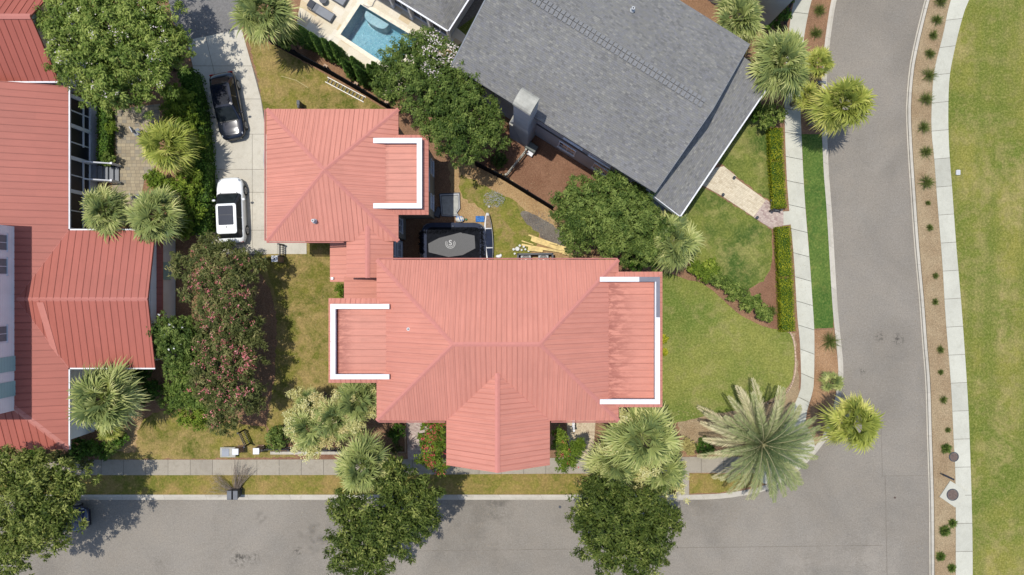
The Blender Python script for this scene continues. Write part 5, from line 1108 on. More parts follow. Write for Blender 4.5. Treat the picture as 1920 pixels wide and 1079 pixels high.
for i, (px, py, r) in enumerate([(1303,500,17),(1318,512,18),(1338,505,13),(1340,522,17),(1358,532,16),(1375,548,16),(1392,553,15),(1400,572,15),(1415,566,14),(1428,582,15),(1438,592,13),(1330,496,12)]):
    shrub('shrub', '%s low shrub from the left in the curving row between the two front lawns' % ORD[i if i < 11 else 11], 'shrub', px, py, r, 0.8, M['leaf_yel'] if i < 3 or i == 11 else M['leaf_myrtle'], 'low shrubs dividing the front lawns', 120+i, 0.14, 0.11, 18, 0.35 if i < 3 else 0.55)
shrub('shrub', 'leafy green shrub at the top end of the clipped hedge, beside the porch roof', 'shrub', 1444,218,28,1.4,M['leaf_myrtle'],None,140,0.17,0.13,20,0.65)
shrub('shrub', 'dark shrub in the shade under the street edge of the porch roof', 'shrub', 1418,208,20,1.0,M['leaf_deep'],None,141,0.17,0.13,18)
shrub('shrub', 'dark green shrub behind the top palm, near the neighbour balcony', 'shrub', 1450,25,34,1.2,M['leaf_deep'],None,142,0.2,0.14,18,0.3)
shrub('shrub', 'dark green shrub at the top edge right of the neighbour balcony', 'shrub', 1462,-5,24,1.2,M['leaf_deep'],None,143,0.2,0.14,18,0.3)
shrub('shrub', 'round green shrub by the two white-capped gate posts on the front walk', 'shrub', 519,822,26,1.0,M['leaf_dark'],None,144,0.17,0.12,20,0.75)
shrub('shrub', 'small shrub in the nook under the red roof of the passage', 'shrub', 640,545,12,0.8,M['leaf_yel'],None,145,0.14,0.1,16,0.2)
for i, (px, py, r, m) in enumerate([(150,842,20,'leaf_deep'),(172,838,18,'leaf_deep'),(192,848,16,'leaf_deep'),(212,838,17,'leaf_myrtle'),(226,822,15,'leaf_deep'),(110,856,16,'leaf_redd'),(135,860,14,'leaf_redd'),(160,866,12,'leaf_redd'),(70,856,18,'leaf_deep')]):
    shrub('shrub', 'low foundation shrub below the left house, %s one from the left' % ORD[[2,4,5,6,7,1,8,3,0][i] if i != 8 else 0], 'shrub', px, py, r, 0.8, M[m], 'foundation shrubs below the left house', 150+i, 0.15, 0.12, 16, 0.5)
for i, (px, py, r, t) in enumerate([(262,700,24,'dark leafy shrub under the lower edge of the left house gable roof'),(268,740,22,'dark leafy shrub between the big palm and the left front lawn'),(290,728,18,'dark shrub in the shade between the left palm and the bushes'),(245,700,18,'dark shrub squeezed between the gable gutter and the big palm')]):
    shrub('shrub', t, 'shrub', px, py, r, 1.1, M['leaf_deep'], None, 170+i, 0.18, 0.13, 16, 0.35)
shrub('shrub', 'small yellow-green vine climbing the right edge of the corner house wing', 'vine', 1246,636,7,1.4,M['leaf_hedge'],None,181,0.1,0.1,12,0.9)
shrub('shrub', 'lower tuft of yellow-green vine at the right edge of the corner house wing', 'vine', 1247,660,6,1.2,M['leaf_hedge'],None,182,0.1,0.1,12,0.9)
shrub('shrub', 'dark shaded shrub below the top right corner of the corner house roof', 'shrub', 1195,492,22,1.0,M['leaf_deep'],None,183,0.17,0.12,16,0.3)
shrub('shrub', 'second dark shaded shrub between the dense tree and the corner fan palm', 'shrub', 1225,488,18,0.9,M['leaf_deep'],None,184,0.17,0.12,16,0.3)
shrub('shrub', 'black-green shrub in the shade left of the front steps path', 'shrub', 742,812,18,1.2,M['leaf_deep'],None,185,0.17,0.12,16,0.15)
shrub('shrub', 'twiggy brownish shrub beside the front planter left of the gable', 'shrub', 742,840,12,0.8,M['leaf_redd'],None,186,0.14,0.1,12,0.3)
shrub('shrub', 'fuzzy dry bush between the plumed palms and the date palm', 'shrub', 1290,838,17,0.7,M['tan_plume'],None,187,0.12,0.08,16,0.1)
shrub('shrub', 'dark low groundcover bush left of the date palm trunk', 'shrub', 1320,838,18,0.5,M['leaf_deep'],None,188,0.12,0.09,16,0.3)
shrub('shrub', 'green shrub at the upper left of the evergreen tree, behind the conifers', 'shrub', 715,165,16,2.0,M['leaf_myrtle'],None,189,0.16,0.12,16,0.4)
shrub('shrub', 'grey-green low plants in the shaded bed left of the picket gate', 'shrub', 935,300,16,0.5,M['leaf_dark'],None,190,0.12,0.1,12,0.3)

# grass clumps and ball shrubs on the mulch strips
def clump(label, px, py, r, seed, group, rnd=False, mat='lirio'):
    rng = np.random.default_rng(seed); h = 0.35; x, y = P(px, py, h*.6); R = r*K(0); n = 210 if not rnd else 420; az = rng.uniform(0,2*math.pi,n); e = rng.uniform(0.15,1.45,n) if not rnd else rng.uniform(0,1.5,n); V = []; 
    o = np.stack([x+rng.normal(size=n)*R*.12, y+rng.normal(size=n)*R*.12, ZB*np.ones(n)],1); L = R*rng.uniform(.7,1.35,n)/(1 if not rnd else 1.3)
    d = np.stack([np.cos(az)*np.cos(e),np.sin(az)*np.cos(e),np.sin(e)],1); mid = o+d*(L*.6)[:,None]; tip = o+d*L[:,None]*np.array([1.15,1.15,.75]); s = np.stack([-np.sin(az),np.cos(az),0*az],1)*(0.010 if not rnd else 0.022)
    V = np.stack([o,mid+s,tip,mid-s],1).reshape(-1,3); me = fastmesh('clump' if False else ('grass_clump' if not rnd else 'ball_shrub'), V, np.arange(4*n).reshape(-1,4), rng.uniform(0.1,.9,n), M[mat]); me.location = (0,0,0)
    off = Vector((x,y,ZB)); me.data.transform(Matrix.Translation(-off)); me.location = off
    tag(me, label, 'grass clump' if not rnd else 'shrub', group)
Z3x = [(968,10),(947,115),(933,200),(912,303),(898,425),(885,562),(872,718),(885,857),(892,1027)]
cl = [(1440+a/3,b/3,13) for a,b in Z3x]+[(1440+a/3,360+b/3,r) for a,b,r in ((905,62,6),(914,202,7),(945,472,7),(942,620,8),(967,887,7),(976,1015,7))]+[(1770,750,7),(1776,807,7)]
for i, (px, py, r) in enumerate(cl): clump('spiky grass clump in the far mulch strip across the road, %s from the top' % ORD[i], px+RD.uniform(-2,2), py, r*RD.uniform(.75,1.15), 200+i, 'grass clumps in the mulch strip across the road')
for i, (px, py, r) in enumerate([(1774.5,841.5,11),(1787,982,9),(1772,996,12),(1764,1044,10),(1785,1066,9)]): clump('round dark ball shrub in the far mulch strip, %s ball from the top' % ORD[i], px, py, r, 230+i, 'ball shrubs near the manholes', True, 'leaf_dark')
clump('upper wispy grass clump on the mulch strip at the top of the near kerb', 1536,20,13, 240, 'wispy clumps at the top of the near kerb'); clump('lower wispy grass clump on the mulch strip, above the roadside palms', 1530,63,13, 241, 'wispy clumps at the top of the near kerb')
clump('shaggy ornamental grass just below the green kerb strip', 1555,640,19, 242, None)
clump('small grass tuft in the mulch beside the lower clipped hedge', 1447,584,10, 243, None)
# ------------------------------------------------------------------ pool and terrace
mb = MB(); dpt = -1.35; pq = pool
for i in range(4):
    a, b = pq[i], pq[(i+1) % 4]; mb.poly([(a[0],a[1],0.15),(b[0],b[1],0.15),(b[0],b[1],dpt),(a[0],a[1],dpt)])
mb.poly([(p[0],p[1],dpt) for p in pq])
nt = NT('pool_plaster_sparkle'); p = nt.pos(); vo = nt.n('TexVoronoi'); vo.feature = 'DISTANCE_TO_EDGE'; vo.inputs['Scale'].default_value = 5.0; nt.l(nt.scalev(p,(1,1,1)), vo.inputs['Vector'])
f1 = nt.noise(p, 6, 5, 0.8, 1.2); c = nt.mix(nt.ramp(f1, 0.38, 0.64), (0.10,0.23,0.29), (0.25,0.40,0.45)); c = nt.mix(nt.ramp(f1, 0.60, 0.70, 0, 0.9), c, (0.62,0.70,0.72)); nt.col(c); nt.rough(0.7)  # pale speckle paints the sunlit ripple sparkle into the plaster colour
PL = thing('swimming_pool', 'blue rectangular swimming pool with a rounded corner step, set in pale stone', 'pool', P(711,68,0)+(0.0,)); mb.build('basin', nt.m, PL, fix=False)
st = MB(); u1 = Vector(P(676,8.5,.15)); v1 = (Vector(P(784,74,.15))-u1).normalized(); w1 = Vector((-v1.y,v1.x)); w1 = w1 if w1.dot(Vector(P(638.5,65,.15))-u1) > 0 else -w1
pts = []
for i in range(13):
    a = math.pi*i/12; pts.append(u1+v1*1.35+v1*(-math.cos(a)*.95)+w1*(0.06+0.66*math.sin(a)**0.6)); 
pts = [(q.x,q.y) for q in pts]; st.prism(pts, dpt+.01, -0.32); st.build('step', plain('pool_step',(0.34,0.40,0.41),0.8,0,.1,8), PL)
nt = NT('pool_water'); nt.t.nodes.remove(nt.b); tr = nt.n('BsdfTransparent'); tr.inputs[0].default_value = (0.78,0.93,0.96,1); gl = nt.n('BsdfGlossy'); gl.inputs['Roughness'].default_value = 0.06
bp = nt.n('Bump'); bp.inputs['Strength'].default_value = 1.0; bp.inputs['Distance'].default_value = 0.12; nt.l(nt.noise(nt.pos(), 3.0, 4, 0.6, 0.5), bp.inputs['Height']); nt.l(bp.outputs[0], gl.inputs['Normal'])
fr = nt.n('Fresnel'); fr.inputs[0].default_value = 1.33; nt.l(bp.outputs[0], fr.inputs['Normal']); ms = nt.n('MixShader'); nt.l(fr.outputs[0], ms.inputs[0]); nt.l(tr.outputs[0], ms.inputs[1]); nt.l(gl.outputs[0], ms.inputs[2]); nt.l(ms.outputs[0], nt.o.inputs[0])
mb = MB(); mb.poly([(p[0],p[1],0.03) for p in pq]); wa_ = mb.build('water', nt.m, PL)
mb = MB()
for i in range(4):
    a, b = Vector(pq[i]), Vector(pq[(i+1)%4]); d = (b-a).normalized(); n_ = Vector((d.y,-d.x)); cc_ = (Vector(pq[0])+Vector(pq[2]))/2
    if n_.dot((a+b)/2-cc_) < 0: n_ = -n_
    A, B_ = a-d*0.3, b+d*0.3; mb.hexa([(A.x,A.y,.151),(B_.x,B_.y,.151),(B_.x+n_.x*.3,B_.y+n_.y*.3,.151),(A.x+n_.x*.3,A.y+n_.y*.3,.151)]+[(A.x,A.y,.17+i*.002),(B_.x,B_.y,.17+i*.002),(B_.x+n_.x*.3,B_.y+n_.y*.3,.17+i*.002),(A.x+n_.x*.3,A.y+n_.y*.3,.17+i*.002)])
mb.build('coping', plain('coping_stone',(0.66,0.60,0.47),0.8,0,.15,4), PL)
tag(MB.build((lambda m:(m.tube([P3(681,9,.19),P3(690,14,.19),P3(698,12,.19),P3(702,3,.19),P3(712,-8,.19)],.025,6),m)[1])(MB()),'pool_hose',M['mgrey']),'thin dark hose curling from the pool corner across the stone','hose')
def lounger(label, px, py, ang):
    x, y = P(px, py, .45); r = thing('sun_lounger', label, 'sun lounger', (x,y,.15), 'loungers by the pool'); d = Vector((math.cos(ang),math.sin(ang),0)); s = Vector((-d.y,d.x,0)); c = Vector((x,y,0))
    def q(mb, a0,a1,b0,b1,z0,z1,z2=None,z3=None):
        z2 = z0 if z2 is None else z2; z3 = z1 if z3 is None else z3
        cs = [c+d*a0+s*b0+Vector((0,0,z0)),c+d*a1+s*b0+Vector((0,0,z2)),c+d*a1+s*b1+Vector((0,0,z2)),c+d*a0+s*b1+Vector((0,0,z0)),c+d*a0+s*b0+Vector((0,0,z1)),c+d*a1+s*b0+Vector((0,0,z3)),c+d*a1+s*b1+Vector((0,0,z3)),c+d*a0+s*b1+Vector((0,0,z1))]; mb.hexa(cs)
    m = MB(); q(m,-.98,.98,-.34,-.30,.34,.40); q(m,-.98,.98,.30,.34,.34,.40); q(m,-.98,-.94,-.3,.3,.34,.40); q(m,.94,.98,-.3,.3,.34,.40); m.build('frame', M['dgrey'], r)
    m = MB(); q(m,-.3,.93,-.29,.29,.40,.47); m.build('seat', M['mgrey'], r); m = MB(); q(m,-.93,-.31,-.29,.29,.66,.73,.40,.47); m.build('backrest', M['mgrey'], r)
    m = MB(); q(m,-.93,-.55,-.26,.26,.735,.82,.57,.65); m.build('pillow', M['dgrey'], r)
    for a in (-.9,.9):
        for b in (-.3,.3): m = MB(); q(m,a-.03,a+.03,b-.03,b+.03,.16,.34); m.build('leg', M['dgrey'], r)
la = math.atan2(VV.y, VV.x)
lounger('grey sun lounger with a dark pillow, fully in view left of the pool', 602, 21, la); lounger('grey sun lounger cut by the top edge of the photo', 626, -9, la)
x, y = P(606,0,.5); r = thing('side_table', 'small round dark side table between the two sun loungers', 'side table', (x,y,.15)); m = MB(); m.cyl((x,y,.52),(x,y,.55),.28,.28,18); m.build('table_top', M['dgrey'], r)
for k in range(3): m = MB(); a = k*2.1; m.cyl((x+.2*math.cos(a),y+.2*math.sin(a),.15),(x+.1*math.cos(a),y+.1*math.sin(a),.52),.02,.02,6); m.build('leg', M['dgrey'], r)
# ------------------------------------------------------------------ fences, gates, posts
def fence(label, pts, h, group=None, pick=True, mat='iron', postn=2.2, solid=False, cat='fence', pz=0.0, gap=0.13, slabs=None):
    pts = [Vector(P(a,b,h)+(0,)) for a, b in pts]; r = thing('fence', label, cat, (pts[0].x,pts[0].y,ZB), group); m = MB(); 
    for i in range(len(pts)-1):
        a, b = pts[i], pts[i+1]; d = (b-a).normalized(); L = (b-a).length; ang = math.atan2(d.y,d.x); c = (a+b)/2
        for z in (h-.05, ZB+.18, h-.3): m.box((c.x,c.y,z),(L,.05,.05),ang)
        if solid: m.box((c.x,c.y,(h+ZB)/2),(L,.06,h-ZB-.1),ang)
        n = int(L/gap)
        for k in range(n): p = a+d*((k+.5)*L/n); m.box((p.x,p.y,(h+ZB)/2+.02),(.025,.025,h-ZB),ang)
    m.build('panel', M[mat], r)
    for i in range(len(pts)-1):
        a, b = pts[i], pts[i+1]; d = (b-a).normalized(); L = (b-a).length; n = max(1,round(L/postn))
        for k in range(n+(1 if i == len(pts)-2 else 0)): p = a+d*(k*L/n); m = MB(); m.box((p.x,p.y,(h+.12+ZB)/2),(.09,.09,h+.12-ZB),math.atan2(d.y,d.x)); m.box((p.x,p.y,h+.13),(.12,.12,.03),math.atan2(d.y,d.x)); m.build('post', M[mat], r)
    return r
fence('black fence between the conifer row and the back lawn', [(495,66),(610,127),(667,160),(726,196)], 1.9, 'black fences', solid=True, mat='matte')
fence('black fence between the side yard mulch and the messy back yard', [(891,303),(940,328),(1038,388)], 1.9, 'black fences', solid=True, mat='matte')
for i, (px, py) in enumerate([(610,130),(667,163),(724,198)]):
    x, y = P(px,py,1.4); m = MB(); m.box((x,y+.18,.75),(.22,.22,1.3),la); o = m.build('pillar', M['brick']); tag(o, '%s small brick pillar from the left behind the black fence by the conifers' % ORD[i], 'pillar', 'brick fence pillars'); m = MB(); m.box((x,y+.18,1.43),(.28,.28,.06),la); m.build('pillar_cap', plain('tan_cap%d'%i,(.36,.25,.17),.8), o)
fence('low black picket fence at the end of the driveway, left of its post', [(452,484),(500,485)], 1.1, None)
fence('short black picket gate between the garage corner and the driveway post', [(523,458),(523,480)], 1.1, None, cat='gate')
fence('black iron gate leaf standing open by the front sidewalk', [(447,812),(459,838)], 1.25, None, cat='gate', gap=.11)
fence('black picket fence running right from the front gate posts, in front of the shrubs', [(492,844),(640,846)], 1.1, None)
fence('short black picket fence seen above the top edge of the corner house roof', [(1065,487),(1144,486)], 1.6, None)
fence('dark low fence at the top of the sidewalk, in the shade', [(1474,55),(1480,20),(1495,-15)], 0.9, None)
m = MB(); a, b = Vector(P(507,846,.3)+(0,)), Vector(P(640,847,.3)+(0,)); c_ = (a+b)/2; m.box((c_.x,c_.y-.12,.22),((b-a).length,.2,.25),0); tag(m.build('low_wall', M['curb']), 'low concrete garden wall under the picket fence by the front sidewalk', 'wall')
def post(label, px, py, w, h, hole=False, capm='white', body='brick', group=None):
    x, y = P(px,py,h); r = thing('gate_post', label, 'gate post', (x,y,ZB), group); m = MB(); m.box((x,y,(h+ZB)/2-.05),(w*.82,w*.82,h-ZB-.1)); m.box((x,y,ZB+.1),(w*.95,w*.95,.2)); m.build('pillar', M[body], r)
    m = MB(); m.bevbox((x,y,h-.04),(w,w,.1),.02); m.build('cap', M[capm], r)
    if hole: m = MB(); m.cyl((x,y,h+.01),(x,y,h+.06),.06,.05,12); m.build('finial', M['black'], r)
GPG = 'white-capped gate posts'
post('square white-capped post with a dark centre, at the lower end of the driveway', 514.5,485.5,.44,1.5,True,group=GPG)
post('left white-capped gate post on the front sidewalk, beside the pale bench slab', 441,847.5,.44,1.25,group=GPG)
post('right white-capped gate post on the front sidewalk, left of the round shrub', 480,846.5,.44,1.25,group=GPG)
post('cream-capped post half buried in the plumed palms on the front walk', 578,845,.42,1.25,group=GPG)
x, y = P(428,848,.5); r = thing('stone_bench', 'pale stone slab box standing beside the left gate post on the front sidewalk', 'bench', (x,y,ZB)); m = MB(); m.bevbox((x,y,.55),(1.1,.72,.1),.03); m.build('seat', M['stucco_cap'], r)
for s in (-.38,.38): m = MB(); m.box((x+s,y,.31),(.14,.6,.38)); m.build('leg', M['curb'], r)
m = MB(); m.box((x-.15,y,.62),(.5,.55,.03)); m.build('tray', M['stucco'], r)
# picket gate with brick pier by the chimney
fence('weathered white picket gate running down from the chimney to the black fence', [(986,281),(948,328)], 1.2, None, mat='stucco_cap', cat='gate', gap=.16)
x, y = P(997,276,.8); r = thing('air_conditioner', 'grey air conditioner box at the foot of the chimney', 'air conditioner', (x,y,ZB)); m = MB(); m.bevbox((x,y,.5),(.55,.8,.75),.04,la+1.57); m.build('casing', plain('ac_green',(.10,.11,.10),.6), r); m = MB()
for k in range(8): m.box((x,y,.25+k*.07),(.57,.82,.012),la+1.57)
m.build('louvre', M['black'], r); x, y = P(994,288,.5); m = MB(); m.box((x,y,.35),(.42,.3,.4),la); 
for k in range(4): m.box((x-.12+.08*k,y,.56),(.02,.26,.03),la)
tag(m.build('meter_box', M['white']), 'white utility box with dark slots next to the picket gate', 'utility box')
# ------------------------------------------------------------------ back yard clutter
tx, ty = P(851,458,.95); T_ = thing('trampoline', 'black rectangular trampoline with a grey mat bearing an S emblem, beside the corner house', 'trampoline', (tx,ty,ZB))
def rrect(cx, cy, hx, hy, r, n=6, z=0):
    o = []
    for (sx, sy, a0) in ((1,-1,-90),(1,1,0),(-1,1,90),(-1,-1,180)):
        for k in range(n+1): a = math.radians(a0+90*k/n); o.append((cx+sx*(hx-r)+r*math.cos(a), cy+sy*(hy-r)+r*math.sin(a), z))
    return o
zt = .92; cx, cy = P(850,458,zt); hx, hy = 60*K(zt), 40*K(zt)
m = MB(); m.loft([rrect(cx,cy,hx,hy,.8,z=zt-.03), rrect(cx,cy,hx,hy,.8,z=zt+.03), rrect(cx,cy,hx-.38,hy-.32,.35,z=zt+.035), rrect(cx,cy,hx-.38,hy-.32,.35,z=zt-.03)],0,False); m.build('safety_pad', M['navy'], T_)
m = MB(); pts = rrect(cx,cy,hx-.06,hy-.06,.48,z=zt-.08); m.tube(pts+[pts[0]], .035, 6); m.build('frame', M['mgrey'], T_)
m = MB(); m.prism([(a,b) for a,b,_ in rrect(cx,cy,hx-.38,hy-.32,.34)], zt-.02, zt-.005); mt = m.build('mat', M['matte'], T_)
nt = NT('woven_mat'); pp = nt.pos(); g_ = nt.ramp(nt.noise(pp, 60, 2), .3,.7,.8,1.2); nt.col(nt.mix(1.0,(0.12,0.12,0.12),nt.comb(g_,g_,g_),'MULTIPLY')); nt.rough(.8)
oct_ = [P(740+a/6.745,340+b/6.745,zt) for a,b in ((425,790),(560,720),(830,650),(1010,690),(1020,850),(860,935),(680,960),(430,900))]
m = MB(); m.prism(oct_, zt, zt+.02); nt.b.inputs['Specular IOR Level'].default_value = 0.1; m.build('jumping_surface', nt.m, T_)
EM = plain('pale_print',(.42,.42,.41),.7)
ex, ey = P(844.5,457,zt+.02)
fc = bpy.data.curves.new('S','FONT'); fc.body = 'S'; fc.size = .52; fc.extrude = .002; fc.offset = .008; fo = bpy.data.objects.new('tmp', fc); COL.objects.link(fo); bpy.context.view_layer.update()
me = bpy.data.meshes.new_from_object(fo); bpy.data.objects.remove(fo); xs = [v.co.x for v in me.vertices]; ys = [v.co.y for v in me.vertices]; me.transform(Matrix.Translation((ex-(min(xs)+max(xs))/2-tx, ey+.06-(min(ys)+max(ys))/2-ty, zt+.026-ZB))); me.materials.clear(); me.materials.append(EM)
link('emblem_letter', me, T_)
m = MB()
for rr_, a0, a1 in ((.24,150,390),(.335,150,395)):
    n = 30
    for k in range(n):
        a, b = math.radians(a0+(a1-a0)*k/n), math.radians(a0+(a1-a0)*(k+1)/n); w = .018
        m.poly([(ex+(rr_-w)*math.cos(a),ey+(rr_-w)*math.sin(a),zt+.025),(ex+(rr_+w)*math.cos(a),ey+(rr_+w)*math.sin(a),zt+.025),(ex+(rr_+w)*math.cos(b),ey+(rr_+w)*math.sin(b),zt+.025),(ex+(rr_-w)*math.cos(b),ey+(rr_-w)*math.sin(b),zt+.025)])
m.build('emblem_ring', EM, T_)
for px, py in ((789,434),(903,428),(905,487),(789,487),(850,425)):
    x, y = P(px,py,.9); m = MB(); m.cyl((x,y,ZB),(x,y,1.15),.03,.03,8); m.build('leg', M['mgrey'], T_)
rng = np.random.default_rng(5); L = Leaves()
for (a, b) in (((790,436),(903,430)),((789,436),(791,488)),((903,430),(905,489)),((791,488),(905,489))):
    A, B_ = np.array(P3(*a,1.0)), np.array(P3(*b,1.0)); n = 500; t = rng.uniform(0,1,(n,1)); p = A+(B_-A)*t+rng.normal(size=(n,3))*np.array([.07,.07,.05]); L.add(*leafquads(p, unit(rng.normal(size=(n,3))*.6+np.array([0,0,1])), .14*rng.uniform(.5,1.2,n), np.zeros(n), .4, rng))
L.build('collapsed_net', M['matte'], T_)
# paddleboards
def board(label, pts, z, w, mat, deckm, tilt=0.3, grp='boards leaning by the trampoline'):
    A, B_ = P3(*pts[0],z), P3(*pts[1],z); d = (B_-A); L = d.length; d.normalize(); s = Vector((-d.y,d.x,0)); up = Vector((0,0,1)); s2 = (s*math.cos(tilt)+up*math.sin(tilt)); u2 = up*math.cos(tilt)-s*math.sin(tilt)
    r = thing('paddleboard', label, 'paddleboard', (A.x,A.y,ZB), grp); rings = []
    for k in range(15):
        t = k/14; hw = w/2*max(.03, (math.sin(math.pi*min(.98,max(.02,t*.94+.03))))**.55); c = A+d*L*t+up*.12*(1-t)**3
        rings.append([tuple(c+s2*hw*math.cos(a)+u2*.055*math.sin(a)) for a in [2*math.pi*j/10 for j in range(10)]])
    m = MB(); m.loft(rings); m.build('hull', M[mat], r, smooth=True); m = MB()
    for t0, t1, mm in ((.05,.28,0),(.30,.64,1),(.66,.97,1)):
        for k in range(6):
            ta, tb = t0+(t1-t0)*k/6, t0+(t1-t0)*(k+1)/6; q = []
            for t, sg in ((ta,-1),(tb,-1),(tb,1),(ta,1)):
                hw = w/2*max(.03, (math.sin(math.pi*min(.98,max(.02,t*.94+.03))))**.55)*.72; q.append(tuple(A+d*L*t+up*.12*(1-t)**3+s2*hw*sg+u2*.062))
            m.poly(q, mm)
    m.build('deck_pad', deckm, r, fix=False)
board('long white paddleboard with tan nose and dark blue deck, right of the trampoline', [(914,400),(919,500)], .55, .72, 'white', [M['woodold'],M['navy']], -.45)
board('second white board edge squeezed between the trampoline and the longer paddleboard', [(906,432),(911,502)], .4, .28, 'lgrey', [M['dgrey'],M['dgrey']], -1.0)
# basketball backboard lying in the yard
hpx = [(823,363),(862,361),(863,391),(857,400),(861,405),(845,407),(827,406),(826,395)]
x, y = P(843,384,.35); r = thing('trailer_tarp', 'grey flat panel with a dark and pale double border lying in the garage shade', 'panel', (x,y,ZB)); m = MB()
pp_ = pw(hpx,.3); cxx = (sum(a for a,b in pp_)/8, sum(b for a,b in pp_)/8); m.prism(pp_, .22, .28); m.build('dark_rim', M['dgrey'], r)
m = MB(); m.prism([(cxx[0]+(a-cxx[0])*.92, cxx[1]+(b-cxx[1])*.92) for a,b in pp_], .281, .30); m.build('pale_border', M['lgrey'], r); m = MB(); m.prism([(cxx[0]+(a-cxx[0])*.86, cxx[1]+(b-cxx[1])*.86) for a,b in pp_], .301, .315); m.build('inner_rim', M['dgrey'], r)
m = MB(); m.prism([(cxx[0]+(a-cxx[0])*.80, cxx[1]+(b-cxx[1])*.80) for a,b in pp_], .316, .33); m.build('sheet', plain('grey_sheet',(.33,.33,.30),.8,0,.15,5), r)
x, y = P(862,411,.4); r = thing('ride_on_toy', 'blue and cream striped toy lying on its side below the grey panel', 'toy', (x,y,ZB)); m = MB(); m.ell((x,y,.3),(.34,.24,.2),14,7); m.build('body', plain('cream_toy',(.55,.52,.45),.5), r, smooth=True)
for k in (-.16,0,.16): m = MB(); m.box((x+k,y+.02,.49-abs(k)*.3),(.07,.36,.04),.4); m.build('stripe', M['blue'], r)
for sx, sy in ((-.2,-.22),(.22,.12)): m = MB(); m.cyl((x+sx,y+sy,.2),(x+sx*1.2,y+sy*1.25,.2),.11,.11,12); m.build('wheel', M['black'], r)
x, y = P(821,398,.3); m = MB(); m.hexa([(x-.35,y-.3,.15),(x+.1,y-.45,.15),(x+.3,y+.25,.15),(x,y+.45,.15),(x-.3,y-.25,.42),(x+.06,y-.38,.36),(x+.25,y+.2,.3),(x,y+.38,.45)]); tag(m.build('covered_bundle', M['dgrey']), 'dark grey folded bundle against the garage wall corner', 'bundle')
nt = MB(); x, y = P(900,411,.2); rng = np.random.default_rng(9); 
G_ = 7; vs = [(x+(i/(G_-1)-.5)*.62, y+(j/(G_-1)-.5)*.42, ZB+.09+.06*math.sin(i*1.7+j)+rng.uniform(0,.05)) for j in range(G_) for i in range(G_)]; nt.mesh(vs,[(j*G_+i,j*G_+i+1,(j+1)*G_+i+1,(j+1)*G_+i) for j in range(G_-1) for i in range(G_-1)]); nt.mesh([(a,b,ZB+.02) for a,b,c in vs],[((j+1)*G_+i,(j+1)*G_+i+1,j*G_+i+1,j*G_+i) for j in range(G_-1) for i in range(G_-1)])
tag(nt.build('blue_tarp', M['blue']), 'small crumpled blue cloth above the trampoline, left of the paddleboard tip', 'cloth')
x, y = P(935,481,.2); nt = MB(); nt.ell((x,y,.2),(.22,.12,.09),10,5); nt.ell((x+.14,y+.06,.2),(.1,.13,.08),8,5); tag(nt.build('plastic_bag', M['white'], smooth=True), 'white crumpled bag right of the lower end of the paddleboard', 'bag')
x, y = P(874,412,.2); nt = MB(); nt.ell((x,y,.22),(.09,.09,.1),10,6); tag(nt.build('green_ball', plain('green_ball',(.05,.16,.09),.5), smooth=True), 'little green ball beside the striped toy', 'ball')
# brush pile of grey twigs
def twigs(name, label, cx_, cy_, n, R, seed, mat, cat, zt_=.35, lmin=.3, lmax=.9, th=.012):
    rng = np.random.default_rng(seed); x, y = P(cx_,cy_,.2); m = MB()
    for k in range(n):
        a = rng.uniform(0,6.28); rr = R*math.sqrt(rng.random()); b = rng.uniform(0,6.28); l = rng.uniform(lmin,lmax); p = Vector((x+rr*math.cos(a),y+rr*math.sin(a)*.8,ZB+rng.uniform(.01,zt_))); q = p+Vector((math.cos(b),math.sin(b),rng.uniform(-.2,.2)))*l*.5; m.tube([p,(p+q)/2+Vector((rng.uniform(-.05,.05),rng.uniform(-.05,.05),.02)),q],[th,th*.8,th*.4],4)
    return tag(m.build(name, M[mat]), label, cat)
twigs('twig_pile', 'scattered pile of pale grey twigs on the yard grass right of the grey panel', 926,374,240,.75,3,'lgrey','twig pile',.2,.1,.35,.011)
twigs('twig_pile', 'thin litter of grey twigs on the dark soil patch above the lumber', 1010,412,90,.8,4,'mgrey','twig pile',.1,.1,.35,.009)
m = MB(); x, y = P(917,388,.2); m.ell((x,y,.24),(.1,.1,.1),10,6); tag(m.build('metal_ball', M['alu'], smooth=True), 'small shiny silver ball at the edge of the pale twigs', 'ball')
# lumber
GLm = 'loose planks beside the air conditioners'
pl = [((991,441),(1038,457),.09),((996,448),(1070,470),.30),((999,451),(1062,472),.20),((978,452),(1000,459),.07),((978,459),(1050,472),.14),((992,462),(1088,479),.16),((990,467),(1018,470),.26),((1004,466),(1060,473),.12),((1040,466),(1088,475),.12),((1030,455),(1045,459),.1),((1054,476),(1068,479),.06)]
for i, (a, b, w) in enumerate(pl):
    zz_ = ZB+.04+.035*i; A, B_ = P3(*a,zz_), P3(*b,zz_); d = B_-A; c = (A+B_)/2; m = MB(); m.box((c.x,c.y,zz_),(d.length,w,.04),math.atan2(d.y,d.x),0,RD.random()); tag(m.build('plank', M['wood']), 'loose yellow lumber plank above the air conditioners, %s counted from the top of the heap' % ORD[i], 'plank', GLm)
for i, (px, py, r_) in enumerate([(974.5,461,.08),(970,467,.15),(982,463,.08),(963,468,.09),(965,476,.07),(978,469,.07),(985,468,.07),(991,471,.07)]):
    x, y = P(px,py,.3); r = thing('paint_can', '%s round white-topped tub from the left among the tubs by the lumber' % ORD[[3,2,5,0,1,4,6,7][i]], 'tub', (x,y,ZB), 'round tubs by the lumber'); m = MB(); m.cyl((x,y,ZB),(x,y,ZB+.22),r_*.92,r_,16); m.build('tub', M['lgrey'] if i % 3 else M['dgrey'], r); m = MB(); m.cyl((x,y,ZB+.221),(x,y,ZB+.25),r_*1.04,r_*1.0,16); m.build('lid', M['pail'], r)
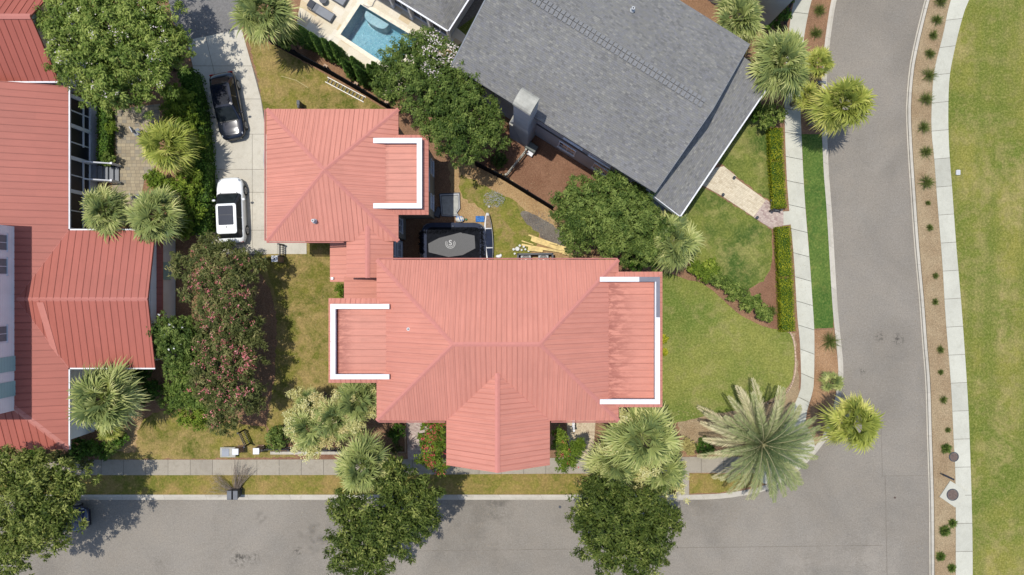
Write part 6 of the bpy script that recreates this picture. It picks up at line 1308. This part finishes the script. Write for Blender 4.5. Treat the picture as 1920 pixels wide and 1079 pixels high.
for i, px in enumerate((986,1019)):
    x, y = P(px,486,.85); r = thing('air_conditioner', '%s air conditioner fan unit by the top edge of the corner house roof' % ('left' if i == 0 else 'right'), 'air conditioner', (x,y,ZB), 'fan units behind the corner house'); m = MB(); m.bevbox((x,y,.48),(.72,.72,.7),.05); m.build('casing', M['lgrey'], r); m = MB(); m.cyl((x,y,.83),(x,y,.85),.30,.30,20); o = m.build('fan_well', M['black'], r); m = MB()
    for rr_ in (.1,.18,.26): 
        pts = [(x+rr_*math.cos(a),y+rr_*math.sin(a),.87) for a in [2*math.pi*k/20 for k in range(21)]]; m.tube(pts,.008,4)
    for k in range(6): a = math.pi*k/6; m.cyl((x-.3*math.cos(a),y-.3*math.sin(a),.865),(x+.3*math.cos(a),y+.3*math.sin(a),.865),.006,.006,4)
    m.cyl((x,y,.86),(x,y,.88),.06,.06,10); m.build('grille', M['alu'], o)
x, y = P(1003,487,1.1); r = thing('enclosure', 'black slatted enclosure round the two air conditioner units', 'enclosure', (x,y,ZB)); h_ = 1.15
for nm, (a, b) in (('back_panel',((971,477),(1036,476))),('side_panel',((971,477),(971,500))),('side_panel',((1036,476),(1036,500)))):
    A, B_ = P3(*a,h_), P3(*b,h_); d = B_-A; c = (A+B_)/2; m = MB(); an = math.atan2(d.y,d.x)
    for k in range(7): m.box((c.x,c.y,.22+k*.155),(d.length,.04,.11),an)
    m.box((c.x,c.y,h_+.03),(d.length+.1,.12,.04),an); m.build(nm, M['dgrey'], r)
# ladder on the grass
A, B_ = P3(612,150,.2), P3(684,188,.2); d = (B_-A).normalized(); s = Vector((-d.y,d.x,0)); r = thing('ladder', 'aluminium extension ladder lying on edge on the grass beside the black fence', 'ladder', (A.x,A.y,ZB))
for sg, z in ((0,.2),(1,.26)):
    m = MB(); c = (A+B_)/2+s*(-.17+.36*sg); m.box((c.x,c.y,z),((B_-A).length,.05,.08),math.atan2(d.y,d.x)); m.build('rail', M['alu'], r)
for k in range(11): p = A+d*(B_-A).length*(k+.5)/11; m = MB(); m.cyl(tuple(Vector((p.x,p.y,.2))-s*.17),tuple(Vector((p.x,p.y,.26))+s*.19),.024,.024,6); m.build('rung', M['mgrey'], r)
m = MB(); x, y = P(560,196,1.0); m.box((x,y,.6),(.14,.5,1.0)); m.box((x,y+.1,1.12),(.2,.3,.06)); m.box((x+.02,y-.15,.95),(.05,.12,.4)); tag(m.build('utility_post', M['dgrey']), 'dark upright utility post on the lawn by the top edge of the garage roof', 'post')
m = MB(); A, B_ = P3(527,143,.14), P3(578,165,.14); c = (A+B_)/2; m.tube([A,c+Vector((.1,.12,0)),B_],.03,5); tag(m.build('old_hose', M['woodold'] if False else plain('straw_stick',(.36,.30,.14),.9)), 'thin straw-coloured stick lying on the back lawn', 'stick')
# planter boxes left of the gable
x, y = P(752,826,.5); r = thing('planter', 'dark wooden planter box with brown plants left of the front gable', 'planter', (x,y,ZB))
m = MB(); m.bb(x-.35,x+.32,y-.85,y-.8,ZB,.6); m.bb(x-.35,x+.32,y+.8,y+.85,ZB,.6); m.bb(x-.35,x-.3,y-.8,y+.8,ZB,.6); m.bb(x+.27,x+.32,y-.8,y+.8,ZB,.6); m.build('box', M['woodold'], r); m = MB(); m.bb(x-.3,x+.27,y-.8,y+.8,ZB,.5); m.build('soil', soil, r)
# bins, branch pile, kerbside
for i, (px, py) in enumerate([(431.5,928.5),(439.5,928.5)]):
    x, y = P(px,py,1.0); r = thing('trash_bin', '%s grey wheeled bin at the kerb below the dead branches' % ('left' if i == 0 else 'right'), 'bin', (x,y,.03), 'bins at the kerb'); z0 = ZB if True else 0
    m = MB(); m.loft([[(x-.17,y-.22,z0),(x+.17,y-.22,z0),(x+.17,y+.22,z0),(x-.17,y+.22,z0)],[(x-.21,y-.29,.95),(x+.21,y-.29,.95),(x+.21,y+.29,.95),(x-.21,y+.29,.95)]]); m.build('body', M['dgrey'], r)
    m = MB(); m.bevbox((x,y-.02,.99),(.46,.64,.07),.025); m.build('lid', plain('bin_lid%d'%i,(.10,.105,.115),.5), r); m = MB(); m.cyl((x-.2,y+.33,.93),(x+.2,y+.33,.93),.02,.02,6); m.build('handle', M['black'], r)
    for s_ in (-.2,.2): m = MB(); m.cyl((x+s_,y+.22,z0+.1),(x+s_*1.25,y+.22,z0+.1),.1,.1,12); m.build('wheel', M['black'], r)
rng = np.random.default_rng(77); m = MB(); bx_, by_ = P(443,922,.3)
o = Vector((bx_,by_,.2))
for k in range(95):
    if k < 55: a = math.radians(rng.uniform(48,98)); l = rng.uniform(1.0,2.15)
    else: a = math.radians(rng.uniform(138,192)); l = rng.uniform(.9,1.9)
    p = o+Vector((rng.uniform(-.12,.12),rng.uniform(-.08,.12),rng.uniform(0,.2))); d = Vector((math.cos(a),math.sin(a),rng.uniform(.02,.2))); c1 = p+d*l*.5+Vector((rng.uniform(-.12,.12),rng.uniform(-.12,.12),.1)); q = p+d*l+Vector((rng.uniform(-.1,.1),rng.uniform(0,.35) if k >= 55 else rng.uniform(-.1,.1),0)); m.tube([p,c1,q],[.022 if k % 9 == 0 else .01,.013 if k % 9 == 0 else .007,.004],4)
    for j in range(3): t = rng.uniform(.5,1); s0 = c1+(q-c1)*t; b = a+rng.uniform(-.8,.8); m.tube([s0,s0+Vector((math.cos(b),math.sin(b),.1))*rng.uniform(.15,.4)],[.006,.003],3)
tag(m.build('branch_pile', M['dead']), 'pile of dead cut branches fanning over the verge and sidewalk above the two bins', 'branches')
# manholes, pad, sign, boxes across the road
def disc(name, label, cat, px, py, r_, z, mat, ring=None, grp=None):
    x, y = P(px,py,z); rt = thing(name, label, cat, (x,y,z), grp); m = MB(); m.cyl((x,y,z-.03),(x,y,z+.012),r_,r_,28)
    for k in range(-3,4):
        w = math.sqrt(max(0,(r_*.8)**2-(k*r_*.24)**2)); m.bb(x-w,x+w,y+k*r_*.24-.012,y+k*r_*.24+.012,z+.012,z+.02)
    m.build('cover', M[mat], rt)
    if ring: m = MB(); m.loft([[(x+q*math.cos(a),y+q*math.sin(a),zz_) for a in [2*math.pi*i/28 for i in range(28)]] for q, zz_ in ((r_+.01,z),(r_+.01,z+.018),(r_+.07,z+.018),(r_+.07,z-.02))],0,False); m.build('rim', M[ring], rt)
disc('manhole', 'rusty manhole cover on the left edge of the far sidewalk', 'manhole', 1788.5,857,.28,ZB+.03,'rust','dgrey','manhole covers')
pd = pw([(1782,902),(1815,922),(1791,952),(1762,932)], .2); m = MB(); m.prism(pd, ZB, .2); o = m.build('concrete_pad', M['concrete']); tag(o, 'diamond shaped concrete pad overlapping the far sidewalk', 'pad')
disc('manhole', 'dark manhole cover in the middle of the diamond concrete pad', 'manhole', 1786,928,.36,.205,'rust','dgrey','manhole covers')
disc('valve_cover', 'little round valve cover in the road at the junction', 'valve cover', 1678,933.5,.075,.012,'rust')
disc('valve_cover', 'little dark valve cover in the lower road, left of the round street tree', 'valve cover', 1050,951,.10,.012,'dgrey')
A = P3(1788,899,.15); r = thing('marker_post', 'low dark bar marker on a stake between the manhole and the diamond pad', 'marker', (A.x,A.y,ZB)); T2 = P3(1777,894,.6); m = MB(); m.cyl((T2.x+.05,T2.y-.03,ZB),(T2.x+.05,T2.y-.03,.62),.035,.035,8); m.build('pole', M['mgrey'], r); m = MB(); m.box((T2.x+.05,T2.y-.03,.6),(.85,.12,.12),-.45); m.build('plate', M['black'], r)
x, y = P(1795.5,324,.15); r = thing('utility_box', 'small white utility box on the park lawn edge', 'utility box', (x,y,ZB)); m = MB(); m.bevbox((x,y,.2),(.28,.36,.16),.03); m.build('body', M['white'], r); m = MB(); m.bb(x-.11,x+.11,y-.14,y+.14,.28,.29); m.build('lid', M['lgrey'], r)
x, y = P(1542,154,1.3); r = thing('mailbox', 'dark mailbox on a post at the kerb between the roadside palms', 'mailbox', (x,y,ZB)); m = MB(); m.box((x,y,.6),(.1,.1,1.0)); m.build('post', M['dgrey'], r); m = MB(); m.loft([[(x+s*.28,y+.11*math.cos(a),1.15+.14*math.sin(a)) for a in [2*math.pi*k/12 for k in range(12)]] for s in (-1,1)]); m.build('box', M['mgrey'], r); m = MB(); m.bb(x+.281,x+.29,y-.09,y+.09,1.05,1.25); m.build('door', M['black'], r)
x, y = P(1458,394,.9); r = thing('lamp_post', 'short dark lamp post and rail at the foot of the upper clipped hedge', 'lamp post', (x,y,ZB)); m = MB(); m.box((x,y,.5),(.7,.08,.08)); m.box((x-.3,y,.5),(.1,.1,.85)); m.box((x+.3,y,.5),(.1,.1,.85)); m.build('rail', M['dgrey'], r); m = MB(); m.lathe((x-.3,y,.93),[(.05,0),(.09,.05),(.09,.16),(.02,.2)],10); m.build('lantern', M['black'], r)
for i, (px, py, t) in enumerate([(1377,333,'right of the cream path, near the porch'),(1356,365,'left of the cream path, near the porch'),(1420,408,'lower left of the brick landing'),(1447,377,'upper right of the brick landing')]):
    x, y = P(px,py,.4); r = thing('path_light', 'small dark path light %s' % t, 'path light', (x,y,ZB), 'path lights'); m = MB(); m.cyl((x,y,ZB),(x,y,.42),.02,.02,6); m.build('stake', M['black'], r); m = MB(); m.lathe((x,y,.42),[(.11,0),(.10,.03),(.02,.08)],10); m.build('shade', M['dgrey'], r)
# chairs on the paved path
for i, (px, py, t) in enumerate([(256,248,'beside the upper palm on the paved path'),(256,372,'between the two palms at the lower end of the paved path')]):
    x, y = P(px,py,.6); r = thing('garden_chair', 'grey metal garden chair %s' % t, 'chair', (x,y,ZB), 'grey garden chairs'); m = MB(); m.box((x,y,.55),(.48,.46,.04),.5); m.build('seat', M['mgrey'], r); m = MB(); m.box((x-.2,y+.1,.78),(.05,.46,.45),.5); m.build('backrest', M['lgrey'], r)
    for a in (.5,2.07,3.64,5.21): m = MB(); m.cyl((x+.26*math.cos(a+.78),y+.26*math.sin(a+.78),ZB),(x+.24*math.cos(a+.78),y+.24*math.sin(a+.78),.55),.018,.018,6); m.build('leg', M['dgrey'], r)
# hoop and thin metal rail behind the white car
x, y = P(398,443,1.1); r = thing('plant_hoop', 'rusty round garden hoop on a stake beside the back of the white car', 'garden hoop', (x,y,ZB)); m = MB(); m.tube([(x+.23*math.cos(a),y+.23*math.sin(a),1.1) for a in [2*math.pi*k/24 for k in range(25)]],.025,6); m.build('ring', M['rust'], r); m = MB(); m.cyl((x+.1,y-.2,ZB),(x+.1,y-.2,1.1),.02,.02,6); m.build('stake', M['rust'], r); m = MB(); m.lathe((x+.08,y-.06,1.0),[(.06,0),(.1,.1),(.09,.16)],12); m.build('pot', M['dead'], r)
fence('thin grey iron rail running diagonally from the hedge past the back of the white car', [(370,440),(408,462)], 1.2, None, mat='mgrey', gap=.4)
fence('thin dark iron rail behind the white car at the lower end of the driveway', [(424,457),(450,476)], 1.1, None, mat='dgrey', gap=.4)

# ------------------------------------------------------------------ cars
def paint(name, c, rough=.25, coat=.8): 
    return plain(name, c, rough, 0.0, .02, 1.0, .5, coat)
def car(name, label, cat, px, py, ang, body, L=4.7, Wd=1.86, Hh=1.66, suv=True, sunroof='big', roofm=None, frontm=None):
    """front points along +x before rotation"""
    x, y = P(px, py, .8); r = thing(name, label, cat, (x,y,ZB+.02), None, ang); o = Vector((0,0,0)); hl = L/2; w = Wd/2
    BP = MB.build
    def bld(m, nm, mat, par, smooth=False):
        me = MB(); me.__dict__ = m.__dict__; ob = m.build(nm, mat, None, smooth); ob.parent = par; return ob
    zh = .98 if suv else .86; zb = 1.08 if suv else .95; bot = .26
    st = [(-hl,.80,.52,.80 if suv else .76),(-hl+.06,.90,.36,.92 if suv else .84),(-hl+.35,.98,.27,1.02 if suv else .93),(-hl+.9,1.0,.25,zb),(-.4,1.0,.25,zb),(.55,1.0,.25,zb-.02),(hl-1.45,.995,.25,zh+.03),(hl-.8,.975,.26,zh-.03),(hl-.42,.93,.28,zh-.10),(hl-.18,.82,.32,.80),(hl-.05,.64,.38,.68),(hl,.42,.46,.58)]
    rings = []
    for (sx, f, zl_, zt_) in st:
        ww = w*f; pr = [(0,zt_+.035),(ww*.45,zt_+.03),(ww*.80,zt_),(ww*.95,zt_-.06),(ww*1.0,zt_-.20),(ww*.995,(zt_+zl_)/2),(ww*.97,zl_+.10),(ww*.88,zl_),(0,zl_)]
        rings.append([(sx,a,b) for a,b in pr]+[(sx,-a,b) for a,b in reversed(pr[1:-1])])
    m = MB(); m.loft(rings); bo = bld(m,'body',body,r,True)
    # cabin
    rx0, rx1 = (-hl+.62, .32) if suv else (-hl+1.0, .22); bx0, bx1 = (-hl+.30, 1.12) if suv else (-hl+.38, 1.12)
    tw, bw = w*.70, w*.90; zt_ = Hh
    def ringz(x0, x1, hw, z, n=5, rr=.16):
        o_ = []
        for (sx, sy, a0) in ((1,-1,-90),(1,1,0),(-1,1,90),(-1,-1,180)):
            for k in range(n): a = math.radians(a0+90*k/(n-1)); cx_ = (x1-rr if sx > 0 else x0+rr); cy_ = sy*(hw-rr); o_.append((cx_+rr*math.cos(a)*(1), cy_+rr*math.sin(a), z))
        return o_
    m = MB(); m.loft([ringz(bx0,bx1,bw,zb-.06), ringz(rx0-.02,rx1+.02,tw+.02,zt_-.05)]); bld(m,'pillars',body if not suv else M['black'],r)
    m = MB(); m.loft([ringz(rx0-.05,rx1+.04,tw+.05,zt_-.06), ringz(rx0-.02,rx1+.01,tw+.03,zt_-.015), ringz(rx0+.12,rx1-.12,tw-.12,zt_+.02)]); ro = bld(m,'roof',roofm or body,r,False)
    if sunroof == 'big':
        m = MB(); m.loft([ringz(rx0+.55,rx1-.12,tw-.13,zt_+.018,5,.06), ringz(rx0+.55,rx1-.12,tw-.13,zt_+.028,5,.06)]); bld(m,'sunroof',M['glass'],ro); m = MB(); m.bb((rx0+rx1+.5)/2-.01,(rx0+rx1+.5)/2+.01,-tw+.18,tw-.18,zt_+.028,zt_+.034); bld(m,'roof_bar',M['black'],ro)
        m = MB(); m.ell((rx0+.42,0,zt_+.03),(.10,.035,.05),10,5); bld(m,'antenna',M['black'],ro)
    elif sunroof:
        m = MB(); m.loft([ringz(rx1-.78,rx1-.25,tw-.28,zt_+.018,5,.06), ringz(rx1-.78,rx1-.25,tw-.28,zt_+.024,5,.06)]); bld(m,'sunroof',M['carglass'],ro)
    def pane(nm, q, mat=None):
        m = MB(); n_ = (Vector(q[1])-Vector(q[0])).cross(Vector(q[3])-Vector(q[0])).normalized(); c_ = sum((Vector(v) for v in q), Vector())/4
        if n_.dot(c_-Vector((0,0,1))) < 0: n_ = -n_
        t = [Vector(v)+n_*.018 for v in q]; m.hexa([tuple(Vector(v)-n_*.01) for v in q]+[tuple(v) for v in t]); return bld(m,nm,mat or M['carglass'],r)
    e = .10; zt2 = zt_-.08; zb2 = zb+.0
    pane('windscreen',[(bx1-.04,-bw+.16,zb2),(bx1-.04,bw-.16,zb2),(rx1+.06,tw-.10,zt2),(rx1+.06,-tw+.10,zt2)]); pane('rear_window',[(bx0+.03,-bw+.2,zb2+.05),(bx0+.03,bw-.2,zb2+.05),(rx0-.02,tw-.12,zt2),(rx0-.02,-tw+.12,zt2)])
    for sg in (-1,1):
        xm = (rx0+rx1)/2+.1
        for a0,a1,b0,b1 in ((xm+.05,rx1-.08,xm+.05,bx1-.38),(rx0+.35,xm-.05,bx0+.55,xm-.05)): pane('side_window',[(b0,sg*(bw-.005),zb2),(b1,sg*(bw-.005),zb2),(a1,sg*(tw+.03),zt2-.02),(a0,sg*(tw+.03),zt2-.02)])
        m = MB(); m.ell((bx1-.45,sg*(w+.10),zb+.02),(.09,.13,.08),10,6); mo = bld(m,'mirror',body if suv else M['black'],r,True)
        m = MB(); m.ell((hl-.33,sg*w*.70,.77 if suv else .70),(.20,.12,.07),10,6); bld(m,'headlight',M['lamp'],r,True)
        m = MB(); m.box((-hl+.05,sg*w*.72,.80),(.07,.30,.12)); bld(m,'tail_light',M['taill'],r)
        m = MB(); m.box((hl-1.22,sg*w*.60,zh+.028),(.26,.055,.02)); bld(m,'bonnet_vent',M['black'],r)
        for fx in (hl-.92,-hl+.88):
            yo = sg*(w-.10); m = MB(); m.cyl((fx,yo-.11,.35),(fx,yo+.115,.35),.355,.355,24); wh = bld(m,'wheel',M['tyre'],r)
            yy_ = yo+sg*.12; m = MB(); m.cyl((fx,yy_-.01,.35),(fx,yy_+.01,.35),.235,.235,20); bld(m,'rim',M['alu'],wh); m = MB()
            for k in range(5): a = 2*math.pi*k/5; m.cyl((fx,yy_+sg*.012,.35),(fx+.21*math.cos(a),yy_+sg*.012,.35+.21*math.sin(a)),.03,.02,5)
            bld(m,'spokes',M['mgrey'],wh)
            m = MB(); n=12
            m.loft([[(fx+q*math.cos(math.pi*k/n), sg*(w*.985), .35+q*math.sin(math.pi*k/n)) for k in range(n+1)] for q in (.36,.42)] ,0,False); 
    m = MB(); m.bb(hl-.05,hl+.005,-.55,.55,.38,.52); bld(m,'grille',M['black'],r)
    m = MB(); m.box((bx1-.05,0,zb-.02),(.16,1.3,.03)); bld(m,'cowl',M['black'],r)
    return r
M['carglass'] = plain('car_glass',(.016,.020,.022),.12,0,.3,4,.12); M['lamp'] = plain('head_lamp',(.30,.32,.35),.1,0,.05,1,.8); M['taill'] = plain('tail_lamp',(.35,.02,.02),.2); M['tyre'] = plain('tyre_rubber',(.02,.02,.02),.85,0,.2)
car('parked_car', 'white car with a large glass roof, at the lower end of the driveway', 'car', 434,394.5, math.radians(92.5), paint('white_paint',(.78,.80,.80),.3,.5), 4.62, 1.88, 1.66)
car('parked_car', 'black car with a shiny bonnet, nose down, at the upper end of the driveway', 'car', 427,200, math.radians(-79.5), paint('black_paint',(.008,.010,.018),.16,.5), 4.72, 1.84, 1.52, False, None)
car('parked_car', 'dark blue car mostly hidden under the lower left street tree', 'car', 105,975, math.radians(3), paint('blue_paint',(.012,.022,.06),.22,1.0), 4.6, 1.82, 1.5, False, 'small')

rng = np.random.default_rng(55); LL = Leaves()
def litter(n, x0, x1, y0, y1, z, s=0.05):
    px = rng.uniform(x0, x1, n); py = rng.uniform(y0, y1, n); k = (H-z)/F; p = np.stack([(px-960)*k, (539.5-py)*k, np.full(n, z+0.006)], 1)
    LL.add(*leafquads(p, unit(rng.normal(size=(n,3))*0.12+np.array([0,0,1])), s*rng.uniform(.5,1.4,n), rng.uniform(0,1,n), 0.5, rng))
litter(60, 560, 640, 960, 1040, 0.0, .07); litter(110, 820, 930, 935, 1040, 0.0); litter(160, 150, 600, 932, 942, 0.0); litter(200, 60, 260, 935, 1070, 0.0); litter(90, 1260, 1420, 940, 980, 0.0); litter(120, 1550, 1600, 250, 700, 0.0); litter(140, 1715, 1730, 350, 1070, 0.0)
litter(120, 150, 600, 863, 890, ZB+.02); litter(90, 780, 900, 863, 886, ZB+.02); litter(90, 1480, 1520, 250, 700, ZB+.02); litter(110, 380, 500, 80, 470, ZB+.024); litter(200, 960, 1060, 280, 390, ZB+.01); litter(160, 1270, 1330, 770, 830, ZB+.01, .07)
litter(260, 500, 640, 460, 820, ZB+.02, .06); litter(120, 480, 660, 80, 200, ZB+.02, .06); litter(100, 1000, 1100, 400, 480, ZB+.02, .06)
lo_ = LL.build('fallen_leaves', leafmat('dry_leaf', (0.10,0.06,0.03),(0.24,0.17,0.09),(0.42,0.36,0.24), 0.1)); tag(lo_, 'dry fallen leaves scattered over the roads, walks and lawns', 'leaf litter', None, 'stuff')
